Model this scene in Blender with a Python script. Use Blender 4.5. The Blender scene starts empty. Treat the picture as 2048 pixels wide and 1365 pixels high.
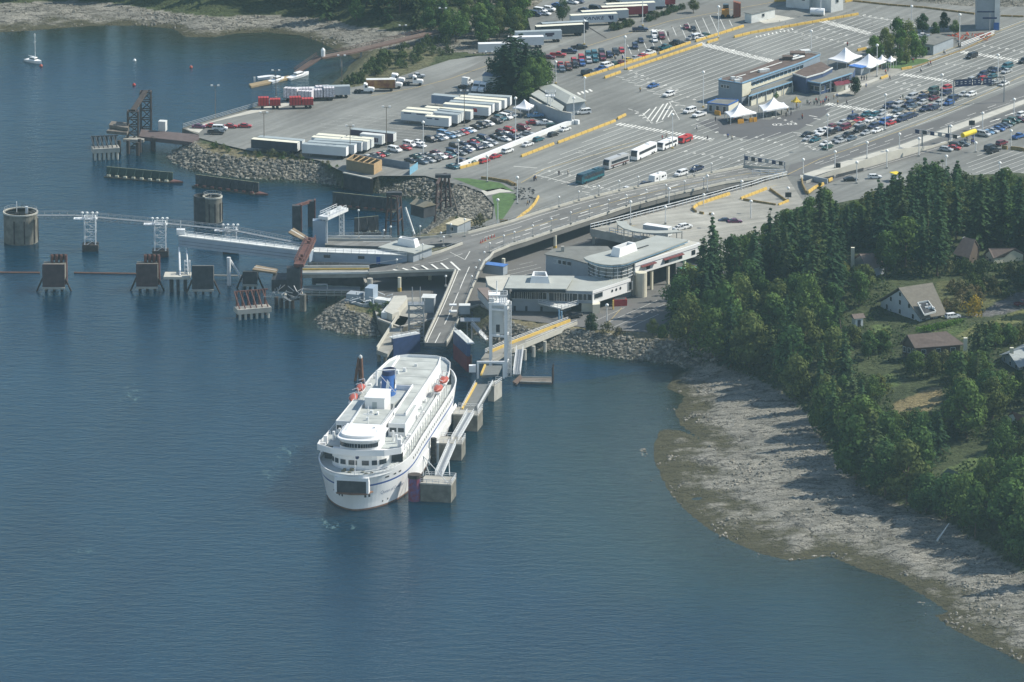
import bpy,bmesh,math,random
import numpy as np
from mathutils import Vector,Matrix
rnd=random.Random(7)
R=math.radians
C=bpy.context.scene.collection
SC=bpy.context.scene
# ---------------------------------------------------------------- camera, sky, sun, exposure
FPX=15000.;TH=R(15.5);CZ=602.
cam_d=bpy.data.cameras.new('camera');cam=bpy.data.objects.new('camera',cam_d);C.objects.link(cam)
cam_d.sensor_width=36.;cam_d.lens=36.*FPX/2048.;cam_d.clip_start=1.;cam_d.clip_end=30000.
cam.location=(0,0,CZ);cam.rotation_euler=(R(90)-TH,0,0)
SC.camera=cam
SUN_AZ=R(13.)
SUN_EL=R(44.)
sun_dir=Vector((math.cos(SUN_AZ)*math.cos(SUN_EL),math.sin(SUN_AZ)*math.cos(SUN_EL),math.sin(SUN_EL)))
W=bpy.data.worlds.new('World');SC.world=W;W.use_nodes=True
nt=W.node_tree;nt.nodes.clear()
sky=nt.nodes.new('ShaderNodeTexSky');sky.sky_type='NISHITA';sky.sun_disc=False
sky.sun_elevation=SUN_EL;sky.sun_rotation=math.pi/2-SUN_AZ;sky.altitude=300.;sky.air_density=1.3;sky.dust_density=.5
bg=nt.nodes.new('ShaderNodeBackground');bg.inputs[1].default_value=0.10
wo=nt.nodes.new('ShaderNodeOutputWorld')
nt.links.new(sky.outputs[0],bg.inputs[0]);nt.links.new(bg.outputs[0],wo.inputs[0])
sl=bpy.data.lights.new('sun','SUN');sl.energy=4.3;sl.angle=R(.5);sl.color=(1.,.94,.83)
so=bpy.data.objects.new('sun',sl);C.objects.link(so)
so.rotation_euler=(-sun_dir).to_track_quat('-Z','Y').to_euler()
SC.view_settings.view_transform='Standard';SC.view_settings.look='None'
SC.view_settings.exposure=0.46;SC.view_settings.gamma=1.
SC.render.engine='CYCLES'
SC.cycles.max_bounces=6;SC.cycles.diffuse_bounces=2;SC.cycles.glossy_bounces=2
SC.cycles.transparent_max_bounces=6;SC.cycles.volume_bounces=0;SC.cycles.transmission_bounces=2
_c,_s=math.cos(TH),math.sin(TH)
def at(px,py,z=0.):
 a=(px-1024.)/FPX;b=(682.5-py)/FPX
 dz=-_s+b*_c;t=(z-CZ)/dz
 return Vector((a*t,(_c+b*_s)*t,z))
def hz(px,py0,z0,py1):
 "world height of the point seen at row py1 straight above the point seen at (px, py0) at height z0"
 y=at(px,py0,z0).y;r=(682.5-py1)/FPX
 return CZ+y*(r*_c-_s)/(_c+r*_s)
 # crops of the survey: origin and scale
CR=dict(A=(700,210,6.827),B=(900,180,6.827),C=(1080,40,5.689),D=(1580,190,7.877),E=(1788,90,7.877),F=(1828,210,9.309),G=(1400,80,7.583),H=(1600,60,7.877),T1=(500,140,7.585),T2=(760,120,6.827),T3=(940,0,5.689),T4=(1240,0,5.689),T5=(1550,0,4.112),K=(440,440,6.203),L=(760,330,6.4),M=(700,560,6.4),N=(1160,380,5.6875),O=(1480,280,6.4),Q=(0,390,5.935),S=(240,400,5.686),U=(880,570,6.203),V=(600,680,3.592),X=(1640,440,5.02),Y=(0,0,3.9),Z=(1000,330,3.9),W=(500,330,3.9),J=(560,330,8.533),I=(330,270,4.763),A2=(500,0,3.9),A3=(1000,0,3.9),A4=(1500,0,3.737),A5=(0,330,3.9),HB=(620,840,6.4),HA=(640,690,6.4),BE=(1640,680,4.265),P=(0,0,1.))
def cp(k,x,y):
 o=CR[k];return(o[0]+x/o[2],o[1]+y/o[2])
def atc(k,x,y,z=0.):
 return at(*cp(k,x,y),z)
 # ---------------------------------------------------------------- materials
MATS={}
def M(name,col,rough=.75,metal=0.,var=.12,scale=.6,bump=0.,objcol=False,spec=.4,coord='Object',col2=None,detail=4.):
 if name in MATS:return MATS[name]
 m=bpy.data.materials.new(name);m.use_nodes=True;n=m.node_tree;N=n.nodes;L=n.links
 b=N['Principled BSDF'];b.inputs['Roughness'].default_value=rough;b.inputs['Metallic'].default_value=metal
 b.inputs['Specular IOR Level'].default_value=spec
 tc=N.new('ShaderNodeTexCoord');no=N.new('ShaderNodeTexNoise');no.inputs['Scale'].default_value=scale;no.inputs['Detail'].default_value=detail
 if coord=='World':
  g=N.new('ShaderNodeNewGeometry');L.new(g.outputs['Position'],no.inputs['Vector'])
 else:L.new(tc.outputs[coord],no.inputs['Vector'])
 ra=N.new('ShaderNodeMapRange');ra.inputs[1].default_value=.3;ra.inputs[2].default_value=.7
 L.new(no.outputs[0],ra.inputs[0])
 if objcol:
  oi=N.new('ShaderNodeObjectInfo');ra.inputs[3].default_value=1-var;ra.inputs[4].default_value=1+var
  vm=N.new('ShaderNodeVectorMath');vm.operation='SCALE'
  L.new(oi.outputs['Color'],vm.inputs[0]);L.new(ra.outputs[0],vm.inputs['Scale']);L.new(vm.outputs[0],b.inputs['Base Color'])
 else:
  mx=N.new('ShaderNodeMix');mx.data_type='RGBA'
  c2=col2 or tuple(min(1,v*(1+var))for v in col);c1=tuple(v*(1-var)for v in col)
  mx.inputs[6].default_value=(*c1,1);mx.inputs[7].default_value=(*c2,1)
  L.new(ra.outputs[0],mx.inputs[0]);L.new(mx.outputs[2],b.inputs['Base Color'])
 if bump:
  bp=N.new('ShaderNodeBump');bp.inputs['Strength'].default_value=1.;bp.inputs['Distance'].default_value=bump
  L.new(no.outputs[0],bp.inputs['Height']);L.new(bp.outputs[0],b.inputs['Normal'])
 m.diffuse_color=(*col,1);MATS[name]=m;return m
def mWhite():return M('white_paint',(.80,.81,.80),.45,var=.05,scale=.15)
WHITE=mWhite()
WHITE2=M('weathered_white',(.62,.64,.62),.6,var=.14,scale=.3)
ROOFG=M('pale_roof_membrane',(.36,.38,.35),.85,var=.09,scale=.25)
DECKG=M('grey_deck_paint',(.42,.44,.43),.8,var=.12,scale=.35)
CONC=M('concrete',(.36,.35,.31),.9,var=.16,scale=.4)
CONCD=M('dirty_concrete',(.155,.15,.125),.9,var=.35,scale=.5)
CONCL=M('pale_concrete',(.47,.46,.40),.9,var=.1,scale=.3)
ASPH=M('asphalt',(.19,.195,.18),.92,var=.10,scale=.05,coord='World',detail=8.)
def worn(m,dirn,dark=.72):
 "stains, patches and tyre tracks on a paved surface"
 n=m.node_tree;N=n.nodes;L=n.links;b=N['Principled BSDF'];src=b.inputs['Base Color'].links[0].from_socket
 g=N.new('ShaderNodeNewGeometry');acc=None
 for sc,ms,rot,lo,hi in((.35,(.06,1.3,1),dirn,.82,1.12),(.028,(1,1,1),0,.80,1.16),(.6,(1,1,1),0,.93,1.05)):
  mp=N.new('ShaderNodeMapping');mp.vector_type='TEXTURE';mp.inputs['Rotation'].default_value=(0,0,R(rot));mp.inputs['Scale'].default_value=(1/ms[0],1/ms[1],1);L.new(g.outputs['Position'],mp.inputs[0])
  q=N.new('ShaderNodeTexNoise');q.inputs['Scale'].default_value=sc;q.inputs['Detail'].default_value=6;L.new(mp.outputs[0],q.inputs['Vector'])
  r=N.new('ShaderNodeMapRange');r.inputs[1].default_value=.35;r.inputs[2].default_value=.65;r.inputs[3].default_value=lo;r.inputs[4].default_value=hi;L.new(q.outputs[0],r.inputs[0])
  if acc is None:acc=r.outputs[0]
  else:k=N.new('ShaderNodeMath');k.operation='MULTIPLY';L.new(acc,k.inputs[0]);L.new(r.outputs[0],k.inputs[1]);acc=k.outputs[0]
 v=N.new('ShaderNodeVectorMath');v.operation='SCALE';L.new(src,v.inputs[0]);L.new(acc,v.inputs['Scale']);L.new(v.outputs[0],b.inputs['Base Color']);return m
worn(ASPH,57)
ASPHD=M('fresh_asphalt',(.125,.125,.12),.9,var=.1,scale=.08,coord='World')
ROADM=M('road_asphalt',(.155,.155,.145),.9,var=.14,scale=.09,coord='World',detail=8.)
DKCONC=M('deck_concrete',(.29,.285,.25),.9,var=.12,scale=.12,coord='World',detail=8.)
worn(ROADM,50);worn(DKCONC,35)
LINE=M('lane_paint',(.60,.61,.56),.8,var=.18,scale=1.2,coord='World')
LINEB=M('bright_road_paint',(.72,.72,.66),.8,var=.12,scale=1.2,coord='World')
LINEY=M('yellow_road_paint',(.42,.33,.14),.8,var=.2,scale=.8,coord='World')
YEL=M('yellow_barrier_paint',(.60,.42,.11),.65,var=.13,scale=1.2)
GLASS=M('window_glass',(.025,.035,.045),.12,var=.3,scale=.5,spec=.6)
DARK=M('dark_rubber',(.02,.02,.02),.8,var=.3,scale=2.)
STEELG=M('galvanised_steel',(.34,.36,.37),.5,metal=.3,var=.12,scale=1.)
STEELW=M('white_steel',(.66,.68,.68),.5,var=.10,scale=.8)
RUST=M('rusty_steel',(.12,.055,.045),.85,var=.35,scale=.7)
DKST=M('dark_weathered_steel',(.05,.055,.06),.8,var=.35,scale=.6)
TIMBER=M('grey_timber',(.16,.14,.115),.9,var=.25,scale=1.5)
CREO=M('dark_timber_fender',(.055,.045,.04),.9,var=.35,scale=.9)
WOODN=M('new_plywood',(.42,.29,.15),.8,var=.14,scale=1.)
BLUE=M('blue_paint',(.04,.13,.38),.5,var=.1,scale=1.)
BLUEL=M('light_blue_trim',(.20,.36,.50),.6,var=.1,scale=1.)
NAVY=M('navy_paint',(.02,.035,.10),.5,var=.2,scale=1.)
REDP=M('red_paint',(.42,.04,.04),.6,var=.2,scale=1.)
PALEW=M('grey_blue_siding',(.30,.34,.37),.75,var=.08,scale=.5)
CREAM=M('cream_panel',(.62,.60,.48),.7,var=.06,scale=.5)
BROWNR=M('brown_gravel_roof',(.12,.09,.075),.95,var=.25,scale=.5)
GREYR=M('grey_flat_roof',(.17,.175,.16),.95,var=.15,scale=.4)
PAINT=M('vehicle_paint',(.5,.5,.5),.32,objcol=True,var=.04,scale=.5,spec=.6)
CLOTH=M('clothing_cloth',(.5,.5,.5),.9,objcol=True,var=.12,scale=3.)
SKIN=M('skin',(.42,.25,.17),.6,var=.06,scale=4.)
HAIR=M('hair',(.05,.03,.02),.7,var=.2,scale=8.)
FABW=M('white_tent_fabric',(.80,.81,.82),.7,var=.04,scale=.4)
LAMPW=M('lamp_globe',(.82,.83,.80),.35,var=.03,scale=1.)
# ---------------------------------------------------------------- mesh builder
class MB:
 def __init__(s):s.v=[];s.f=[];s.m=[]
 def add(s,vs,fs,m=0):
  o=len(s.v);s.v+=[tuple(v)for v in vs];s.f+=[tuple(i+o for i in f)for f in fs];s.m+=[m]*len(fs);return s
 def box(s,c,size,rz=0.,m=0,taper=1.):
  "c is the middle of the bottom face"
  x,y,z=c;a,b,h=size[0]/2,size[1]/2,size[2];cr,sr=math.cos(rz),math.sin(rz);vs=[]
  for k,zz in((1.,z),(taper,z+h)):
   for ux,uy in((-a,-b),(a,-b),(a,b),(-a,b)):
    ux*=k;uy*=k;vs.append((x+ux*cr-uy*sr,y+ux*sr+uy*cr,zz))
  return s.add(vs,[(3,2,1,0),(4,5,6,7),(0,1,5,4),(1,2,6,5),(2,3,7,6),(3,0,4,7)],m)
 def prism(s,pts,z0,z1,m=0):
  n=len(pts);p=[(q[0],q[1])for q in pts]
  ar=sum(p[i][0]*p[(i+1)%n][1]-p[(i+1)%n][0]*p[i][1]for i in range(n))
  if ar<0:p=p[::-1]
  vs=[(x,y,z0)for x,y in p]+[(x,y,z1)for x,y in p]
  return s.add(vs,[tuple(range(n))[::-1],tuple(range(n,2*n))]+[(i,(i+1)%n,n+(i+1)%n,n+i)for i in range(n)],m)
 def slab(s,pts,th,m=0):
  "polygon with own heights, th thick downwards"
  n=len(pts);p=[tuple(q)for q in pts]
  ar=sum(p[i][0]*p[(i+1)%n][1]-p[(i+1)%n][0]*p[i][1]for i in range(n))
  if ar<0:p=p[::-1]
  vs=[(x,y,z-th)for x,y,z in p]+p
  return s.add(vs,[tuple(range(n))[::-1],tuple(range(n,2*n))]+[(i,(i+1)%n,n+(i+1)%n,n+i)for i in range(n)],m)
 def strip(s,A,B,th=0.,m=0):
  "ribbon between two polylines, optionally th thick"
  n=len(A);A=[Vector(a)for a in A];B=[Vector(b)for b in B]
  d=Vector((0,0,th));vs=[]
  for a,b in zip(A,B):vs+=[a,b]
  if th:
   for a,b in zip(A,B):vs+=[a-d,b-d]
  fs=[(2*i,2*i+1,2*i+3,2*i+2)for i in range(n-1)]
  if th:
   o=2*n
   for i in range(n-1):
    fs+=[(o+2*i+2,o+2*i+3,o+2*i+1,o+2*i),(2*i,2*i+2,o+2*i+2,o+2*i),(2*i+3,2*i+1,o+2*i+1,o+2*i+3)]
   fs+=[(1,0,o,o+1),(2*n-2,2*n-1,o+2*n-1,o+2*n-2)]
  return s.add(vs,fs,m)
 def beam(s,a,b,w,h,m=0):
  a=Vector(a);b=Vector(b);d=(b-a)
  if d.length<1e-6:return s
  d.normalize();r=d.cross(Vector((0,0,1)))
  if r.length<1e-3:r=Vector((1,0,0))
  r.normalize();u=r.cross(d);vs=[]
  for p in(a,b):
   for i,j in((-1,-1),(1,-1),(1,1),(-1,1)):vs.append(p+r*(w/2*i)+u*(h/2*j))
  return s.add(vs,[(0,1,2,3),(7,6,5,4),(0,4,5,1),(1,5,6,2),(2,6,7,3),(3,7,4,0)],m)
 def tube(s,a,b,r0,r1=None,n=6,m=0,cap=True):
  a=Vector(a);b=Vector(b);r1=r0 if r1 is None else r1;d=(b-a).normalized()
  x=d.orthogonal().normalized();y=d.cross(x);vs=[]
  for p,r in((a,r0),(b,r1)):
   for i in range(n):
    t=2*math.pi*i/n;vs.append(p+x*(r*math.cos(t))+y*(r*math.sin(t)))
  fs=[(i,(i+1)%n,n+(i+1)%n,n+i)for i in range(n)]
  if cap:fs+=[tuple(range(n))[::-1],tuple(range(n,2*n))]
  return s.add(vs,fs,m)
 def lathe(s,prof,c=(0,0,0),n=16,m=0):
  vs=[];k=len(prof)
  for i in range(n):
   t=2*math.pi*i/n
   for r,z in prof:vs.append((c[0]+r*math.cos(t),c[1]+r*math.sin(t),c[2]+z))
  fs=[(i*k+j,((i+1)%n)*k+j,((i+1)%n)*k+j+1,i*k+j+1)for i in range(n)for j in range(k-1)]
  if prof[0][0]>0:fs.append(tuple(i*k for i in range(n))[::-1])
  if prof[-1][0]>0:fs.append(tuple(i*k+k-1 for i in range(n)))
  return s.add(vs,fs,m)
 def rail(s,pts,h=1.1,r=.06,step=2.5,m=0,rows=2):
  pts=[Vector(p)for p in pts]
  for a,b in zip(pts,pts[1:]):
   L=(b-a).length;k=max(1,int(L/step))
   for i in range(k+1):
    p=a.lerp(b,i/k);s.tube(p,p+Vector((0,0,h)),r,n=4,m=m,cap=False)
   for j in range(rows):
    z=Vector((0,0,h*(j+1)/rows));s.tube(a+z,b+z,r,n=4,m=m,cap=False)
  return s
 def wall(s,pts,h,t=.3,m=0):
  "upright wall along a polyline of ground points, h high"
  pts=[Vector(p)for p in pts]
  for a,b in zip(pts,pts[1:]):
   z=Vector((0,0,h/2));s.beam(a+z,b+z,t,h,m)
  return s
 def xf(s,mat):
  s.v=[tuple(mat@Vector(v))for v in s.v];return s
 def build(s,name,mats,parent=None,smooth=False,root=None):
  me=bpy.data.meshes.new(name)
  o0=Vector(root)if root is not None else(Vector(ORG[parent.name])if parent else Vector((0,0,0)))
  if o0.length:vs=[(v[0]-o0.x,v[1]-o0.y,v[2]-o0.z)for v in s.v]
  else:vs=s.v
  me.from_pydata(vs,[],s.f)
  if not isinstance(mats,(list,tuple)):mats=[mats]
  for m in mats:me.materials.append(m)
  if any(s.m):me.polygons.foreach_set('material_index',s.m)
  if smooth:me.polygons.foreach_set('use_smooth',[True]*len(s.f))
  me.update()
  o=bpy.data.objects.new(name,me);C.objects.link(o)
  if parent:o.parent=parent;ORG[o.name]=ORG[parent.name]
  elif root is not None:o.location=o0;ORG[o.name]=tuple(o0)
  else:ORG[o.name]=(0,0,0)
  return o
ORG={}
LABELS={}
def tag(o,label=None,cat=None,group=None,kind=None):
 if label:o['label']=label
 if cat:o['category']=cat
 if group:o['group']=group
 if kind:o['kind']=kind
 return o
def thing(name,label,cat,loc=(0,0,0),group=None,rz=0.):
 o=bpy.data.objects.new(name,None);C.objects.link(o);o.location=loc;o.rotation_euler=(0,0,rz)
 ORG[o.name]=tuple(loc);tag(o,label,cat,group);return o
def struct(name,mb,m,smooth=False):
 return tag(mb.build(name,m,smooth=smooth),kind='structure')
KIDS={}
def kids(o):
 if o.name not in KIDS:KIDS[o.name]=list(o.children)
 return KIDS[o.name]
def dup(src,loc,rz=0.,label=None,group=None,color=None,scale=None,cat=None,colored=None):
 def rec(o,parent):
  c=o.copy();C.objects.link(c);c.parent=parent
  if color and(colored is None or any(o.name.startswith(k)for k in colored)):c.color=(*color,1)
  for ch in kids(o):rec(ch,c)
  return c
 r=rec(src,None);r.location=loc;r.rotation_euler=(0,0,rz)
 if scale:r.scale=scale if isinstance(scale,tuple)else(scale,)*3
 tag(r,label,cat,group);return r
def place(src,used,*a,**k):
 return dup(src,*a,**k)
def drop(src):
 "a prototype that stands nowhere in the picture is removed again"
 for ch in kids(src):drop(ch)
 bpy.data.objects.remove(src)
def inpoly(x,y,poly):
 x=np.asarray(x,float);y=np.asarray(y,float);c=np.zeros(x.shape,bool);n=len(poly)
 for i in range(n):
  x0,y0=poly[i][0],poly[i][1];x1,y1=poly[(i+1)%n][0],poly[(i+1)%n][1]
  if y0==y1:continue
  c^=((y0>y)!=(y1>y))&(x<(x1-x0)*(y-y0)/(y1-y0)+x0)
 return c
def segdist(x,y,pl):
 "distance to a polyline and index of the nearest segment"
 best=np.full(x.shape,1e9);idx=np.zeros(x.shape,int)
 for i in range(len(pl)-1):
  ax,ay=pl[i][0],pl[i][1];bx,by=pl[i+1][0],pl[i+1][1];dx,dy=bx-ax,by-ay;L=dx*dx+dy*dy+1e-9
  t=np.clip(((x-ax)*dx+(y-ay)*dy)/L,0,1);d=np.hypot(x-ax-t*dx,y-ay-t*dy)
  w=d<best;best[w]=d[w];idx[w]=i
 return best,idx
def vnoise(x,y,seed=0):
 "smooth value noise on arrays"
 xi=np.floor(x).astype(np.int64);yi=np.floor(y).astype(np.int64);fx=x-xi;fy=y-yi
 def h(a,b):
  n=(a*374761393+b*668265263+seed*1442695)&0xffffffff;n=((n^(n>>13))*1274126177)&0xffffffff
  return((n^(n>>16))&0xffff)/65535.
 u=fx*fx*(3-2*fx);v=fy*fy*(3-2*fy)
 return(h(xi,yi)*(1-u)+h(xi+1,yi)*u)*(1-v)+(h(xi,yi+1)*(1-u)+h(xi+1,yi+1)*u)*v
def fbm(x,y,sc,oct=4,seed=0):
 r=0;a=.5
 for i in range(oct):r=r+a*(vnoise(x/sc,y/sc,seed+i)-.5);sc=sc/2.1;a*=.55
 return r*2
 # ---------------------------------------------------------------- coastline and ground heights
 # (pixel x, pixel y, height there, kind of the stretch that starts here)
COAST=[(-700,95,0,'F'),(-300,80,0,'F'),(0,65,0,'F'),(60,62,0,'F'),(130,56,0,'F'),(200,51,0,'F'),(280,51,0,'F'),(350,58,0,'F'),(372,74,0,'F'),(430,74,0,'F'),(480,66,0,'F'),(540,65,0,'F'),(600,70,0,'F'),(640,84,0,'F'),(672,100,0,'F'),(700,110,0,'F'),(712,120,0,'V'),(700,132,0,'V'),(690,148,0,'V'),(660,172,0,'V'),(640,184,5,'W'),(560,204,5,'W'),(515,215,5,'W'),(366,258,5,'W'),(398,270,5,'R'),(352,300,0,'R'),(338,312,0,'R'),(348,324,0,'R'),(380,339,0,'R'),(439,350,0,'R'),(477,355,0,'R'),(540,358,0,'R'),(609,360,0,'R'),(645,367,0,'R'),(676,370,0,'R'),(687,346,5,'W'),(742,358,5,'W'),(745,383,0,'R'),(790,389,0,'R'),(830,393,0,'R'),(862,400,0,'R'),(878,425,0,'R'),(868,448,0,'R'),(840,468,0,'R'),(800,492,0,'V'),(770,520,0,'V'),(740,545,0,'V'),(722,572,0,'V'),(700,598,0,'R'),(660,616,0,'R'),(632,640,0,'R'),(645,656,0,'R'),(700,669,0,'R'),(748,673,0,'R'),(775,660,0,'V'),(800,640,0,'V'),(850,628,0,'V'),(905,640,0,'V'),(950,668,0,'R'),(1000,690,0,'R'),(1040,699,0,'R'),(1085,700,0,'R'),(1122,698,0,'R'),(1160,704,0,'R'),(1210,713,0,'R'),(1290,722,0,'R'),(1350,728,0,'R'),(1385,740,0,'B'),(1352,752,0,'B'),(1334,776,0,'B'),(1372,792,0,'B'),(1352,822,0,'B'),(1360,850,0,'B'),(1395,872,0,'B'),(1402,880,0,'B'),(1360,862,0,'B'),(1322,858,0,'B'),(1311,883,0,'B'),(1306,912,0,'B'),(1320,950,0,'B'),(1342,989,0,'B'),(1372,1022,0,'B'),(1417,1058,0,'B'),(1470,1086,0,'B'),(1528,1110,0,'B'),(1581,1122,0,'B'),(1625,1118,0,'B'),(1656,1112,0,'B'),(1690,1126,0,'B'),(1737,1144,0,'B'),(1795,1161,0,'B'),(1860,1198,0,'B'),(1898,1225,0,'B'),(1870,1232,0,'B'),(1902,1256,0,'B'),(1956,1283,0,'B'),(2009,1306,0,'B'),(2060,1335,0,'B'),(2200,1420,0,'B'),(2500,1600,0,'B')]
CW=[at(*c[:3]).to_2d()for c in COAST]
CK=[c[3]for c in COAST]
LAND=[tuple(p)for p in CW]+[(700,1500),(900,2600),(900,3400),(-900,3400)]
TOPB=[at(x,y,2.6).to_2d()for x,y in[(1372,712),(1400,722),(1450,735),(1520,762),(1580,795),(1625,838),(1650,890),(1685,940),(1740,985),(1800,1012),(1880,1040),(1940,1075),(2000,1115),(2080,1165),(2300,1290),(2600,1450)]]
TOPF=[at(x,y,2.6).to_2d()for x,y in[(-700,20),(-300,14),(0,8),(150,2),(230,8),(330,24),(420,34),(520,32),(600,34),(660,40),(700,52),(780,62),(880,60)]]
MAINP=[(366,257),(515,214),(560,203),(640,183),(700,176),(780,160),(850,136),(900,120),(960,112),(985,108),(1040,78),(1062,62),(1055,34),(1072,12),(1100,-10),(1150,-40),(1500,-80),(1760,-30),(1830,4),(1950,14),(2400,12),(2400,420),(2048,372),(1900,380),(1780,400),(1690,425),(1600,445),(1580,400),(1560,352),(1500,350),(1300,384),(1100,440),(1030,456),(990,470),(955,475),(940,455),(985,438),(988,410),(965,385),(930,372),(900,366),(850,352),(760,352),(742,357),(688,345),(640,322),(560,306),(500,302),(440,288),(398,276),(398,268)]
LOWP=[(730,560),(760,640),(800,655),(860,640),(960,610),(1010,636),(1080,645),(1160,654),(1200,660),(1300,665),(1350,645),(1400,600),(1470,560),(1520,470),(1560,400),(1545,362),(1300,396),(1100,452),(1030,468),(950,490),(880,500),(800,520)]
MAINW=[at(x,y,5.).to_2d()for x,y in MAINP];LOWW=[at(x,y,4.).to_2d()for x,y in LOWP]
PARKW=[at(x,y,5.).to_2d()for x,y in[(880,352),(930,372),(965,385),(988,410),(985,438),(950,460),(900,470)]]
def ss(t):t=np.clip(t,0,1);return t*t*(3-2*t)
PROF=dict(V=(7.,5.),W=(.6,4.6),R=(6.5,4.6),F=(1,1),B=(1,1))
def terrain(x,y,noise=True):
 x=np.asarray(x,float);y=np.asarray(y,float)
 land=inpoly(x,y,LAND);d,idx=segdist(x,y,CW)
 kk=np.array([{'F':0,'B':1,'V':2,'R':3,'W':4}[k]for k in CK])[np.clip(idx,0,len(CK)-1)]
 dB,_=segdist(x,y,TOPB);dF,_=segdist(x,y,TOPF)
 w=np.choose(kk,[1,1,7.,7.5,.8]);hh=np.choose(kk,[1,1,4.6,4.5,4.7])
 h=hh*np.clip(d/w,0,1)
 TB=[tuple(p)for p in TOPB]+[(900,1500),(900,3400),(-20,3400),tuple(at(1330,700,2.6).to_2d())]
 TF=[tuple(p)for p in TOPF]+[(300,3400),(-900,3400)]
 inB=inpoly(x,y,TB);inF=inpoly(x,y,TF)
 beachB=land&(kk==1)&~inB;beachF=land&(kk==0)&~inF
 f1=d/(d+dB+.01);f2=d/(d+dF+.01)
 hb=2.6*f1**.8;hf=2.6*f2**.8
 n=fbm(x,y,9,5,3);n2=fbm(x,y*.6,3.2,3,9)
 if noise:
  hb=hb+(n*.8+n2*.35)*ss(d/8);hf=hf+n*.6*ss(d/8)
 h=np.where(beachB,hb,h);h=np.where(beachF,hf,h)
 hillB=2.6+5.4*ss(dB/13)+4.5*ss((dB-13)/55);hillF=2.6+4*ss(dF/14)+3*ss((dF-20)/60)
 nearB=land&inB&(dB<d+3)&(x>55)
 h=np.where(land&inB&(x>50),np.minimum(hillB,2.6+np.maximum(d-4,0)*.5),h)
 h=np.where(land&inF&(x<20)&((y>2440)|(x<-55)),np.maximum(hillF*1.,0),h)
 dM,_=segdist(x,y,MAINW+MAINW[:1]);dL,_=segdist(x,y,LOWW+LOWW[:1])
 inM=inpoly(x,y,MAINW);inL=inpoly(x,y,LOWW)
 bl=ss(1-dM/12.);h=np.where(land&~inM&(h>5),h*(1-bl)+5*bl,h)
 bl=ss(1-dL/10.);h=np.where(land&~inL&(h>4),h*(1-bl)+4*bl,h)
 if noise:h=np.where(land&~inM&~inL&(h>3.5),h+fbm(x,y,12,3,5)*.7*ss(np.minimum(dM,dL)/10),h)
 h=np.where(inM,4.65,h);h=np.where(inL,3.65,h)
 hs=-np.choose(kk,[.09,.075,.25,.45,5.])*d;hs=np.maximum(hs,-9)+(fbm(x,y,7,3,11)*.35*ss(d/5)if noise else 0)
 return np.where(land,h,np.minimum(hs,-.05)),land,kk,d,dB,dF,inB,inF,inM,inL
def hgt(x,y):
 return float(terrain(np.array([x]),np.array([y]),False)[0][0])
def G(px,py,lift=0.,z0=None):
 "world point of a pixel on the ground"
 z=5. if z0 is None else z0
 for _ in range(5):
  p=at(px,py,z);q=terrain(np.array([p.x]),np.array([p.y]),False);zz=float(q[0][0])
  if q[8][0]:zz=5.
  elif q[9][0]:zz=4.
  z=zz
 p=at(px,py,z);p.z=z+lift;return p
def GT(px,ptip,H):
 "base of a tree of height H whose tip is seen at a pixel"
 z=8.
 for _ in range(5):
  p=at(px,ptip,z+H);z=hgt(p.x,p.y)
 return Vector((p.x,p.y,z))
 # ---- terrain sheet
gx=np.concatenate([np.arange(-1200,-230,45.),np.arange(-230,231,1.35),np.arange(240,1200,45.)])
gy=np.concatenate([np.arange(1300,1780,30.),np.arange(1780,2680,2.0),np.arange(2690,6000,110.)])
X,Y=np.meshgrid(gx,gy);xf,yf=X.ravel(),Y.ravel()
TH_,land,kk,dC,dB,dF,inB,inF,inM,inL=terrain(xf,yf)
far=yf>2680;TH_=np.where(far&land,np.maximum(TH_,3)+ss((yf-2680)/900)*30,TH_)
nx,ny=len(gx),len(gy)
def gridmesh(name,z,mat,attrs,color=None):
 v=np.stack([xf,yf,z],1);i=np.arange(nx*ny).reshape(ny,nx)
 f=np.stack([i[:-1,:-1].ravel(),i[:-1,1:].ravel(),i[1:,1:].ravel(),i[1:,:-1].ravel()],1)
 me=bpy.data.meshes.new(name);me.vertices.add(len(v));me.vertices.foreach_set('co',v.ravel())
 me.loops.add(f.size);me.loops.foreach_set('vertex_index',f.ravel().astype(np.int32));me.polygons.add(len(f))
 me.polygons.foreach_set('loop_start',np.arange(0,f.size,4,dtype=np.int32));me.polygons.foreach_set('loop_total',np.full(len(f),4,dtype=np.int32))
 me.polygons.foreach_set('use_smooth',np.ones(len(f),bool));me.update(calc_edges=True)
 for k,a in attrs.items():
  at_=me.attributes.new(k,'FLOAT','POINT');at_.data.foreach_set('value',a.astype(np.float32))
 if color is not None:
  ca=me.attributes.new('ground_colour','FLOAT_COLOR','POINT');ca.data.foreach_set('color',np.concatenate([color,np.ones((len(color),1))],1).astype(np.float32).ravel())
 me.materials.append(mat);o=bpy.data.objects.new(name,me);C.objects.link(o);ORG[o.name]=(0,0,0);return o
FOREST=np.array([.062,.080,.034]);BEACH=np.array([.30,.285,.24]);SOIL=np.array([.16,.14,.10]);SEAB=np.array([.085,.095,.06]);ROCKB=np.array([.12,.12,.10])
GRASS=np.array([.085,.12,.04]);DRYG=np.array([.24,.20,.10]);DRIVE=np.array([.13,.13,.125]);SHRUB=np.array([.11,.12,.05])
col=np.tile(FOREST,(len(xf),1));
def setc(mask,c):col[mask]=c
setc(~land,SEAB)
bB=land&~inB&(kk==1);bF=land&~inF&(kk==0);beach=(bB|bF)
setc(beach,BEACH)
setc(land&(kk==3)&(dC<8)&~inM&~inL,ROCKB);setc(land&(kk==3)&(dC>=8)&(dC<20)&~inM&~inL&(xf<60),np.array([.19,.17,.10]))
setc(land&(kk==2)&(dC<30)&~inM&~inL,np.array([.13,.13,.07]))
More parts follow.
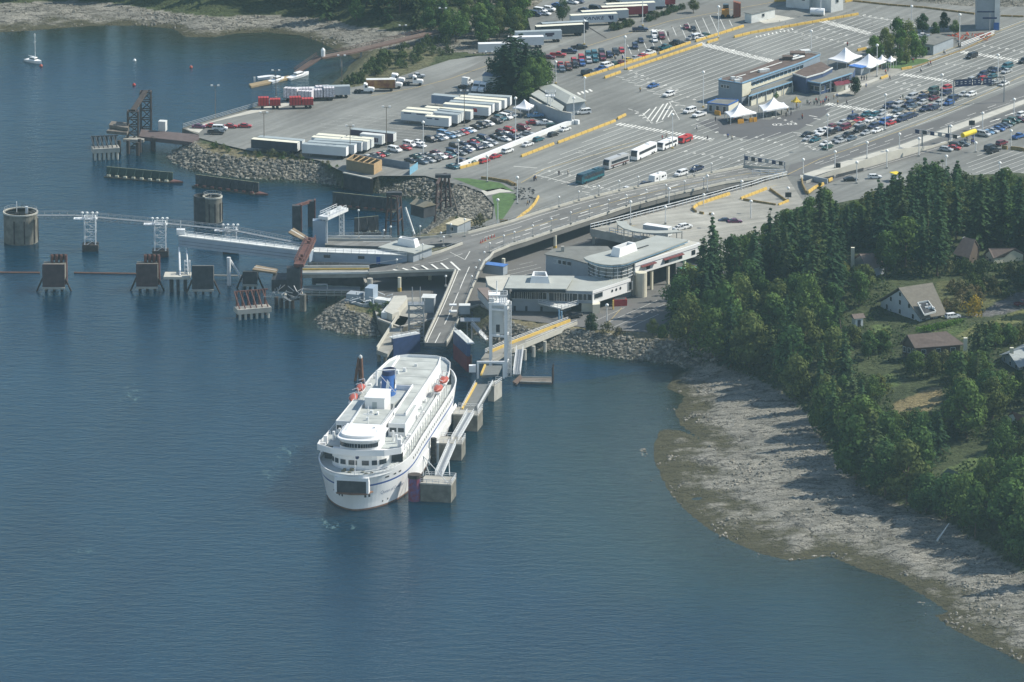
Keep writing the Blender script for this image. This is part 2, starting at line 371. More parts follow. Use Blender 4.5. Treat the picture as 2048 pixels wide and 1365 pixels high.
def paint(k,pts,z,c):
 setc(inpoly(xf,yf,[tuple(atc(k,a,b,z).to_2d())for a,b in pts])&land&~beach,c)
CR['RR']=(1600,560,4.549)
setc(land&inpoly(xf,yf,[tuple(at(x,y,4.).to_2d())for x,y in[(745,357),(850,356),(930,374),(964,388),(986,412),(980,440),(930,445),(860,420),(850,395)]]),np.array([.06,.062,.045]))
paint('RR',[(1240,20),(1500,30),(1760,60),(1930,60),(1930,120),(1700,260),(1560,320),(1330,300)],12.5,SHRUB)
paint('RR',[(840,1010),(1060,950),(1240,910),(1320,935),(1250,1060),(1100,1150),(960,1220),(900,1260),(840,1130)],12,DRYG)
paint('RR',[(500,870),(640,790),(800,760),(910,790),(915,880),(800,880),(640,860),(520,900)],12,GRASS*1.1)
paint('RR',[(630,365),(790,380),(850,430),(760,480),(650,470)],12.5,GRASS*1.3)
paint('RR',[(1400,500),(1560,420),(1800,360),(2038,270),(2300,200),(2300,340),(2038,390),(1800,440),(1500,540)],12.5,np.array([.15,.16,.06]))
paint('RR',[(1520,330),(1700,262),(1960,115),(2300,60),(2300,230),(2038,270),(1850,322),(1700,330),(1500,345),(1330,345)],12.5,DRIVE)
paint('RR',[(1100,470),(1500,400),(1540,440),(1350,520),(1150,520)],12.5,GRASS)
paint('BE',[(1060,1030),(1180,990),(1400,920),(1400,970),(1280,1060),(1100,1100)],11,GRASS*1.2)
paint('BE',[(1480,1310),(1740,1200),(1740,1330),(1500,1365)],10,SOIL)
col*=(1+.25*fbm(xf,yf,16,3,21))[:,None]
# ground material
gm=bpy.data.materials.new('ground_and_bedrock');gm.use_nodes=True;n=gm.node_tree;N=n.nodes;L=n.links;b=N['Principled BSDF'];b.inputs['Roughness'].default_value=.9;b.inputs['Specular IOR Level'].default_value=.2
geo=N.new('ShaderNodeNewGeometry');sep=N.new('ShaderNodeSeparateXYZ');L.new(geo.outputs['Position'],sep.inputs[0])
va=N.new('ShaderNodeAttribute');va.attribute_name='ground_colour';be=N.new('ShaderNodeAttribute');be.attribute_name='beach'
def noi(sc,det=5,mapping=None,rough=.6):
 q=N.new('ShaderNodeTexNoise');q.inputs['Scale'].default_value=sc;q.inputs['Detail'].default_value=det;q.inputs['Roughness'].default_value=rough
 if mapping:
  mp=N.new('ShaderNodeMapping');mp.inputs['Scale'].default_value=mapping[0];mp.inputs['Rotation'].default_value=mapping[1];L.new(geo.outputs['Position'],mp.inputs[0]);L.new(mp.outputs[0],q.inputs['Vector'])
 else:L.new(geo.outputs['Position'],q.inputs['Vector'])
 return q
def rng(src,a,b_,c,d):
 q=N.new('ShaderNodeMapRange');q.inputs[1].default_value=a;q.inputs[2].default_value=b_;q.inputs[3].default_value=c;q.inputs[4].default_value=d;L.new(src,q.inputs[0]);return q.outputs[0]
def mixc(f,a,c):
 q=N.new('ShaderNodeMix');q.data_type='RGBA'
 if isinstance(f,float):q.inputs[0].default_value=f
 else:L.new(f,q.inputs[0])
 for i,v in((6,a),(7,c)):
  if isinstance(v,tuple):q.inputs[i].default_value=(*v,1)
  else:L.new(v,q.inputs[i])
 return q.outputs[2]
def mth(op,a,c):
 q=N.new('ShaderNodeMath');q.operation=op
 for i,v in((0,a),(1,c)):
  if isinstance(v,(int,float)):q.inputs[i].default_value=v
  else:L.new(v,q.inputs[i])
 return q.outputs[0]
n1=noi(.9,8);n2=noi(.12,5);n3=noi(.30,7,((.75,1.25,1),(0,0,R(-35))),.72);n4=noi(2.2,4)
vor=N.new('ShaderNodeTexVoronoi');vor.feature='DISTANCE_TO_EDGE';vor.inputs['Scale'].default_value=.16
mpv=N.new('ShaderNodeMapping');mpv.inputs['Scale'].default_value=(.55,1.7,1);mpv.inputs['Rotation'].default_value=(0,0,R(-32))
dn=noi(.5,3);mv=N.new('ShaderNodeVectorMath');mv.operation='MULTIPLY_ADD';mv.inputs[1].default_value=(6,6,0);L.new(dn.outputs['Color'],mv.inputs[0]);L.new(geo.outputs['Position'],mv.inputs[2]);L.new(mv.outputs[0],mpv.inputs[0]);L.new(mpv.outputs[0],vor.inputs['Vector'])
base=mixc(rng(n1.outputs[0],.35,.68,0,1),va.outputs['Color'],va.outputs['Color'])
sc=N.new('ShaderNodeVectorMath');sc.operation='SCALE';L.new(va.outputs['Color'],sc.inputs[0]);L.new(rng(n1.outputs[0],.3,.72,.55,1.45),sc.inputs['Scale'])
rock=mixc(rng(n3.outputs[0],.40,.66,0,1),(.275,.268,.228),(.125,.122,.102))
rock=mixc(rng(n2.outputs[0],.45,.62,0,.6),rock,(.37,.355,.30))
rock=mixc(rng(n4.outputs[0],.48,.66,0,.8),rock,(.085,.083,.07))
crack=rng(vor.outputs['Distance'],0,.05,.9,0)
rock=mixc(crack,rock,(.055,.052,.045))
wet=mth('ADD',sep.outputs['Z'],mth('MULTIPLY',mth('SUBTRACT',n2.outputs[0],.5),2.4));wet=mth('ADD',wet,mth('MULTIPLY',mth('SUBTRACT',n1.outputs[0],.5),1.2))
weed=mixc(rng(n4.outputs[0],.4,.65,0,1),(.085,.082,.042),(.055,.052,.035))
rock=mixc(rng(wet,.45,1.1,1,0),rock,weed)
full=mixc(be.outputs['Fac'],sc.outputs[0],rock);L.new(full,b.inputs['Base Color'])
hsum=mth('ADD',mth('MULTIPLY',n1.outputs[0],.5),mth('MULTIPLY',n3.outputs[0],.9));hsum=mth('SUBTRACT',hsum,mth('MULTIPLY',crack,.35))
bp=N.new('ShaderNodeBump');bp.inputs['Strength'].default_value=1;bp.inputs['Distance'].default_value=1.1;L.new(hsum,bp.inputs['Height']);L.new(bp.outputs[0],b.inputs['Normal'])
ter=gridmesh('ground',TH_,gm,{'beach':(beach|(~land&((kk==1)|(kk==0))&(dC<14))).astype(float)},col);tag(ter,kind='structure')
# ---- water
wm=bpy.data.materials.new('sea_water');wm.use_nodes=True;n=wm.node_tree;N=n.nodes;L=n.links;N.clear()
out=N.new('ShaderNodeOutputMaterial');geo=N.new('ShaderNodeNewGeometry')
def wn(scale,det,mscale,rot,rough=.55):
 return noi(scale,det,(mscale,(0,0,R(rot))),rough)
w1=wn(.16,3,(1,2.2,1),18);w2=wn(.55,4,(1,1.8,1),-8);w3=wn(.012,4,(1,.45,1),12);w4=wn(1.6,2,(1,1.5,1),5);w5=wn(.035,4,(1,.4,1),-20,.65)
hh=mth('ADD',mth('MULTIPLY',w1.outputs[0],1.0),mth('MULTIPLY',w2.outputs[0],.55));hh=mth('ADD',hh,mth('MULTIPLY',w4.outputs[0],.18))
amp=rng(w3.outputs[0],.35,.65,.55,1.1)
bp=N.new('ShaderNodeBump');bp.inputs['Strength'].default_value=1.;bp.inputs['Distance'].default_value=.29;L.new(mth('MULTIPLY',hh,amp),bp.inputs['Height'])
gl=N.new('ShaderNodeBsdfGlossy');gl.inputs['Roughness'].default_value=.09;gl.inputs['Color'].default_value=(.88,.97,1,1);L.new(bp.outputs[0],gl.inputs['Normal'])
df=N.new('ShaderNodeSubsurfaceScattering');df.falloff='BURLEY';df.inputs['Scale'].default_value=1.;df.inputs['Radius'].default_value=(8,16,18);sh=N.new('ShaderNodeAttribute');sh.attribute_name='depth'
deep=mixc(rng(w5.outputs[0],.38,.66,0,1),(.0014,.019,.040),(.0026,.026,.050))
deepc=mixc(rng(sh.outputs['Fac'],1.,5.5,1,0),deep,(.012,.030,.026));L.new(deepc,df.inputs['Color']);L.new(bp.outputs[0],df.inputs['Normal'])
tr=N.new('ShaderNodeBsdfTransparent');tr.inputs[0].default_value=(.72,.86,.84,1)
m1=N.new('ShaderNodeMixShader');L.new(rng(sh.outputs['Fac'],0,2.3,.12,1),m1.inputs[0]);L.new(tr.outputs[0],m1.inputs[1]);L.new(df.outputs[0],m1.inputs[2])
fr=N.new('ShaderNodeFresnel');fr.inputs['IOR'].default_value=1.333;L.new(bp.outputs[0],fr.inputs['Normal'])
m2=N.new('ShaderNodeMixShader');L.new(mth('MULTIPLY',fr.outputs[0],.85),m2.inputs[0]);L.new(m1.outputs[0],m2.inputs[1]);L.new(gl.outputs[0],m2.inputs[2]);L.new(m2.outputs[0],out.inputs[0])
wat=gridmesh('sea_water',np.zeros_like(xf),wm,{'depth':np.where(land,0,-TH_)});tag(wat,kind='structure')
# ---- paved surfaces
def sheet(name,pts,z,mat):
 mb=MB();p=[(q[0],q[1])for q in pts];n_=len(p)
 ar=sum(p[i][0]*p[(i+1)%n_][1]-p[(i+1)%n_][0]*p[i][1]for i in range(n_))
 if ar<0:p=p[::-1]
 mb.add([(x,y,z)for x,y in p],[tuple(range(n_))]);return struct(name,mb,mat)
def pave(name,px,z,mat,lift):
 return sheet(name,[at(x,y,z).to_2d()for x,y in px],z+lift,mat)
 # ---- boulders of the sea wall
def boulder_stuff(name,spots,m,seed):
 r=random.Random(seed);base=[]
 bm=bmesh.new();bmesh.ops.create_icosphere(bm,subdivisions=1,radius=1.);V0=np.array([v.co[:]for v in bm.verts]);F0=[tuple(v.index for v in f.verts)for f in bm.faces];bm.free()
 vs=[];fs=[];o=0;nr=np.random.RandomState(seed)
 for(x,y,z,s_)in spots:
  k=V0*(1+nr.uniform(-.28,.28,(len(V0),1)))*nr.uniform(.65,1.25,3)*s_
  a=r.uniform(0,6.28);ca,sa=math.cos(a),math.sin(a)
  k=np.stack([k[:,0]*ca-k[:,1]*sa+x,k[:,0]*sa+k[:,1]*ca+y,k[:,2]*.8+z],1)
  vs+=k.tolist();fs+=[(a_+o,b_+o,c_+o)for a_,b_,c_ in F0];o+=len(V0)
 me=bpy.data.meshes.new(name);me.from_pydata(vs,[],fs);me.materials.append(m);ob=bpy.data.objects.new(name,me);C.objects.link(ob);ORG[ob.name]=(0,0,0);return ob
rmat=M('riprap_boulders',(.13,.128,.108),.9,var=.6,scale=.7,coord='World',col2=(.33,.315,.26))
ROCKW=[tuple(at(x,y,4.).to_2d())for x,y in[(745,357),(850,356),(930,374),(964,388),(986,412),(980,440),(930,445),(860,420),(850,395)]]
nr=np.random.RandomState(4);n0=150000
rx=nr.uniform(-130,75,n0);ry=nr.uniform(2080,2440,n0)
t_=terrain(rx,ry,False);ok=((t_[2]==3)|inpoly(rx,ry,ROCKW))&~t_[8]&~t_[9]&(((t_[1])&((t_[3]<8.3)|inpoly(rx,ry,ROCKW)))|(~t_[1]&(t_[3]<1.2)))
sp=[(a,b_,h_-.1,s_)for a,b_,h_,s_ in zip(rx[ok],ry[ok],t_[0][ok],nr.uniform(.35,.88,ok.sum())**1.5)]
rnd.shuffle(sp);sp=sp[:14000]
tag(boulder_stuff('riprap_boulders',sp,rmat,2),label='grey armour rock piled along the sea wall',cat='boulders',kind='stuff')
rx=nr.uniform(-185,190,n0);ry=nr.uniform(1850,2640,n0);t_=terrain(rx,ry,False)
bb=t_[1]&(((t_[2]==1)&~t_[6])|((t_[2]==0)&~t_[7]));cl=fbm(rx,ry,14,3,31)>.12;ok=(bb&cl)|(~t_[1]&(t_[2]==1)&(t_[3]<4)&(fbm(rx,ry,9,2,8)>.3))
sp=[(a,b_,h_+.05,s_)for a,b_,h_,s_ in zip(rx[ok],ry[ok],terrain(rx[ok],ry[ok])[0],nr.uniform(.2,.6,ok.sum()))][:3500]
tag(boulder_stuff('beach_stones',sp,M('beach_stones',(.17,.165,.13),.9,var=.5,scale=.3,coord='World',col2=(.33,.31,.26)),3),label='loose stones scattered over the rocky foreshore',cat='stones',kind='stuff')
HAZE=.000033
pave('terminal_lot',MAINP,5.,ASPH,0.)
pave('lower_yard',LOWP,4.,ASPHD,0.)
pave('gravel_apron',[(370,259),(515,217),(600,200),(640,194),(560,216),(470,234),(420,246),(398,266)],5.,CONCL,.012)
pave('asphalt_patch',[(1392,244),(1440,236),(1540,240),(1592,222),(1668,212),(1648,232),(1598,260),(1540,276),(1500,280),(1440,268)],5.,M('dark_patch',(.10,.10,.10),.9,coord='World',scale=.1,var=.1),.012)
RD=M('through_road_asphalt',(.125,.125,.12),.9,var=.16,scale=.08,coord='World',detail=8.)
pave('through_road',[(1572,352),(1580,330),(1720,290),(1880,238),(2048,168),(2300,60),(2300,110),(2048,198),(1905,250),(1800,288),(1650,332),(1600,350)],5.,RD,.012)
pave('median_strip',[(1600,351),(1650,335),(1800,291),(1905,253),(2048,200),(2300,112),(2300,122),(2048,209),(1905,265),(1800,303),(1650,346),(1602,362)],5.,CONCL,.10)
pave('terminal_exit_road',[(1602,364),(1650,348),(1800,305),(1905,267),(2048,211),(2300,124),(2300,170),(2048,240),(1960,268),(1905,292),(1800,322),(1700,352),(1640,374)],5.,RD,.014)
pave('grass_bank',[(905,357),(935,357),(1000,366),(1030,384),(1000,378),(975,384),(950,374),(925,364)],5.,M('mown_grass',(.07,.13,.04),.95,var=.25,scale=.6,coord='World'),.03)
pave('park_lawn',[(984,392),(1000,386),(1030,388),(1033,396),(1020,418),(1006,438),(993,440),(988,410)],5.,MATS['mown_grass'],.03)
pave('park_path',[(962,382),(1005,376),(1024,384),(1000,386),(972,392)],5.,CONCL,.03)
pave('truck_lane_road',[(880,182),(960,150),(985,126),(1085,128),(1180,95),(1240,75),(1330,48),(1400,35),(1480,22),(1570,5),(1570,-12),(1400,12),(1300,38),(1200,70),(1130,92),(1060,112),(985,112),(940,135),(860,168)],5.,M('faded_asphalt',(.165,.165,.15),.92,coord='World',scale=.06,var=.1),.010)
pave('concrete_pad',[(1500,36),(1550,30),(1590,37),(1560,44),(1530,48)],5.,CONCL,.02)
# garden beds between the lanes
# ------------ painted lines
ZL=5.03
def dirw(p0,p1,z=5.):
 a=at(*p0,z);b=at(*p1,z);d=(b-a).to_2d();return d.normalized()
def lanes(mb,poly,p0,p1,sp,w=.22,z=ZL,m=0,jitter=0):
 P=[at(x,y,z).to_2d()for x,y in poly];d=dirw(p0,p1);nrm=Vector((-d.y,d.x));o=at(*p0,z).to_2d()
 ks=[(p-o).dot(nrm)for p in P];k=math.ceil(min(ks)/sp)
 while k*sp<=max(ks):
  hit=[]
  for i in range(len(P)):
   a,b=P[i],P[(i+1)%len(P)];ka=(a-o).dot(nrm)-k*sp;kb=(b-o).dot(nrm)-k*sp
   if(ka<0)!=(kb<0):q=a.lerp(b,ka/(ka-kb));hit.append((q-o).dot(d))
  hit.sort()
  for t0,t1 in zip(hit[::2],hit[1::2]):
   if t1-t0<2:continue
   a=o+nrm*(k*sp)+d*t0;b=o+nrm*(k*sp)+d*t1;h=nrm*(w/2)
   mb.add([(*(a-h),z),(*(b-h),z),(*(b+h),z),(*(a+h),z)],[(0,1,2,3)],m)
  k+=1
def line(mb,p0,p1,w=.2,z=ZL,m=0,dash=None,k='P'):
 a=atc(k,*p0,z)if k!='P' else at(*p0,z);b=atc(k,*p1,z)if k!='P' else at(*p1,z)
 d=(b-a);L_=d.length;d.normalize();h=Vector((-d.y,d.x,0))*(w/2);t=0;on,off=dash or(L_,1)
 while t<L_:
  u=min(L_,t+on);q0=a+d*t;q1=a+d*u
  mb.add([q0-h,q1-h,q1+h,q0+h],[(0,1,2,3)],m);t+=on+off
def zebra(mb,p0,p1,wpx_dir,width,sp,bar,z=ZL,m=0):
 "crosswalk from p0 to p1 whose bars run along wpx_dir"
 a=at(*p0,z);b=at(*p1,z);d=b-a;L_=d.length;d.normalize();q=dirw(*wpx_dir);q=Vector((q.x,q.y,0))*(width/2);t=0
 while t<L_:
  c0=a+d*t;c1=a+d*min(L_,t+bar);mb.add([c0-q,c1-q,c1+q,c0+q],[(0,1,2,3)],m);t+=sp
mk=MB();DIR=((1250,175),(1400,122))
lanes(mk,[(1245,154),(1300,132),(1402,93),(1470,110),(1556,133),(1500,150),(1412,192),(1350,205),(1300,180)],*DIR,3.1)
lanes(mk,[(1428,88),(1520,68),(1712,34),(1835,54),(1830,66),(1745,80),(1720,92),(1625,100),(1590,118),(1520,108)],*DIR,3.1)
lanes(mk,[(1060,352),(1120,310),(1236,246),(1420,282),(1585,262),(1600,292),(1548,335),(1450,345),(1250,382),(1170,380)],*DIR,3.1)
lanes(mk,[(1600,290),(1626,262),(1660,236),(1648,212),(1740,182),(1800,146),(1880,108),(2048,38),(2300,-60),(2300,60),(2048,165),(1880,236),(1720,288),(1640,305)],*DIR,3.05)
lanes(mk,[(1380,250),(1430,235),(1440,262),(1400,268)],*DIR,3.0)
# truck lot stalls and car lot stalls
DT=((700,260),(790,268));lanes(mk,[(640,248),(700,230),(820,232),(760,262),(740,272),(650,272)],*DT,4.6,.1)
lanes(mk,[(730,268),(800,250),(870,262),(780,290)],*DT,3.6,.12)
lanes(mk,[(1330,60),(1440,25),(1470,50),(1430,70),(1370,80)],(1390,40),(1400,62),3.0)
lanes(mk,[(1225,100),(1300,75),(1330,62),(1350,80),(1290,98),(1240,118)],(1270,84),(1280,108),3.0)
lanes(mk,[(1210,165),(1300,55)],*DIR,3)
lanes(mk,[(1930,330),(1960,308),(2048,300),(2300,290),(2300,350),(2048,352),(1960,352)],(1950,330),(2000,312),3.0)
lanes(mk,[(1190,640),(1230,620),(1320,600),(1335,612),(1290,655),(1210,655)],(1205,650),(1290,612),4.2,.14,4.03)
lanes(mk,[(1005,545),(1060,520),(1090,540),(1060,552),(1010,556)],(1005,545),(1062,532),3.4,.14,4.03)
struct('lane_markings',mk,LINE)
mz=MB()
ZD=((1250,175),(1290,160))
zebra(mz,(1398,87),(1556,126),ZD,4.2,1.15,.62);zebra(mz,(1640,41),(1740,68),ZD,4.2,1.15,.62)
zebra(mz,(1236,248),(1424,280),ZD,3.4,1.5,.75);zebra(mz,(1654,208),(1756,224),ZD,3.4,1.2,.65);zebra(mz,(1756,224),(1782,232),ZD,3.4,1.2,.65)
zebra(mz,(1803,149),(1902,163),ZD,3.4,1.35,.7);zebra(mz,(1924,104),(2050,124),ZD,3.4,1.35,.7)
zebra(mz,(1156,188),(1186,180),((1150,182),(1162,191)),3.2,2.0,1.0)
zebra(mz,(1512,74),(1590,58),((1500,66),(1506,76)),2.4,1.9,.6);zebra(mz,(1302,60),(1330,62),ZD,2.6,1.3,.6)
for a,b in[((1110,905),(1170,850)),((1150,930),(1220,835)),((1180,945),(1275,812)),((1220,955),(1308,805)),((1265,935),(1330,825)),((1310,915),(1345,862))]:line(mz,a,b,.45,k='A3')
line(mz,(1000,850),(1090,878),.3,k='A3',dash=(2.5,1));line(mz,(1320,795),(1400,935),.3,k='A3',dash=(1.2,.8));line(mz,(1115,885),(1180,960),.3,k='A3',dash=(1.2,.8));line(mz,(1215,965),(1275,945),.3,k='A3')
# stop bars, stepped along the lane ends
for i in range(11):
 x=905+i*48;y=598+i*22;line(mz,(x,y),(x+62,y+10),.32,k='A3')
for i in range(12):
 x=1268+i*13;y=155+i*5.;line(mz,(x,y),(x+7,y-1),.5)
line(mz,(106,1298),(290,1312),.35,k='A3');line(mz,(262,75),(715,182),.35,k='Z')
for i in range(4):line(mz,(640+i*25,207+i*22),(700+i*22,220+i*22),.3,k='Z')
for a,b in[((590,1190),(650,1195)),((610,1178),(670,1180))]:line(mz,a,b,.3,k='A3')
for a,b in[((300,325),(430,350)),((370,370),(480,390)),((250,468),(360,490)),((55,595),(180,608)),((110,632),(180,640))]:line(mz,a,b,.45,k='D')
for a,b in[((1210,893),(1350,918)),]:line(mz,a,b,.4,k='H')
line(mz,(800,120),(1330,185),.25,k='A4')
line(mz,(1300,895),(1560,862),.2,k='A3',m=0)
# arrows and lane numbers painted on the asphalt
def arrow(mb,p,q,w=.35,z=ZL):
 a=at(*p,z);b=at(*q,z);d=(b-a);L_=d.length;d.normalize();n_=Vector((-d.y,d.x,0));c=a+d*(L_*.6)
 mb.add([a-n_*w/2,c-n_*w/2,c+n_*w/2,a+n_*w/2],[(0,1,2,3)]);mb.add([c-n_*w*1.6,b,c+n_*w*1.6],[(0,1,2)])
rr=random.Random(3)
for(x0,y0,x1,y1,n_)in[(1258,143,1350,182,9),(1412,88,1540,122,11),(1640,57,1690,72,5),(1560,60,1730,96,13),(1725,32,1840,52,11),(1890,128,1955,137,5),(1800,178,1840,184,4),(1965,92,2040,104,6),(1340,205,1392,240,6),(1270,228,1300,246,5),(1368,304,1510,328,9),(1790,166,1835,172,4),(1600,283,1625,300,4),(1430,266,1480,280,4),(1530,232,1580,244,5),(1082,340,1150,354,6),(1170,372,1215,380,4),(1510,275,1560,290,5),(1480,300,1520,312,4)]:
 for i in range(n_):
  t=i/max(1,n_-1);x=x0+(x1-x0)*t;y=y0+(y1-y0)*t
  if rr.random()<.5:arrow(mz,(x,y),(x+6.5,y-2.3),.45)
  else:line(mz,(x,y),(x+5,y-1.8),.3);line(mz,(x+2,y+1.3),(x+6,y),.3)
for x,y in[(1700,305),(1735,294),(1770,284),(1808,274),(1850,262),(1890,250),(1660,318),(1630,328),(1935,232),(1975,216)]:line(mz,(x,y),(x+17,y-6),.22,z=5.045)
for x,y in[(1640,335),(1720,312),(1800,288),(1880,262),(1960,232),(2020,208)]:line(mz,(x,y-6),(x+60,y-26),.14,z=5.045)
for x,y in[(1870,290),(1900,279),(1860,276),(1940,258),(1980,244),(2010,232)]:arrow(mz,(x,y),(x+22,y-7),.4,5.05)
line(mz,(1690,352),(1890,292),.15,z=5.045);line(mz,(1890,285),(2048,226),.15,z=5.045)
struct('road_paint',mz,LINEB)
my=MB()
for pts in[[(742,192),(830,176),(900,158),(985,128)],[(1050,128),(1150,100),(1240,72),(1340,42),(1560,2)],[(1570,352),(1640,318),(1720,291),(1800,262),(1905,220),(2048,150)],[(1850,118),(1900,98),(2010,58),(2060,38)],[(1042,366),(1090,338),(1180,312),(1300,285)],[(1200,300),(1280,282)]]:
 for a,b in zip(pts,pts[1:]):line(my,a,b,.28,z=5.04)
line(my,(845,1230),(950,1115),.2,k='Z',z=4.03)
struct('yellow_lane_lines',my,LINEY)
ms=MB();line(ms,(620,170),(830,300),.5,k='A3');struct('tar_seam',ms,DARK)
# seam of old tyre tracks in the lower yard and painted numbers 02-03 at the lane heads
def text3(name,txt,size,p,rz,mat,parent=None,upright=False,tilt=None,ext=.01,label=None,kind=None,xs=1.,font_shear=0.):
 cu=bpy.data.curves.new(name,'FONT');cu.body=txt;cu.size=size;cu.extrude=ext;cu.align_x='CENTER';cu.align_y='CENTER';cu.shear=font_shear;cu.resolution_u=2
 o=bpy.data.objects.new('tmp_text',cu);C.objects.link(o);dg=bpy.context.evaluated_depsgraph_get();me=bpy.data.meshes.new_from_object(o.evaluated_get(dg));bpy.data.objects.remove(o);bpy.data.curves.remove(cu)
 me.transform(Matrix.Diagonal((xs,1,1,1)));
 if upright:me.transform(Matrix.Rotation(R(90),4,'X'))
 me.transform(Matrix.Rotation(rz,4,'Z'));me.transform(Matrix.Translation(Vector(p)));me.materials.clear();me.materials.append(mat);me.name=name
 if parent:
  me.transform(Matrix.Translation(-Vector(ORG[parent.name])))
 o=bpy.data.objects.new(name,me);C.objects.link(o);ORG[o.name]=(0,0,0)
 if parent:o.parent=parent;ORG[o.name]=ORG[parent.name]
 if kind:o['kind']=kind
 return o
text3('lane_number_paint','02-03',3.8,at(1570,249,5.035),R(12),LINEB,kind='structure',ext=.001)
# ---------------------------------------------------------------- vehicles
def prof(mb,pts,w0,w1,z0,z1,m=0):
 "side outline (x,z) pushed out to both sides, narrower at the top"
 n=len(pts);W_=lambda z:w0+(w1-w0)*min(1,max(0,(z-z0)/(z1-z0)))
 vs=[(x,-W_(z),z)for x,z in pts]+[(x,W_(z),z)for x,z in pts]
 ar=sum(pts[i][0]*pts[(i+1)%n][1]-pts[(i+1)%n][0]*pts[i][1]for i in range(n))
 f=tuple(range(n));fs=[f if ar>0 else f[::-1],(tuple(range(n,2*n))[::-1]if ar>0 else tuple(range(n,2*n)))]
 for i in range(n):
  j=(i+1)%n;q=(i,n+i,n+j,j);fs.append(q if ar>0 else q[::-1])
 return mb.add(vs,fs,m)
def wheels(root,xs,y=.8,r=.33,w=.22,name='wheel'):
 for x in xs:
  for s_ in(-1,1):
   b=MB();b.tube((x,s_*(y-w/2),r),(x,s_*(y+w/2),r),r,n=10);o=b.build(name,DARK,root)
   b=MB();b.tube((x,s_*(y+w/2)-.01,r),(x,s_*(y+w/2)+.02,r),r*.55,n=8);b.build('rim',STEELG,o)
CARS={}
def car(kind):
 t=thing('car_'+kind,'x','car');b=MB();g=MB()
 if kind=='sedan':
  prof(b,[(-2.28,.3),(2.28,.3),(2.36,.62),(2.2,.76),(1.05,.92),(-1.65,.98),(-2.25,.93),(-2.36,.6)],.86,.84,.3,1.)
  prof(g,[(1.12,.9),(.42,1.36),(-.95,1.39),(-1.75,.95)],.80,.62,.9,1.4);prof(b,[(.36,1.35),(.3,1.42),(-.85,1.44),(-.98,1.37)],.63,.60,1.35,1.44)
  for x0,x1 in((1.12,.42),(-.25,-.25),(-1.75,-.95)):
   for s_ in(-1,1):b.beam((x0,s_*.81,.92),(x1,s_*.63,1.38),.07,.09)
  hx,wx,wy=2.3,(1.42,-1.38),.80
 elif kind=='wagon':
  prof(b,[(-2.25,.32),(2.2,.32),(2.28,.65),(2.1,.82),(1.15,.97),(-2.15,1.02),(-2.3,.7)],.87,.85,.3,1.)
  prof(g,[(1.2,.95),(.55,1.44),(-1.75,1.46),(-2.18,1.0)],.81,.66,.95,1.46);prof(b,[(.5,1.43),(.42,1.5),(-1.7,1.52),(-1.8,1.44)],.67,.63,1.4,1.52)
  for x0,x1 in((1.2,.55),(-.2,-.2),(-1.2,-1.15),(-2.18,-1.75)):
   for s_ in(-1,1):b.beam((x0,s_*.82,.97),(x1,s_*.67,1.45),.07,.09)
  hx,wx,wy=2.22,(1.38,-1.38),.80
 elif kind=='suv':
  prof(b,[(-2.3,.42),(2.3,.42),(2.38,.8),(2.25,1.0),(1.05,1.12),(-2.28,1.14),(-2.4,.8)],.93,.91,.4,1.14)
  prof(g,[(1.1,1.08),(.6,1.66),(-2.0,1.68),(-2.25,1.12)],.87,.74,1.1,1.68);prof(b,[(.56,1.65),(.5,1.74),(-1.95,1.76),(-2.06,1.66)],.75,.72,1.6,1.76)
  for x0,x1 in((1.1,.6),(-.3,-.3),(-1.25,-1.25),(-2.25,-2.0)):
   for s_ in(-1,1):b.beam((x0,s_*.88,1.1),(x1,s_*.75,1.67),.08,.1)
  hx,wx,wy=2.32,(1.5,-1.5),.86
 elif kind=='van':
  prof(b,[(-2.55,.38),(2.45,.38),(2.58,.8),(2.35,1.02),(1.55,1.2),(-2.5,1.2),(-2.6,.8)],.97,.96,.4,1.2)
  prof(g,[(1.62,1.15),(.95,1.82),(-2.3,1.84),(-2.52,1.18)],.92,.82,1.15,1.84);prof(b,[(.92,1.8),(.85,1.9),(-2.25,1.93),(-2.35,1.82)],.84,.8,1.8,1.93)
  for x0,x1 in((1.62,.95),(.4,.4),(-.9,-.9),(-2.52,-2.3)):
   for s_ in(-1,1):b.beam((x0,s_*.93,1.16),(x1,s_*.83,1.83),.1,.14)
  hx,wx,wy=2.5,(1.65,-1.6),.9
 else:
  prof(b,[(-2.8,.48),(2.75,.48),(2.85,.85),(2.7,1.05),(1.35,1.16),(-.75,1.18),(-.75,.78),(-2.8,.78)],.96,.95,.4,1.18)
  for s_ in(-1,1):b.box((-1.78,s_*.91,.78),(2.05,.1,.42))
  b.box((-2.77,0,.78),(.08,1.9,.42))
  prof(g,[(1.4,1.12),(.85,1.7),(-.45,1.72),(-.72,1.15)],.89,.75,1.1,1.72);prof(b,[(.8,1.69),(.75,1.78),(-.42,1.8),(-.5,1.7)],.76,.72,1.6,1.8)
  for x0,x1 in((1.4,.85),(.2,.2),(-.72,-.45)):
   for s_ in(-1,1):b.beam((x0,s_*.9,1.14),(x1,s_*.76,1.71),.08,.1)
  hx,wx,wy=2.78,(1.85,-1.75),.88
 b.build('body',PAINT,t);g.build('windows',GLASS,t);wheels(t,wx,wy,.34 if kind in('sedan','wagon')else .39)
 z=.66 if kind in('sedan','wagon')else .86
 for s_ in(-1,1):
  q=MB();q.box((hx,s_*.62,z),(.1,.34,.14));q.build('headlight',LAMPW,t)
 CARS[kind]=t;return t
for k_ in('sedan','wagon','suv','van','pickup'):car(k_)
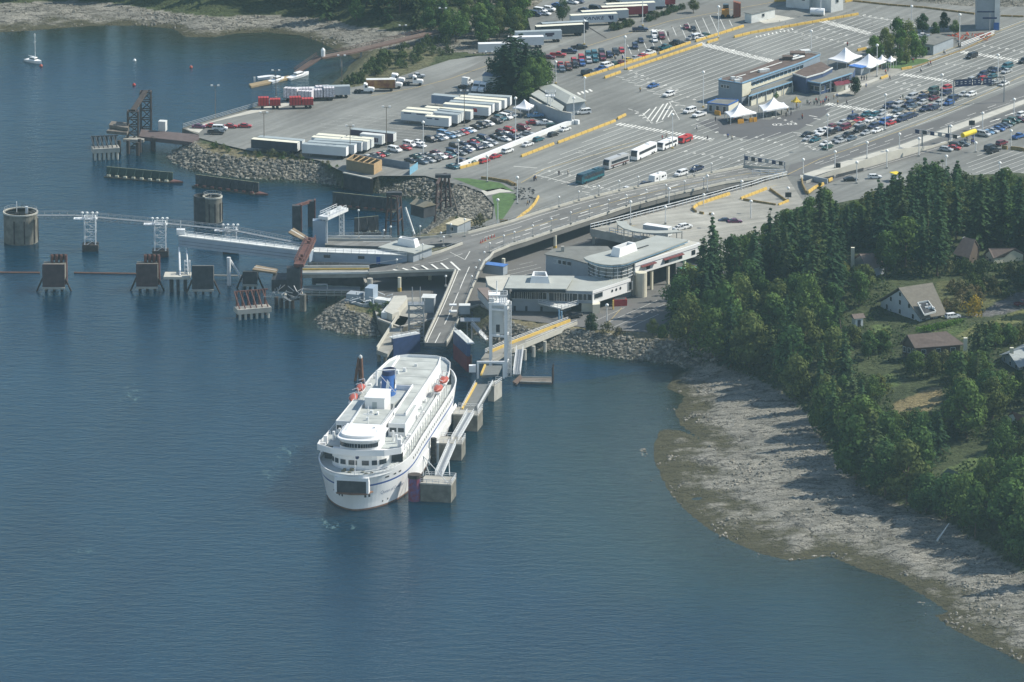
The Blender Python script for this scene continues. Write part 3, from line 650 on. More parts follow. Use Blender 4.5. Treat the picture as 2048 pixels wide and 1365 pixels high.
COL=dict(black=(.018,.02,.024),navy=(.02,.035,.085),white=(.78,.79,.78),silver=(.40,.42,.43),grey=(.20,.22,.23),red=(.42,.025,.03),maroon=(.14,.015,.03),green=(.02,.07,.055),teal=(.02,.11,.14),blue=(.04,.12,.33),sky=(.14,.28,.45),tan=(.40,.34,.24),brown=(.10,.05,.035),yellow=(.55,.40,.06),orange=(.50,.10,.04),slate=(.10,.14,.18),purple=(.14,.03,.09))
CN=dict(navy='navy blue',green='dark green',sky='light blue',slate='slate blue',purple='plum',teal='dark teal')
KN=dict(sedan='sedan',wagon='hatchback',suv='SUV',van='van',pickup='pickup truck')
NM=dict(sedan='parked_car',wagon='parked_car',suv='parked_car',van='parked_van',pickup='pickup_truck')
def _o(i):return['first','second','third','fourth','fifth','sixth','seventh','eighth','ninth','tenth','eleventh','twelfth','thirteenth','fourteenth','fifteenth','sixteenth','seventeenth','eighteenth','nineteenth','twentieth'][i]if i<20 else f'{i+1}th'
def ordn(i):return _o(i)
NCAR=0
def row(k,where,group,head,items,z=5.):
 "items: x y colour kind in crop pixels at the middle of the car"
 global NCAR
 L_=[]
 for it in items.split(';'):
  it=it.split()
  if len(it)<4:continue
  L_.append((float(it[0]),float(it[1]),it[2],{'s':'sedan','w':'wagon','u':'suv','v':'van','p':'pickup'}[it[3]],float(it[4])if len(it)>4 else head))
 for i,(x,y,c,kd,h)in enumerate(sorted(L_)):
  p=atc(k,x,y,z+.7);
  same=sum(1 for q in L_ if q[2]==c and q[3]==kd);a=f'{CN.get(c, c)} {KN[kd]}'
  lab=(f'{a}, the only one {where}' if same==1 else f'{a}, {ordn(i)} from the left {where}')
  o=dup(CARS[kd],(p.x,p.y,z+.02),R(h+rnd.uniform(-1.5,1.5)),lab,group,cat={'pickup':'pickup','van':'van'}.get(kd,'car'),color=COL[c]);o.name=NM[kd];NCAR+=1
g1='cars parked in the lot below the trailers'
row('A','in the back row beside the trailers',g1,-43,'245 712 silver s;325 690 black s;395 682 red s;465 662 green s;612 612 white v;760 582 red s;815 540 white v;930 505 white s;960 550 white w;1105 472 black u;1200 458 slate s;1262 440 white w;1285 395 sky v;1362 420 sky w;1432 408 silver w;1482 388 grey s;1545 372 red s;1598 350 sky s;1645 342 white s;1725 295 black s;1810 275 black u;1892 252 white w')
row('B','in the back row near the small tent',g1,-43,'640 425 black u;682 392 teal u;762 372 white v;820 345 slate v')
row('B','in the car lot beside the grey wall',g1,12,'1165 350 sky p;1130 442 red s;1290 452 white p;1408 500 green u')
row('B','by the tall lamp in the car lot',g1,-43,'1005 525 maroon v;820 550 red u;708 575 maroon w;1055 592 silver s -8;925 630 grey s;850 640 navy w;748 668 white s;786 605 white s;690 605 black s;600 640 black s')
row('A','in the double row of the car lot',g1,-43,'830 755 black s;900 705 green s;985 772 slate s;962 690 grey s;1085 752 silver s;1052 685 black s;1160 740 black u;1180 650 maroon s;1228 705 white p;1318 698 maroon s;1365 682 teal w;1412 650 navy v;1510 655 grey s;1440 562 black u;1590 620 navy s;1625 592 white s;1545 530 navy s;1720 575 navy v;1690 510 red s;1790 562 black s;1728 475 green s;1868 545 white w;1830 460 navy v;1940 512 silver w')
row('A','below the lamp by the white barrier',g1,-43,'1402 838 teal s;1540 778 navy u;1640 758 green s')
g2='cars standing along the long white barrier'
row('B','along the long white barrier',g2,53,'468 965 red w;622 902 red s;785 832 white u;1062 738 white s;1208 672 teal w;1408 604 black w;1572 532 white s')
row('Z','behind the overpass rail near the trailer home',g2,53,'985 198 white p')
g3='cars parked in the upper lot left of the yellow barriers'
row('C','by the hedge of the upper lot',g3,-8,'100 422 maroon s;205 398 red p;335 358 navy p;445 312 black p 20;1140 108 navy p 5')
row('C','in the double row of the upper lot',g3,-84,'232 512 red p;252 562 slate u;312 505 orange s;330 545 brown u;388 472 red u;402 515 black u;472 440 red v;480 495 blue u;550 402 teal v;556 465 silver u;620 392 teal v;630 455 teal u;702 378 black v;712 432 maroon v;790 400 navy u;860 372 black v;930 347 red w')
row('C','left of the yellow barrier',g3,50,'540 598 black v;612 590 slate s;700 558 blue p;762 518 white v;850 492 green s;930 478 maroon s;1005 452 yellow s;1092 430 silver s;1168 404 red s;1238 376 white p;1290 342 black p;1420 312 teal p;1545 260 black p;1600 262 black s;1728 202 silver s;1790 192 white v;1850 196 white s;1875 168 green s')
row('C','apart in the middle of the upper lot',g3,-84,'1082 300 navy u;1148 230 navy s;1300 170 white v;1306 222 white s;1385 190 maroon v;1668 78 maroon s;1745 98 black s')
row('C','moving by the stop bars','cars moving on the wide lanes',230,'1285 745 blue s;1465 848 white u;1705 1035 white v;1812 1078 white p')
g4='cars queued in the lanes beside the through road'
row('D','in the left half of the queue',g4,233,'265 615 black s;292 682 silver s;392 702 teal s;470 562 white s;500 605 white p;640 592 black p;575 560 white p;640 500 maroon w;862 515 maroon v;745 545 navy s;828 432 silver w;940 455 tan w;980 372 navy v;1080 392 red s;1100 455 silver s;1200 300 teal w;1268 392 white s;560 765 white s;590 815 green s;745 695 grey w;800 722 silver s;910 632 black p;965 680 slate s;1100 545 black v;1200 592 silver s;1310 492 navy u;1370 555 white s;1330 318 teal u;1440 278 silver w;1425 340 silver s;1580 440 red s;1490 425 blue v;1545 400 navy u;1640 375 white s;1710 325 white s;1560 175 navy v;1700 165 silver v;1700 235 slate s;1738 102 tan s;1870 150 navy u;1890 252 tan s;1770 382 navy v;1860 345 navy v;1935 320 navy s')
row('E','in the right half of the queue',g4,233,'282 822 silver v;265 895 navy s;440 832 navy u;462 765 tan w;612 718 green v;612 778 black u;625 838 maroon s;822 682 red u;820 755 navy u;450 905 silver w;285 965 slate s;500 1005 navy p;560 975 maroon s;625 990 navy s;705 922 silver u;865 912 blue w;915 850 navy v;1095 772 silver s;1215 775 white w;1210 548 silver w;1385 535 red w;1400 465 navy u;1545 500 teal w;1535 380 black s;1610 395 navy s;1570 595 silver s;1730 605 white s;1780 340 teal v;1775 410 silver s;2060 250 black p')
row('E','driving alone down the empty lanes','cars moving on the wide lanes',233,'1225 178 black v')
g5='cars parked along the exit road by the yellow canopy'
row('F','right of the yellow canopy',g5,-35,'1290 545 silver v;1372 505 sky s;1460 478 silver s;1570 442 blue s;1620 402 navy s;1700 375 slate s;1765 340 green u;1860 295 green u;1985 275 maroon s;2020 178 white u 50')
row('F','below and left of the yellow canopy',g5,-25,'600 822 silver w;745 792 red s;790 752 black u;915 722 slate s')
row('F','in the lot below the exit road',g5,50,'1425 800 black v;1480 852 black p;1635 712 maroon u;1950 585 blue p')
row('O','on the ramp lane beneath the concrete wall',g5,5,'1415 500 black s;1725 470 white w')
row('N','on the parking deck beside the lamp','cars on the parking deck',35,'1135 432 white s;1195 418 white u',z=7.3)
row('N','on the parking deck beside the trees','cars on the parking deck',10,'1660 345 navy s;1760 355 purple s',z=6.2)
row('T3','in the gravel lot behind the trees','cars in the gravel lot at the top',-30,'740 160 navy v;800 125 white v;850 150 white s;905 105 white u;1000 55 blue s;1165 22 white s;1230 12 navy s;1305 112 navy s;1435 98 black v;1640 12 black p')
row('Y','by the rail ramp','cars at the end of the truck lot',-5,'1552 985 purple s;1655 980 red s;1798 983 red s;1910 980 red s;1715 1003 white v;1685 1032 black p')
row('T5','under the trees beside the small shelter','cars on the wide lanes',10,'1220 290 white s')
row('A2','on the truck lot edge behind the white tractor','cars at the edge of the truck lot',10,'1300 595 silver p')
row('Z','under the terminal building beside the ramp','cars in the lower yard',30,'570 1180 black p',z=4.)
row('RR','parked beside the hedge of the gabled house','cars at the houses',25,'1390 332 white u;2030 215 maroon p 30',z=12.5)
# ------------ trailers
def trailer(k,p0,p1,side,roof,label,group='semi trailers standing in the truck lots',H=4.1,W_=2.6,z=5.,end=None,box=True):
 a=atc(k,*p0,z+H);b=atc(k,*p1,z+H);d=(b-a).to_2d();Ln=d.length;d.normalize();n_=Vector((-d.y,d.x))
 rz=math.atan2(d.y,d.x);o=a.to_2d()+n_*(W_/2)
 t=thing('semi_trailer',label,'trailer',(o.x,o.y,z),group,rz);ORG[t.name]=(0,0,0)
 fl=1.15
 b_=MB();b_.box((Ln/2,0,fl),(Ln,W_,H-fl-.04));
 for i in range(1,int(Ln/1.2)):b_.box((i*1.2,-W_/2-.015,fl+.1),(.06,.03,H-fl-.2))
 b_.build('box_body',side,t)
 r=MB();r.box((Ln/2,0,H-.04),(Ln+.02,W_+.02,.05));r.build('roof',roof,t)
 e=MB()
 for s_ in(-.64,.64):e.box((Ln+.015,s_,fl+.08),(.03,1.2,H-fl-.2))
 e.build('rear_door',end or WHITE2,t)
 c=MB();c.box((Ln/2,0,.95),(Ln-.4,1.0,.2));c.build('chassis',DKST,t)
 for x in((Ln-1.2,Ln-2.5)if Ln>10 else(Ln-1.3,)):
  for s_ in(-1,1):
   w_=MB();w_.tube((x,s_*1.0-.25,.5),(x,s_*1.0+.25,.5),.5,n=10);w_.build('wheel',DARK,t)
 for s_ in(-1,1):
  l_=MB();l_.box((2.6 if Ln>10 else 1.2,s_*.8,0),(.16,.16,1.0));l_.build('landing_leg',STEELG,t)
 t['len']=1;del t['len']
 return t,a,b,Ln,rz
TW=M('trailer_white',(.60,.63,.64),.5,var=.06,scale=.3);TG=M('trailer_grey',(.40,.44,.47),.5,var=.08,scale=.3);TRC=M('trailer_cream_roof',(.74,.72,.58),.6,var=.06,scale=.3)
TRG=M('trailer_grey_roof',(.33,.38,.39),.6,var=.08,scale=.3);TN=M('trailer_dark_side',(.03,.04,.06),.6,var=.3,scale=.6);TB=M('trailer_blue_side',(.20,.26,.36),.6,var=.1);TK=M('trailer_black_slatted',(.06,.075,.08),.6,var=.35,scale=2.);TR=M('trailer_red_side',(.26,.035,.045),.6,var=.1)
TP=M('trailer_purple_side',(.075,.055,.085),.6,var=.3,scale=.5)
trailer('T1',(110,1020),(790,1080),TG,TRG,'grey trailer behind the dark trailer nearest the sea wall')
trailer('T1',(15,1052),(715,1112),TN,TRC,'dark navy trailer with a cream roof above the sea wall')
ft='above the timber shed'
trailer('T1',(1000,985),(1412,1020),TW,TRC,'short cream roofed trailer, farthest left '+ft);trailer('T1',(930,1022),(1345,1054),TW,TRC,'short cream roofed trailer touching the grey roofs '+ft)
trailer('T1',(1445,1022),(1840,1055),TW,TRC,'short cream roofed trailer, rightmost '+ft);trailer('T1',(1365,1055),(1775,1090),TW,TRC,'short cream roofed trailer, second from the right '+ft)
trailer('T1',(960,1062),(1690,1105),TG,TRG,'grey roofed trailer, third from the front '+ft,end=WHITE);trailer('T1',(870,1092),(1580,1145),TG,TRG,'grey roofed trailer, second from the front '+ft,end=WHITE)
trailer('T1',(785,1128),(1455,1180),TW,TRG,'long white sided trailer, nearest the camera '+ft,end=WHITE)
trailer('A',(5,335),(590,395),TP,TRG,'long dark purple trailer behind the small white one');t,a,b,Ln,rz=trailer('A',(135,395),(435,425),TW,WHITE2,'short white trailer with a faded plum logo');
lg=MB();lg.box((Ln*.68,-1.315,1.7),(2.4,.02,1.5));lg.build('side_logo',TP,t)
fu='in the row beside the small tent'
trailer('T2',(700,478),(1040,512),TB,TRG,'blue grey trailer behind the cream roofed row',H=4.0)
trailer('T2',(1190,478),(1775,512),TG,TRG,'grey roofed trailer, farthest back '+fu,end=WHITE);trailer('T2',(1080,502),(1700,552),TW,TRC,'cream roofed trailer, second from the back '+fu,end=WHITE)
trailer('T2',(1000,534),(1622,585),TW,TRC,'cream roofed trailer, third from the back '+fu,end=WHITE);trailer('T2',(940,572),(1535,612),TG,TRG,'grey roofed trailer, second from the front '+fu,end=WHITE)
t,a,b,Ln,rz=trailer('T2',(860,602),(1482,652),TW,TRC,'cream roofed trailer with a dark red emblem on its white side',end=WHITE)
lg=MB();lg.box((Ln*.69,-1.33,2.2),(2.0,.02,.9));lg.box((Ln*.7,-1.33,3.1),(1.3,.02,.35));lg.build('side_logo',REDP,t)
fm='in the mid lot block'
trailer('T2',(605,648),(1235,705),TG,TRC,'long cream roofed curtain trailer with open rear frame')
trailer('T2',(345,665),(755,700),TW,TRC,'short cream roofed trailer, farthest back '+fm);t,a,b,Ln,rz=trailer('T2',(285,702),(695,740),TW,TRC,'short cream roofed trailer, leftmost '+fm)
lg=MB();lg.box((Ln*.22,-1.33,3.45),(2.6,.02,.35));lg.box((Ln*.66,-1.33,3.45),(3.0,.02,.35));lg.build('side_lettering',NAVY,t)
trailer('T2',(770,680),(1110,722),TG,TRG,'short grey roofed trailer, third from the front '+fm);trailer('T2',(715,718),(1060,755),TG,TRG,'short grey roofed trailer, second from the front '+fm)
t,a,b,Ln,rz=trailer('T2',(610,770),(938,798),TW,TRC,'short white trailer with blue lettering, nearest the camera '+fm,end=WHITE)
lg=MB();lg.box((Ln*.2,-1.33,3.3),(1.9,.02,.35));lg.box((Ln*.5,-1.33,3.2),(1.4,.02,.45));lg.build('side_lettering',NAVY,t)
trailer('T3',(98,505),(590,492),TW,WHITE,'white trailer left of the big dark tree');trailer('T3',(520,372),(1045,352),TW,TRG,'white trailer with a dark red shield logo')
t=bpy.data.objects[list(o.name for o in C.objects if o.name.startswith('semi_trailer'))[-1]]
lg=MB();lg.box((12.0,-1.33,2.65),(3.2,.02,.75));lg.prism([(0,0),(1,0),(1,1),(0,1)],0,0.001);lg=MB();lg.box((12.0,-1.33,2.7),(3.2,.02,.8));lg.box((12.0,-1.33,2.2),(2.0,.02,.5));lg.build('side_logo',TP,t)
trailer('T3',(440,430),(840,420),TW,WHITE,'short white trailer touching the big dark tree')
trailer('T3',(825,275),(1350,248),TN,TRG,'navy ended trailer behind the black slatted trailer',end=NAVY);trailer('T3',(757,308),(1295,280),TK,TRC,'black slatted trailer with a cream roof',end=TK)
trailer('T3',(1278,140),(1805,112),TG,TRC,'pale grey trailer behind the lettered white one',end=WHITE)
t,a,b,Ln,rz=trailer('T3',(1150,182),(1680,156),TW,TRC,'white trailer lettered YANKE along its side',end=WHITE)
text3('side_lettering','YANKE',1.75,(Ln*.48,-1.35,2.75),0,NAVY,t,upright=True,xs=1.35,font_shear=.2)
lg=MB();lg.add([(Ln*.84,-1.34,2.0),(Ln*.88,-1.34,2.0),(Ln*.86,-1.34,3.5),(Ln*.79,-1.34,3.5)],[(0,1,2,3)]);lg.add([(Ln*.885,-1.34,2.0),(Ln*.91,-1.34,2.0),(Ln*.91,-1.34,3.5),(Ln*.87,-1.34,3.5)],[(0,1,2,3)]);lg.build('side_emblem',NAVY,t)
trailer('T3',(1555,55),(2110,30),TW,TRC,'cream roofed white trailer behind the red one',end=WHITE);trailer('T3',(1505,88),(2025,66),TR,TRC,'red sided trailer in the far trailer row',end=TR)
trailer('T4',(20,0),(512,-20),TW,TRC,'white trailer at the very top edge beside the red trailer',end=WHITE);trailer('T4',(300,-32),(630,-42),TR,TRC,'red trailer end at the very top edge',end=TR)
# flat loads
def flatbed(k,p0,p1,label,mats,H=3.2,blocks=2,z=5.,wh=True):
 a=atc(k,*p0,z);b=atc(k,*p1,z);d=(b-a).to_2d();Ln=d.length;d.normalize();rz=math.atan2(d.y,d.x);n_=Vector((-d.y,d.x));o=a.to_2d()+n_*1.3
 t=thing('flatbed_trailer',label,'trailer',(o.x,o.y,z),'loaded flatbeds by the sea railing',rz);ORG[t.name]=(0,0,0)
 q=MB();q.box((Ln/2,0,1.1),(Ln,2.5,.18));q.build('deck',TIMBER,t)
 for x in(Ln-1.2,Ln-2.5,1.5):
  for s_ in(-1,1):
   w_=MB();w_.tube((x,s_*1.0-.25,.5),(x,s_*1.0+.25,.5),.5,n=10);w_.build('wheel',DARK,t)
 step=Ln/blocks
 for i in range(blocks):
  q=MB();hh_=H-(.6 if i%2 else 0)
  q.box((step*(i+.5),0,1.29),(step-.35,2.4,hh_-1.3));q.build('wrapped_load',mats[i%len(mats)],t)
  s2=MB()
  for j in range(3):s2.box((step*(i+.25*(j+1)),0,1.285),(.12,2.44,hh_-1.26))
  s2.build('strap',NAVY if mats[0]!=REDP else DARK,t)
PAL=M('wrapped_lumber',(.62,.58,.60),.7,var=.35,scale=2.2,col2=(.8,.78,.8))
trailer('T1',(625,290),(1085,280),TG,WHITE2,'long pale trailer behind the wrapped lumber loads',H=3.6);trailer('T1',(1110,262),(1520,250),TG,TRG,'pale blue grey trailer behind the wrapped loads',end=WHITE)
flatbed('T1',(1000,440),(1440,420),'flatbed of wrapped pallets, rightmost by the railing',[PAL],4.1,2);flatbed('T1',(760,480),(1290,470),'flatbed of wrapped pallets, middle one by the railing',[PAL],4.4,3)
flatbed('T1',(500,480),(940,510),'flatbed of wrapped lumber behind the red tarped loads',[PAL],4.6,2)
flatbed('T1',(120,605),(470,600),'red tarped load on the left short trailer',[REDP],4.0,2);flatbed('T1',(600,600),(970,590),'red tarped load on the right short trailer',[REDP],4.0,2)
# ------------ tractors and box trucks
def tractor(k,x,y,head,label,boxed=0,grp='highway tractors in the truck lot',z=5.,day=False):
 p=atc(k,x,y,z);t=thing('truck_tractor',label,'truck',(p.x,p.y,z),grp,R(head));ORG[t.name]=(0,0,0)
 q=MB();q.box((0,0,.7),(6.4+boxed*.5,.9,.3));q.build('chassis',DKST,t)
 q=MB();prof(q,[(1.2,.8),(3.4,.8),(3.5,1.6),(3.2,1.9),(1.3,2.1)],1.0,.95,.8,2.);q.build('hood',WHITE,t)
 q=MB();prof(q,[(-.9 if not day else .0,.9),(1.5,.9),(1.5,2.1),(1.15,2.95),(.8,3.3),(-.9 if not day else .0,3.45)],1.2,1.1,.9,3.4);cab_=q.build('cab',WHITE,t)
 q=MB();q.add([(1.53,-1.0,2.15),(1.53,1.0,2.15),(1.22,.95,2.85),(1.22,-.95,2.85)],[(0,1,2,3)]);q.box((.8,-1.19,2.1),(.8,.04,.7));q.box((.8,1.19,2.1),(.8,.04,.7));q.build('windows',GLASS,cab_)
 for x_ in(2.5,-1.6,-2.8):
  for s_ in(-1,1):
   w_=MB();w_.tube((x_,s_*.95-.22,.52),(x_,s_*.95+.22,.52),.52,n=10);w_.build('wheel',DARK,t)
 if boxed:
  q=MB();q.box((-1.2-boxed/2,0,1.2),(boxed,2.5,2.7));bx_=q.build('cargo_box',BOXM,t);q=MB();q.box((-1.2-boxed/2,0,3.9),(boxed+.02,2.52,.05));q.build('roof',WHITE2,bx_)
 return t
BOXM=M('painted_produce_panel',(.30,.07,.05),.6,var=.5,scale=.55,col2=(.42,.25,.07))
tractor('T2',165,385,-8,'white tractor nose beside the coloured box trailer, in front');tractor('T2',450,345,-5,'white bobtail tractor standing alone on the truck lot',day=True)
tractor('T2',200,320,-8,'white tractor at the back of the coloured box trailer');tractor('T1',1730,350,-5,'white bobtail tractor left of the coloured box trailer',day=True)
trailer('T1',(1765,155),(2200,150),BOXM,WHITE2,'box trailer with a bright picture of fruit on its side')
tractor('T2',1170,370,60,'tall white tractor beside the old grey shed');tractor('T2',1330,430,250,'white tractor behind the cream trailers, left of a pair');tractor('T2',1420,440,250,'white tractor behind the cream trailers, right of a pair')
# ------------ coaches
def coach(k,x0,y0,x1,y1,paint,stripe,label,H=3.4,z=5.,nm='coach_bus',small=False):
 "front ground point to rear ground point along the near side"
 a=atc(k,x0,y0,z);b=atc(k,x1,y1,z);d=(a-b).to_2d();Ln=d.length;d.normalize();rz=math.atan2(d.y,d.x);n_=Vector((-d.y,d.x));o=(a.to_2d()+b.to_2d())/2-n_*1.25
 t=thing(nm,label,'bus',(o.x,o.y,z),'coaches waiting in line',rz);ORG[t.name]=(0,0,0);h2=Ln/2
 q=MB();prof(q,[(-h2,.4),(h2-.05,.4),(h2,.9),(h2-.05,H-.9),(h2-.5,H-.15),(h2-.9,H),(-h2+.3,H),(-h2,H-.3)],1.27,1.2,.4,H);bd=q.build('body',paint,t)
 q=MB()
 for s_ in(-1,1):q.box((-.4,s_*1.245,H*.5),(Ln-2.2,.06,H*.27))
 q.build('side_window',GLASS,bd)
 q=MB();q.add([(h2+.02,-1.1,H*.42),(h2+.02,1.1,H*.42),(h2-.04,1.08,H-.8),(h2-.04,-1.08,H-.8)],[(0,1,2,3)]);q.add([(h2-.03,-1.08,H-.8),(h2-.03,1.08,H-.8),(h2-.44,1.05,H-.16),(h2-.44,-1.05,H-.16)],[(0,1,2,3)]);q.build('windscreen',GLASS,bd)
 if stripe:
  q=MB()
  for s_ in(-1,1):q.box((-.4,s_*1.262,H*.27),(Ln-1.4,.04,H*.12))
  q.build('stripe',stripe,bd)
 q=MB();q.box((-h2*.5,0,H),(2.2,1.5,.22));q.build('roof_unit',paint,bd)
 for x_ in((h2-2.4,-h2+2.2,-h2+3.5)if not small else(h2-1.5,-h2+1.6)):
  for s_ in(-1,1):
   w_=MB();w_.tube((x_,s_*1.12-.17,.5),(x_,s_*1.12+.17,.5),.5,n=10);w_.build('wheel',DARK,t)
 return t
TEAL=M('coach_teal',(.012,.035,.08),.3,var=.4,scale=.5,col2=(.015,.10,.13));CG=M('coach_grey',(.42,.43,.43),.35,var=.06)
coach('A3',640,1448,815,1385,TEAL,M('coach_teal_stripe',(.02,.15,.17),.4),'dark teal coach at the front of the bus line')
coach('A3',850,1330,1010,1275,CG,M('coach_brown_stripe',(.12,.05,.04),.4),'grey coach with a dark brown window band')
coach('A3',1070,1262,1225,1190,WHITE,None,'tall white coach, third in the bus line',H=3.6)
coach('A3',1270,1182,1388,1135,WHITE,None,'small white shuttle bus behind the tall coach',H=2.8,small=True,nm='shuttle_bus')
coach('A3',1425,1128,1505,1098,REDP,None,'dark red van at the end of the bus line',H=2.1,small=True,nm='passenger_van')
# white vans and travel trailer near the overpass
row('Z','just right of the travel trailer','cars waiting behind the travel trailer',233,'1412 68 white v;1535 30 navy p;1130 155 navy p')
row('A3','in front of the gatehouse beside the planter','cars waiting behind the travel trailer',200,'650 875 white v')
p=atc('Z',1230,135,5);t=thing('travel_trailer','boxy white travel trailer parked by the overpass','caravan',p,None,R(56));ORG[t.name]=(0,0,0)
q=MB();prof(q,[(-3.6,.5),(3.4,.5),(3.7,1.4),(3.2,2.8),(-3.5,2.9),(-3.7,1.2)],1.22,1.18,.5,2.9);bd=q.build('body',WHITE,t)
q=MB();q.box((1.2,-1.23,1.5),(1.2,.05,.6));q.box((-2.2,-1.23,1.5),(.8,.05,.6));q.box((2.6,-1.23,1.6),(.6,.05,.5));q.build('window',GLASS,bd)
q=MB();q.box((-.6,-1.235,.7),(.8,.05,1.8));q.build('door',WHITE2,bd);q=MB();q.box((.5,0,2.9),(.9,.8,.25));q.build('roof_vent',WHITE2,bd);wheels(t,(-.4,.5),1.05,.36)
# ---------------------------------------------------------------- buildings and raised roads
def PX(k,pts,z):return[atc(k,x,y,z)for x,y in pts]
def P2(k,pts,z):return[atc(k,x,y,z).to_2d()for x,y in pts]
def quadbox(mb,k,p0,p1,depth,z0,z1,m=0,zr=None):
 "box whose front bottom edge is seen from p0 to p1 at height zr, going depth away"
 zr=z0 if zr is None else zr;a=atc(k,*p0,zr).to_2d();b=atc(k,*p1,zr).to_2d();d=(b-a).normalized();n_=Vector((-d.y,d.x))
 if n_.y<0:n_=-n_
 mb.prism([a,b,b+n_*depth,a+n_*depth],z0,z1,m);return a,b,n_
def winrow(parent,a,b,z,h,w,n,m=None,name='window',out=.06,frame=WHITE2):
 "n windows on the wall line a-b facing the camera side"
 a=Vector(a[:2]);b=Vector(b[:2]);d=b-a;L_=d.length;d.normalize();nn_=Vector((d.y,-d.x))
 for i in range(n):
  c=a+d*(L_*(i+.5)/n)+nn_*out;q=MB();q.beam((*(c-d*w/2),z+h/2),(*(c+d*w/2),z+h/2),.06,h);o=q.build(name,m or GLASS,parent)
  q=MB();c2=c+nn_*.03
  for s_ in(-1,1):q.beam((*(c2+d*(w/2*s_)),z-.05),(*(c2+d*(w/2*s_)),z+h+.05),.1,.1)
  q.beam((*(c2-d*w/2),z+h+.04),(*(c2+d*w/2),z+h+.04),.1,.1);q.beam((*(c2-d*w/2),z-.04),(*(c2+d*w/2),z-.04),.1,.1);q.build('frame',frame,o)
def skylight(parent,k,pts,z,h,label=None):
 "white tapered roof housing with an open top, standing on the roof"
 p=P2(k,pts,z);c=sum(p,Vector((0,0)))/4;q=MB();t=[c+(v-c)*.82 for v in p]
 vs=[(*v,z)for v in p]+[(*v,z+h)for v in t]+[(*(c+(v-c)*.66),z+h)for v in p]+[(*(c+(v-c)*.66),z+h*.45)for v in p]
 fs=[]
 for i in range(4):
  j=(i+1)%4;fs+=[(i,j,4+j,4+i),(4+i,4+j,8+j,8+i),(8+i,8+j,12+j,12+i)]
 q.add(vs,fs);o=q.build('roof_housing',WHITE,parent);q=MB();q.add([(*(c+(v-c)*.66),z+h*.46)for v in p],[(0,1,2,3)]);q.build('louvre',DKST,o);return o
 # ---- main terminal building
o0=atc('N',700,1180,4.)
T=thing('terminal_building','long white ferry terminal with a round glazed end and grey roof','building',o0)
RZ=15.6
roofN=[(1235,572),(1100,620),(900,697),(760,748),(620,800),(545,828),(470,846),(360,855),(270,849),(180,833),(105,808),(60,788),(40,768),(120,742),(330,690),(500,638),(650,590),(780,548),(870,517),(960,530)]
rp=P2('N',roofN,RZ);cc=sum(rp,Vector((0,0)))/len(rp)
q=MB();q.prism(rp,RZ-.35,RZ);rf=q.build('roof',ROOFG,T)
q=MB();inn=[cc+(v-cc)*.985 for v in rp];q.prism(inn,RZ-.75,RZ-.36);q.build('fascia',BLUEL,rf)
body=[v+(cc-v).normalized()*1.7 for v in rp]
q=MB();q.prism(body,10.0,RZ-.76);q.build('wall',WHITE2,T);q=MB();q.prism([cc.lerp(v,.92)for v in body[4:16]],4.,10.29);q.build('lower_core',PALEW,T)
gl_=[v+(cc-v).normalized()*1.62 for v in rp]
q=MB();seg=gl_[3:14]
q.strip([(*v,10.0)for v in seg],[(*v,RZ-.9)for v in seg]);q.build('curved_glazing',M('glazing_painted_bright',(.13,.155,.165),.15,var=.5,scale=.35,spec=.6),T)  # glass colour lightened to imitate a bright interior and reflections
q=MB()
for a,b in zip(seg,seg[1:]):
 n_=max(1,round((b-a).length/1.9))
 for i in range(n_+1):
  v=a.lerp(b,i/n_);v=v+(v-cc).normalized()*.06;q.beam((*v,10.0),(*v,RZ-.8),.16,.16)
for z_ in(10.7,11.7,12.8,14.1,RZ-.95):
 for a,b in zip(seg,seg[1:]):
  e=((a+b)/2-cc).normalized()*.07;q.beam((*(a+e),z_),(*(b+e),z_),.16,.3 if z_>14 and z_<15 else .12)
q.build('glazing_frame',WHITE,T)
skylight(T,'N',[(345,748),(445,770),(655,690),(560,672)],RZ,2.6)
q=MB();q.beam(atc('N',650,672,RZ+.1),atc('N',775,632,RZ+.1),.5,.25);q.build('roof_gutter',DKST,T)
# upper side storey over the passage
sv=P2('N',[(628,838),(1372,606)],14.2);d=(sv[1]-sv[0]).normalized();n_=Vector((-d.y,d.x))
q=MB();q.prism([sv[0],sv[1],sv[1]+n_*6.5,sv[0]+n_*6.5],10.4,14.2);sd=q.build('side_gallery',WHITE,T)
q=MB();q.prism([sv[0]+n_*.5+d*.5,sv[1]+n_*.5-d*.5,sv[1]+n_*4,sv[0]+n_*4],14.2,14.22);q.build('gallery_roof',CONCL,sd)
q=MB();q.beam((*(sv[0]-n_*.04),13.1),(*(sv[1]-n_*.04),13.1),.05,.12);q.build('trim_line',NAVY,sd)
for t0,t1 in((.08,.30),(.42,.72)):
 a=sv[0].lerp(sv[1],t0);b=sv[0].lerp(sv[1],t1);q=MB();q.slab([(*a,12.9),(*b,12.9),(*(b-n_*.9),12.6),(*(a-n_*.9),12.6)],.12);q.build('awning',M('maroon_awning',(.13,.03,.03),.7),sd)
for t0 in(.17,.45,.66,.86):
 a=sv[0].lerp(sv[1],t0)-n_*.04;q=MB();q.beam((*a,11.9),(*(a+d*1.8),11.9),.06,1.5);q.build('window',GLASS,sd)
q=MB();q.prism([sv[0]+n_*5+d*4,sv[0]+n_*5+d*26,sv[0]+n_*6.4+d*26,sv[0]+n_*6.4+d*4],4,10.4);q.build('passage_wall',M('passage_painted_shade',(.06,.065,.07),.9),T)  # near-black colour paints the shade inside the passage
for t0 in(9.,17.,25.,33.):
 c=sv[0]+d*t0+n_*.8;q=MB();q.box((*c,4.),(.7,.7,6.4),rz=math.atan2(d.y,d.x));q.build('column',CREAM,T)
c=atc('N',697,1228,4.).to_2d()+Vector((0,1.7));q=MB();q.tube((*c,4.),(*c,11.6),1.75,n=20);q.build('round_tower',CREAM,T)
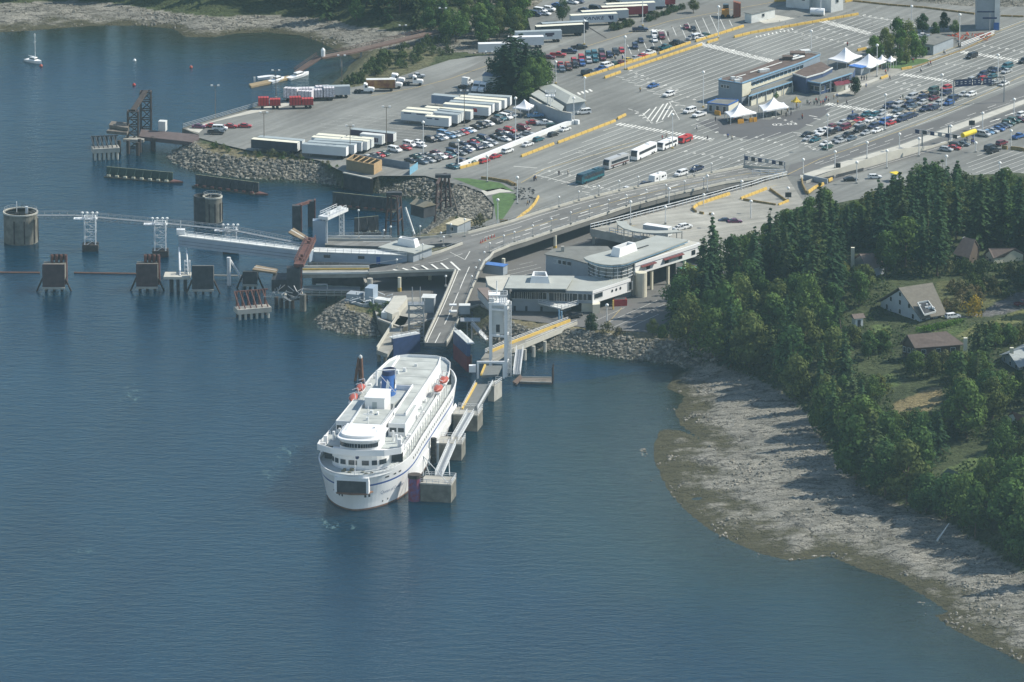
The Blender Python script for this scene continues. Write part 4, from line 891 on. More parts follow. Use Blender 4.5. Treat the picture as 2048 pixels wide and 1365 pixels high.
q=MB();c2=c+Vector((-2.6,3));q.box((*c2,4.),(3.6,3.6,8.),rz=math.atan2(d.y,d.x));q.build('tower_core',CONCL,T)
# ---- front waterfront wing
FW=thing('waterfront_office_wing','low white office wing with window bands above a grey seawall','building',atc('Z',300,1150,4.))
fz=12.0;lz=10.6
q=MB();q.prism(P2('Z',[(35,962),(82,862),(580,866),(515,968)],fz),fz-.3,fz);q.build('roof',ROOFG,FW)
bw=P2('Z',[(92,972),(719,990),(1016,893),(940,850),(700,872),(585,872),(100,868)],lz)
q=MB();q.prism(bw,6.9,lz);wl=q.build('wall',PALEW,FW)  # white wing wall in grey-blue: shade on the camera side painted in
q=MB();q.prism([v+Vector((0,.02))for v in bw],lz,lz+.12);q.build('lower_roof',ROOFG,FW)
q=MB();q.prism(P2('Z',[(92,968),(512,972),(560,885),(100,880)],fz-.3),lz+.12,fz-.3);q.build('clerestory_wall',GLASS,FW)
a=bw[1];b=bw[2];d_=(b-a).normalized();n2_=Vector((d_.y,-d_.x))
q=MB();q.beam((*(a+n2_*.1),8.85),(*(b+n2_*.1),8.85),.2,4.0);q.build('side_wall_painted_lit',WHITE,FW)  # same white wall as the body, sunlight painted in as brighter white
winrow(FW,(a+d_*.5+n2_*.22),(a+d_*5+n2_*.22),8.2,1.5,3.9,1);winrow(FW,(a+d_*18+n2_*.22),(b+n2_*.22),7.4,2.4,1.8,4)
for i in range(3):q=MB();c=a+d_*(9.5+i*2)+n2_*.24;q.tube((*c,8.9),(*(c+n2_*.04),8.9),.45,n=10);q.build('round_window',GLASS,FW)
q=MB();q.beam((*(a+n2_*.22),9.9),(*(b+n2_*.22),9.9),.05,.1);q.build('trim_line',NAVY,FW)
A0,A1=bw[0],bw[1]
winrow(FW,A0,A0+(A1-A0)*.42,7.8,2.1,2.0,8);winrow(FW,A0+(A1-A0)*.48,A0+(A1-A0)*.8,7.4,2.5,2.4,5);winrow(FW,A0+(A1-A0)*.83,A0+(A1-A0)*.99,7.9,1.9,1.6,3)
q=MB()
lw=PX('Z',[(75,1190),(200,1200),(330,1206),(430,1210),(490,1200)],3.7);lw2=[v.to_2d()for v in lw]
l0,l1=A0+Vector((-1.2,.05)),A0.lerp(A1,.66)+Vector((0,.05));q.prism([l0,l1,l1+Vector((2,3)),l1+Vector((0,9)),l0+Vector((0,9))],1.5,6.88);q.build('seawall_base',PALEW,FW)
for x in(125,210,320):q=MB();c=l0.lerp(l1,(x-75)/415);q.box((c.x,c.y-.1,3.6),(.7,.2,1.9));q.build('slot_window',DKST,FW)
q=MB();q.prism([A1+Vector((-3.2,1)),A1+Vector((1.2,1)),A1+Vector((1.2,3)),A1+Vector((-3.2,3))],4,6.9);q.prism([atc('Z',722,1165,4).to_2d(),atc('Z',780,1160,4).to_2d(),atc('Z',780,1160,4).to_2d()+Vector((0,3)),atc('Z',722,1165,4).to_2d()+Vector((0,3))],4,6.9);q.build('concrete_pier',CREAM,FW)
for x,y in((460,1205),(480,1215),(882,1128)):q=MB();c=atc('Z',x,y,4.);q.tube(c,c+Vector((0,0,2.9)),.25,n=8);q.build('column',BLUEL if x<800 else YEL,FW)
q=MB();bl=PX('Z',[(300,1078),(480,1122),(612,1082),(600,1062),(305,1060)],6.9);q.slab(bl,.35);bc=q.build('balcony',WHITE2,FW);q=MB();q.rail([v+Vector((0,0,.02))for v in bl[:3]],1.1,.07,1.5);q.build('railing',STEELW,bc)
skylight(FW,'Z',[(232,922),(388,926),(372,878),(250,876)],fz,2.0)
q=MB();q.prism(P2('Z',[(-110,880),(75,868),(75,965),(-10,985),(-90,940)],11.2),4,11.2);q.build('west_block',PALEW,FW);q=MB();q.prism(P2('Z',[(-114,877),(78,864),(78,968),(-10,989),(-94,942)],11.25),11.21,11.45);q.build('west_roof',CONCL,FW)
# ---- rear grey block
RB=thing('grey_service_block','grey blue service block with a brown flat roof behind the terminal','building',atc('Z',500,880,4.))
rb=P2('Z',[(358,700),(560,735),(700,775),(880,690),(830,640),(560,640),(420,660)],11.6)
q=MB();q.prism(rb,4,11.5);q.build('wall',PALEW,RB);q=MB();c=sum(rb,Vector((0,0)))/7;q.prism([c+(v-c)*1.05 for v in rb],11.5,11.75);q.build('roof',GREYR,RB);q=MB();q.box((*(c+Vector((-5,2))),11.75),(1,1,1.6));q.build('chimney',CONC,RB)
winrow(RB,rb[0]+Vector((.5,-.05)),rb[1],9.4,1.2,1.5,5,out=.1)
# ---- parking deck
def zd(px):return 9.2-3.9*min(1,max(0,(px-1180)/(1560-1180)))
DK=thing('parking_deck','raised concrete parking deck with a white railing beside the overpass','bridge',at(1200,500,4.))
dk=[(1181,459),(1230,447),(1290,431),(1350,416),(1420,397),(1503,374),(1530,365),(1574,354),(1604,400),(1640,440),(1560,500),(1480,520),(1400,510),(1281,478)]
dk=[at(x,y,zd(x))for x,y in dk];q=MB();q.slab(dk,1.6);q.build('slab',DKCONC,DK)
q=MB();w=[dk[0]+Vector((.3,0,0)),dk[13]];q.wall([w[0]-Vector((0,0,2.3)),w[1]-Vector((0,0,2.6))],2.6,.5);q.wall([v-Vector((0,0,1.7))for v in dk[:8]],1.75,.35);q.build('edge_beam',CONC,DK)
q=MB();q.rail(dk[:8],1.7,.13,2.0);q.build('railing',STEELW,DK);q=MB();q.rail([dk[0].lerp(dk[13],.38),dk[13]],1.7,.13,2.0);q.build('railing',STEELW,DK)
for x,y in((1187,481),(1204,470),(1240,468),(1290,478)):
 q=MB();c=at(x,y+8,4.);q.box(c,(.8,.8,4.2));q.build('column',CONC,DK)
q=MB();lanes(q,[(1200,462),(1300,436),(1560,362),(1570,366),(1300,444),(1230,468)],(1200,458),(1560,358),60,.1,9);
for(a,b)in[((1215,466),(1300,443)),((1300,443),(1420,409)),((1420,409),(1500,387)),((1500,387),(1570,365))]:
 A_=at(*a,zd(a[0])+.03);B_=at(*b,zd(b[0])+.03);q.beam(A_,B_,.25,.02)
q.build('yellow_line',LINEY,DK)
q=MB()
for(a,b)in[((1282,432),(1330,447)),((1330,447),(1435,462)),((1430,395),(1475,391)),((1400,442),(1420,440)),((1390,470),(1415,470))]:
 q.beam(at(*a,zd(a[0])+.04),at(*b,zd(b[0])+.04),.2,.02)
for i in range(9):
 x=1543+i*4.5 if i<0 else 1532+i*3.8;q.beam(at(x,437-i*2.6,zd(x)+.04),at(x+11,434-i*2.6,zd(x+11)+.04),.5,.02)
q.build('deck_marking',LINEB,DK)
# curved canopy over the drop-off
cn=thing('curved_canopy','crescent shaped grey canopy roof on posts over the deck','canopy',atc('N',800,540,8.5));cz_=12.3
outer=[(412,352),(430,395),(500,440),(600,468),(720,486),(850,493),(980,492),(1100,482),(1160,474)];inner=[(530,358),(540,385),(590,418),(660,442),(760,458),(860,464),(970,462),(1060,456),(1090,452)]
q=MB();q.strip(PX('N',outer,cz_),PX('N',inner,cz_),.35);q.build('roof',ROOFG,cn)
for i,(x,y)in enumerate(outer[1:]):q=MB();c=atc('N',x,y-4,cz_-.35);q.tube(c,(c.x,c.y+.8,8.),.16,n=6);q.build('post',STEELG,cn)
trailer('N',(715,395),(1000,438),TG,WHITE,'long grey trailer parked on the raised deck behind the canopy',H=4.0,z=8.2,group='semi trailer on the deck')
# ---- overpass
OV=thing('overpass','long curved concrete overpass leading down to the ferry berths','bridge',at(1100,500,4.))
def zo(x):return 9.8-4.6*min(1,max(0,(x-1150)/(1575-1150)))
far_=[(1560,340),(1487,335),(1385,355),(1308,369),(1231,385),(1154,404),(1077,427),(1020,446),(975,458),(936,468)]
near=[(1574,351),(1520,358),(1450,368),(1333,394),(1256,415),(1179,441),(1103,466),(1050,484),(1020,493),(987,507)]
FA=[at(x,y,zo(x))for x,y in far_];NE=[at(x,y,zo(x))for x,y in near]
q=MB();q.strip(FA,NE,1.5)
z9=9.8
brA_f=[(936,468),(900,473),(859,477),(800,481),(760,482),(700,482),(650,481)];brA_n=[(925,489),(895,486),(858,489),(800,493),(760,493),(700,492),(650,490)]
brB_f=[(925,489),(880,506),(828,520),(790,529),(738,538)];brB_n=[(911,543),(880,543),(828,545),(790,546),(738,549)]
za=lambda i,n:z9-.5*i/n
q.strip([at(x,y,z9-.12*i)for i,(x,y)in enumerate(brA_f)],[at(x,y,z9-.12*i)for i,(x,y)in enumerate(brA_n)],1.3)
q.strip([at(x,y,z9-.15*i)for i,(x,y)in enumerate(brB_f)],[at(x,y,z9-.15*i)for i,(x,y)in enumerate(brB_n)],1.3)
q.slab([at(936,468,z9),at(925,489,z9),at(911,543,z9),at(969,525,z9),at(987,507,z9)],1.4)
rl=[(911,543,z9),(895,585,8.6),(876,630,7.0),(854,674,5.4),(846,687,5.0)];rr_=[(969,525,z9),(956,550,9.2),(938,594,7.9),(920,638,6.4),(900,676,5.2),(893,687,5.0)]
RL=[at(*v)for v in[(911,543,z9),(900,571,9.0),(886,604,7.9),(870,640,6.6),(854,674,5.3),(849,686,5.0)]];RR_=[at(*v)for v in rr_]
q.strip(RL,RR_,1.1);q.build('road_deck',ROADM,OV)
q=MB();e=Vector((0,0,0))
for line_ in(FA,NE,[at(x,y,z9-.12*i)for i,(x,y)in enumerate(brA_f)],[at(x,y,z9-.15*i)for i,(x,y)in enumerate(brB_n)],RL,RR_,[at(925,489,z9),at(880,506,z9-.15),at(828,520,z9-.3)],[at(987,507,z9),at(980,516,z9),at(969,525,z9)]):q=MB();q.wall(line_,.75,.3);q.build('parapet',CONCL,OV)
q=MB()
for line_ in(FA,NE,[at(x,y,z9-.15*i)for i,(x,y)in enumerate(brB_f)],RL,RR_,[at(x,y,z9-.12*i)for i,(x,y)in enumerate(brA_f)]):q.rail([v+Vector((0,0,.7))for v in line_],.7,.05,2.4,rows=1)
q.build('handrail',STEELG,OV)
def decked(mb,pts,z_off,w,dash=None):
 pts=[Vector(p)+Vector((0,0,z_off))for p in pts]
 for a,b in zip(pts,pts[1:]):
  d=b-a;L_=d.length;d.normalize();h=Vector((-d.y,d.x,0)).normalized()*w/2;t=0;on,off=dash or(L_,1)
  while t<L_:
   u=min(L_,t+on);p0=a+d*t;p1=a+d*u;mb.add([p0-h,p1-h,p1+h,p0+h],[(0,1,2,3)]);t+=on+off
def mix(f):return[a.lerp(b,f)for a,b in zip(FA,NE)]
q=MB();decked(q,mix(.12),.04,.2);decked(q,mix(.88),.04,.2);decked(q,mix(.32),.04,.2,(5,6));decked(q,mix(.7),.04,.3,(4,5));
decked(q,[RL[i].lerp(RR_[i],.10)for i in range(6)],.04,.22);decked(q,[RL[i].lerp(RR_[i],.48)for i in range(6)],.04,.22);decked(q,[at(925,508,z9),at(880,523,z9-.1),at(828,531,z9-.3)],.05,.2,(4,3))
decked(q,[at(940,503,z9),at(930,520,z9),at(900,505,z9)],.05,.2)
for i in range(7):a=at(800+i*20,543-i*.2,z9-.2*(1-i/7)*1.2);b=at(786+i*18+i*1.2,540-i*2.6,z9-.1);decked(q,[b,a],.12,.7)
for x,y in((1050,462),(1080,452),(1120,440),(1160,428),(1200,413),(1240,400),(1280,390),(1340,375)):decked(q,[at(x,y,zo(x)),at(x+16,y-5,zo(x+16))],.05,.45)
q.build('lane_marking',LINEB,OV)
q=MB();decked(q,mix(.5),.045,.25);q.build('centre_line',LINEY,OV)
for x,y,xt in((1110,499,1),(1007,545,1),(799,588,1),(740,590,1),(860,560,1)):
 q=MB();c=at(x,y,4. if x>810 else 3.2);c.z=2.;q.tube(c,(c.x,c.y,8.4),.55 if x not in(740,)else .9,n=12);cl_=q.build('column',CREAM if x!=740 else CONC,OV)
 if x in(1110,1007,799):q=MB();q.tube((c.x,c.y,4.0),(c.x,c.y,5.2),.62,n=12);q.build('yellow_collar',YEL,cl_)
 # ---- gatehouse with grey roof above the car lot, big grey retaining wall
GH=thing('gatehouse','low grey hip roofed gatehouse behind the concrete wall','building',atc('A3',480,820,5.))
gr=PX('A3',[(285,680),(420,655),(680,790),(520,812)],9.5);c=sum([v.to_2d()for v in gr],Vector((0,0)))/4
q=MB();q.prism([c+(v.to_2d()-c)*.93 for v in gr],5,9.4);q.build('wall',PALEW,GH)
ra=gr[0].lerp(gr[1],.5).lerp(gr[3].lerp(gr[2],.5),.18)+Vector((0,0,1.3));rb_=gr[0].lerp(gr[1],.5).lerp(gr[3].lerp(gr[2],.5),.80)+Vector((0,0,1.3))
q=MB();q.add([*gr,ra,rb_],[(0,1,4),(1,2,5,4),(2,3,5),(3,0,4,5),(3,2,1,0)]);q.build('roof',ROOFG,GH)
winrow(GH,atc('A3',540,850,6.5).to_2d(),atc('A3',655,825,6.5).to_2d(),6.6,1.4,1.6,3,out=.5)
q=MB();q.prism([v.to_2d()for v in PX('A3',[(240,735),(300,700),(500,830),(480,870)],9.2)],8.9,9.2);q.build('lower_roof',ROOFG,GH)
RW=thing('retaining_wall','tall grey concrete wall between the car lot and gatehouse','wall',atc('A3',480,930,5.))
q=MB();rwp=PX('A3',[(235,850),(330,905),(480,960),(560,975),(610,960)],5.);q.wall(rwp[:4],3.9,.5);q.wall(rwp[3:],1.2,.5);q.build('wall',PALEW,RW)
q=MB();q.wall([v+Vector((0,0,3.9))for v in rwp[:4]],.15,.7);q.build('coping',CONCL,RW)
# signal mast tower with platform
MT=thing('signal_platform','white steel platform on two masts beside the gatehouse','tower',atc('A3',390,920,5.))
for x,y in((372,905),(393,925),(412,890)):
 q=MB();c=atc('A3',x,y,5.);q.tube(c,c+Vector((0,0,6.9)),.14,n=6);q.build('mast',STEELW,MT)
c=atc('A3',392,905,5.);q=MB();q.box((c.x,c.y,11.8),(3.4,2.6,.25));q.rail([(c.x-1.7,c.y-1.3,12.05),(c.x+1.7,c.y-1.3,12.05),(c.x+1.7,c.y+1.3,12.05),(c.x-1.7,c.y+1.3,12.05),(c.x-1.7,c.y-1.3,12.05)],1.4,.08,.9);q.build('platform',STEELW,MT)
# ---- cafeteria building with blue trim and brown roof
CF=thing('cafeteria_building','two storey blue trimmed building with a long brown gravel roof','building',atc('G',640,950,5.))
def hz5(k,x,y0,y1):a=cp(k,x,y0);return hz(a[0],a[1],5.,cp(k,x,y1)[1])
z2=12.2
rp_=P2('G',[(280,612),(635,668),(780,615),(1400,405),(1570,345),(1820,235),(1560,170),(1300,250),(740,465),(330,590)],z2)
q=MB();c=sum(rp_,Vector((0,0)))/len(rp_);q.prism(rp_,5,z2-.25);q.build('wall',M('cafe_blue_grey',(.22,.27,.32),.75,var=.06),CF)
q=MB();q.prism(rp_,z2-.24,z2+.05);q.build('roof',BROWNR,CF)
q=MB();q.wall([(*v,z2+.0)for v in rp_[1:6]],.45,.35);q.wall([(*v,z2)for v in(rp_[9],rp_[0],rp_[1])],.3,.3);q.build('roof_trim',BLUEL,CF)
q=MB();a,b=rp_[1],rp_[4];n_=Vector(((b-a).y,-(b-a).x)).normalized();a_=a+n_*.1;b_=b+n_*.1;q.beam((*a_,z2-2.3),(*b_,z2-2.3),.15,1.1);q.beam((*a_,z2-2.4),(*(a_+(b_-a_)*.14),z2-2.4),.18,4.2);q.build('cream_panel',CREAM,CF)
winrow(CF,a_+(b_-a_)*.15+n_*.1,b_,z2-1.7,1.1,1.6,13,frame=BLUEL)
# lower terrace roof with posts in front
tp=P2('G',[(740,860),(1400,640),(1400,500),(1340,505),(785,700),(780,790)],8.6)
q=MB();q.prism(tp,8.3,8.6);q.build('lower_roof',GREYR,CF);q=MB();q.wall([(*tp[0],8.55),(*tp[1],8.55)],.35,.3);q.build('lower_trim',BLUEL,CF)
q=MB();w0,w1=tp[0]+Vector((.8,1.5)),tp[1]+Vector((.3,1.5));q.beam((*w0,6.),(*w1,6.),.3,2.0);q.build('cream_wall',CREAM,CF);winrow(CF,w0+Vector((0,-.2)),w1+Vector((0,-.2)),6.9,1.3,2.2,8)
for i in range(6):q=MB();v=tp[0].lerp(tp[1],i/5.);q.box((*v,5),(.3,.3,3.5));q.build('post',WHITE2,CF)
winrow(CF,rp_[0].lerp(rp_[1],.12),rp_[0].lerp(rp_[1],.45),9.9,1.0,1.2,3)
# east part: two lower brown roofs with posts
ep=P2('G',[(1405,520),(1610,580),(1870,505),(2010,430),(1830,330),(1560,430)],10.6)
q=MB();q.prism(ep,5,10.35);q.build('wall',M('cafe_dark_blue',(.05,.08,.16),.6),CF);q=MB();q.prism(ep,10.36,10.6);q.build('east_roof',BROWNR,CF);q=MB();q.wall([(*v,10.55)for v in(ep[0],ep[1],ep[2],ep[3])],.4,.3);q.build('east_trim',WHITE2,CF)
hp=P2('H',[(100,812),(320,850),(820,690),(870,600),(650,612)],9.2);q=MB();q.prism(hp,8.9,9.2);q.build('canopy_roof',GREYR,CF);q=MB();q.wall([(*v,9.15)for v in(hp[0],hp[1],hp[2])],.35,.3);q.build('canopy_trim',BLUEL,CF)
for v in(hp[0],hp[1],hp[1].lerp(hp[2],.33),hp[1].lerp(hp[2],.66),hp[2]):q=MB();q.box((*v,5),(.3,.3,4.));q.build('post',WHITE2,CF)
ib=[hp[0]+Vector((.8,1.2)),hp[1]+Vector((0,1.5)),hp[2]+Vector((-.5,1.5)),hp[3],hp[4]];q=MB();q.prism(ib,5,8.9);q.build('shop_wall',MATS['cafe_dark_blue'],CF)
winrow(CF,ib[0],ib[1],6.2,1.6,2.2,2);winrow(CF,ib[1],ib[2],6.2,1.6,2.0,6)
q=MB();q.box((*(P2('G',[(1480,250)],z2)[0]),z2),(5,4,1.5));q.box((*(P2('G',[(1330,300)],z2)[0]),z2),(3.5,3,1.3));q.build('roof_plant',BROWNR,CF)
for x,y,s_ in((500,600,1.4),(560,640,1.8),(940,490,2.2),(1010,480,1.8),(610,615,1.2),(1600,195,3.2)):
 q=MB();q.box((*atc('G',x,y,z2).to_2d(),z2+.05),(s_,s_*.8,.9),rz=.4);q.build('roof_unit',WHITE2,CF)
for a,b in(((1380,270),(1560,215)),((1400,295),(1580,250)),((1420,235),(1560,250)),((540,570),(690,525)),((760,495),(1240,340)),((1640,175),(1830,205))):
 q=MB();q.tube(atc('G',*a,z2+.8),atc('G',*b,z2+.8),.32 if a[0]>1300 and a[0]<1500 else .14,n=8);q.build('roof_duct',WHITE2,CF)
 # annex
AX=thing('ticket_annex','small flat roofed annex with blue trim left of the cafeteria','building',atc('G',300,1090,5.))
ax=P2('G',[(110,950),(425,985),(575,915),(570,905),(260,890)],8.2);q=MB();q.prism(ax,5,8.0);q.build('wall',PALEW,AX);q=MB();c=sum(ax,Vector((0,0)))/5;q.prism([c+(v-c)*.95 for v in ax],8.0,8.1);q.build('roof',GREYR,AX)
q=MB();q.wall([(*v,7.9)for v in ax+ax[:1]],.35,.35);q.build('roof_trim',BLUE,AX);winrow(AX,ax[0],ax[1],5.4,2.0,1.1,3,m=DKST)
q=MB();a,b=ax[1],ax[2];q.beam((*(a+Vector((.15,-.1))),6.4),(*(b+Vector((.15,-.1))),6.4),.1,2.7);q.build('cream_side',CREAM,AX)
# ---- white tents
def tent(k,pts,peak,eave,zpk,label,nm='marquee_tent',m=FABW,grp='white peaked event tents',band=True,z=5.):
 "pts: four eave corners seen at height eave; peak: pixel of the tip at height zpk"
 t=thing(nm,label,'tent',atc(k,*peak,zpk).to_2d().to_3d()+Vector((0,0,z)),grp)
 P=PX(k,pts,eave);c=sum(P,Vector((0,0,0)))/4;r_=(682.5-cp(k,*peak)[1])/FPX;zpk=min(CZ+c.y*(r_*_c-_s)/(_c+r_*_s),eave+6.);pk=Vector((c.x,c.y,zpk));q=MB();n_=5;per=[]
 for i in range(4):
  for j in range(6):per.append(P[i].lerp(P[(i+1)%4],j/6)+Vector((0,0,-.35*math.sin(math.pi*j/6)*0))+(c-P[i].lerp(P[(i+1)%4],j/6))*(.05*math.sin(math.pi*j/6)))
 N_=len(per);rings=[]
 for s_ in range(n_+1):
  u=s_/n_;zz=eave+(zpk-eave)*(u**1.9);rings.append([Vector((v.x+(pk.x-v.x)*u,v.y+(pk.y-v.y)*u,zz))for v in per])
 vs=[v for r_ in rings for v in r_];fs=[(s_*N_+i,s_*N_+(i+1)%N_,(s_+1)*N_+(i+1)%N_,(s_+1)*N_+i)for s_ in range(n_)for i in range(N_)]
 q.add(vs,fs);vb=[v-Vector((0,0,.45))for v in per];q.add(per+vb,[(i,(i+1)%N_,N_+(i+1)%N_,N_+i)for i in range(N_)]);q.build('canopy',m,t,smooth=True)
 for v in P+[P[0].lerp(P[1],.5),P[1].lerp(P[2],.5)]:q=MB();q.tube((v.x,v.y,z),(v.x,v.y,eave),.09,n=5);q.build('pole',STEELW,t)
 return t
tent('G',[(375,1090),(465,1175),(860,1100),(700,1040)],(610,955),7.6,12.2,'large white peaked tent beside the blue annex, leftmost of the row')
tent('G',[(890,990),(960,1080),(1350,1015),(1270,950)],(1125,870),7.8,12.4,'large white peaked tent in front of the cafeteria windows')
tent('H',[(442,452),(735,510),(980,400),(700,370)],(675,272),8.0,13.6,'largest white peaked tent behind the brown roofs')
tent('H',[(780,545),(1100,600),(1360,490),(1080,470)],(1050,375),7.6,12.4,'white peaked tent overlapping the blue awning')
tent('H',[(1215,455),(1290,480),(1365,450),(1290,435)],(1290,388),8.0,10.8,'small white peaked tent, left one of the touching pair');tent('H',[(1355,470),(1430,500),(1515,460),(1440,440)],(1415,405),7.7,10.3,'small white peaked tent, right one of the touching pair')
tent('B',[(858,240),(1075,270),(1165,205),(960,190)],(1010,128),7.9,11.0,'white peaked tent standing alone in the car lot')
tent('G',[(1380,925),(1440,945),(1540,935),(1480,915)],(1455,855),7.6,9.6,'small yellow peaked stall tent',nm='stall_tent',m=M('yellow_fabric',(.62,.44,.04),.7),grp='stalls in front of the cafeteria')
# awning, kiosks
def shed(nm,label,cat,k,p0,p1,depth,z0,z1,wall,roof,grp=None,over=.3,pitch=0.,win=0,door=False,zr=None,rname='roof',rth=.15):
 zr=z0 if zr is None else zr;a=atc(k,*p0,zr).to_2d();b=atc(k,*p1,zr).to_2d();d=(b-a).normalized();n_=Vector((-d.y,d.x));n_=n_ if n_.y>0 else-n_
 t=thing(nm,label,cat,(*((a+b)/2),z0),grp);q=MB();q.prism([a,b,b+n_*depth,a+n_*depth],z0,z1);q.build('wall',wall,t)
 A_,B_,C_,D_=a-d*over-n_*over,b+d*over-n_*over,b+d*over+n_*(depth+over),a-d*over+n_*(depth+over)
 q=MB()
 if pitch:
  r0=(a+n_*depth/2-d*over);r1=(b+n_*depth/2+d*over)
  vs=[(*A_,z1),(*B_,z1),(*C_,z1),(*D_,z1),(*r0,z1+pitch),(*r1,z1+pitch)];q.add(vs,[(0,1,5,4),(1,2,5),(2,3,4,5),(3,0,4),(3,2,1,0)])
 else:q.prism([A_,B_,C_,D_],z1,z1+rth)
 q.build(rname,roof,t)
 if win:winrow(t,a,b,z0+(z1-z0)*.42,min(1.2,(z1-z0)*.35),min(1.2,(b-a).length/win*.6),win)
 if door:q=MB();c=a.lerp(b,.5)-n_*.05;q.beam((*(c-d*.5),z0+1.05),(*(c+d*.5),z0+1.05),.06,2.1);q.build('door',DKST,t)
 return t
shed('blue_awning_stall','stall under a blue awning beside the white tents','stall','H',(960,720),(1100,680),5,5,7.6,PALEW,M('blue_awning',(.07,.19,.50),.7),'stalls in front of the cafeteria')
shed('snack_kiosk','dark red roofed kiosk with white hatches on the pavement','kiosk','H',(575,980),(690,970),4.5,5,7.3,CREAM,M('maroon_roof',(.17,.03,.05),.7),'stalls in front of the cafeteria',pitch=.8)
shed('picnic_kiosk','small dark red kiosk with striped awnings right of its twin','kiosk','H',(715,945),(860,910),3.5,5,7.0,WHITE2,MATS['maroon_roof'],'stalls in front of the cafeteria')
shed('small_office','flat roofed building with a white edge beside the poplars','building','A4',(1230,395),(1370,415),14,5,8.6,PALEW,GREYR,win=2)
q=MB();
shed('white_site_trailer','long white site trailer with steps near the yellow barrier','cabin','T4',(1495,268),(1762,205),3.2,5,8.3,WHITE2,GREYR,win=1)
shed('machine_shed','large white workshop with a roll door at the top edge','building','T5',(460,105),(560,85),20,5,12.5,WHITE2,GREYR,win=1);shed('workshop_wing','wide pale workshop wing with a blue door at the top edge','building','T5',(90,62),(280,78),22,5,12,WHITE2,GREYR,win=2)
GT_=thing('gas_tank','white horizontal gas tank beside the workshop','tank',atc('T5',350,105,5.));q=MB();a=atc('T5',292,95,6.4);b=atc('T5',405,100,6.4);q.tube(a,b,1.3,n=14);q.build('vessel',WHITE,GT_)
for v in(a.lerp(b,.2),a.lerp(b,.8)):q=MB();q.box((v.x,v.y,5),(.4,1.6,.9));q.build('saddle',CONC,GT_)
CP=thing('container_handler','orange container handler carrying brown containers','machine',atc('T4',1240,210,5.));q=MB();c=atc('T4',1200,210,5.);q.box((c.x,c.y+1.5,5.5),(2.6,3,2.4));q.build('engine_housing',M('orange_machine',(.42,.20,.03),.6),CP)
q=MB();q.box((c.x+.2,c.y+3.5,7.9),(2,2,1.4));q.build('cab',GLASS,CP)
for i in range(3):q=MB();q.box((c.x+3.2+i*.9,c.y+1+i*.7,5.3),(.8,2.6,5.6-i*.4));q.build('carried_frame',M('brown_container',(.26,.10,.06),.7),CP)
for dx in(-1,1,3):q=MB();q.tube((c.x+dx,c.y-.2,5.7),(c.x+dx,c.y+.3,5.7),.7,n=10);q.build('wheel',DARK,CP)
# tall pale tower
TW_=thing('ventilation_tower','tall pale square tower with blue edges at the top right','tower',atc('T5',1745,250,5.));c=atc('T5',1750,245,5.)
q=MB();q.box((c.x,c.y+4,5),(8.0,8,23));q.build('shaft',PALEW,TW_);q=MB();q.box((c.x+3.2,c.y-.3,5),(1.8,.8,12));q.build('painted_sunlit_strip',WHITE2,TW_);q=MB();q.box((c.x+.2,c.y-.05,11.2),(8.1,.2,.4));q.build('blue_band',NAVY,TW_)  # pale strip paints the sunlit right side of the shaft
q=MB();q.box((c.x+2.9,c.y-.8,5),(1.9,.2,2.6));q.build('door',BLUE,TW_);q=MB();q.box((c.x+.2,c.y-.08,17.6),(3.4,.12,.35));q.build('lettering_band',NAVY,TW_)
# timber framed new shed and blue hoarding
NS=thing('timber_frame_shed','unfinished plywood shed with open rafters on the quay','building',atc('A',250,950,5.))
fr_=P2('A',[(-50,920),(320,975),(425,920),(60,880)],5.);fr_=[at(693,340,5.).to_2d(),at(747,350,5.).to_2d(),at(763,341,5.).to_2d(),at(708,330,5.).to_2d()]
q=MB();q.wall([(*v,5.)for v in fr_+fr_[:1]],3.3,.15);q.build('wall',M('osb_panel',(.22,.18,.11),.8),NS);q=MB();q.beam((*(fr_[1]+Vector((.12,-.02))),6.65),(*(fr_[2]+Vector((.12,-.02))),6.65),.1,3.3);q.build('plywood_gable',WOODN,NS)
for i in range(6):q=MB();u=i/5;a=fr_[0].lerp(fr_[1],u);b=fr_[3].lerp(fr_[2],u);q.beam((*a,8.4),(*b,8.4),.25,.25);q.build('rafter',WOODN,NS)
q=MB();q.wall([(*v,8.3)for v in fr_+fr_[:1]],.22,.3);q.build('top_plate',WOODN,NS)
HO=thing('blue_hoarding','light blue plywood hoarding around the building site','fence',atc('A',600,850,5.));q=MB();q.wall(PX('A',[(20,760),(300,790),(560,835),(815,880)],5.),2.2,.12);q.build('back_panels',M('hoarding_grey_blue',(.17,.22,.27),.8),HO);q=MB();q.wall(PX('A',[(815,960),(925,880)],5.),2.4,.12);q.build('blue_panels',M('hoarding_sky',(.17,.36,.48),.7),HO)
# sheet pile quay face
SP=thing('sheet_pile_quay','dark steel sheet pile face below the timber shed','wall',at(715,375,0.));q=MB();a=at(687,346,5.).to_2d();b=at(742,357.5,5.).to_2d();n_=30
for i in range(n_):v=a.lerp(b,(i+.5)/n_)+Vector((0,-.25-.18*(i%2)));q.box((*v,-2),((b-a).length/n_+.03,.45,6.95))
q.build('sheet_piles',DKST,SP);q=MB();q.wall([(*(a+Vector((0,-.3))),4.95),(*(b+Vector((0,-.3))),4.95)],.35,.7);q.build('cap_beam',CONCL,SP);q=MB();q.box((*(b+Vector((.2,-.3))),-1),(.9,.9,6.));q.build('end_post',CREO,SP)
SP2=thing('quay_wall','concrete quay wall of the truck lot facing the bay','wall',at(440,240,0.));q=MB();q.wall([at(x,y,5.)-Vector((0,0,5.5))for x,y in[(398,270),(366,257),(515,214),(560,203),(640,183)]],5.6,.6);q.build('wall',CONCD,SP2);q=MB();q.rail([at(x,y,5.)for x,y in[(366,257),(515,214),(560,203)]],1.5,.09,2.4,rows=3);q.build('railing',STEELG,SP2)
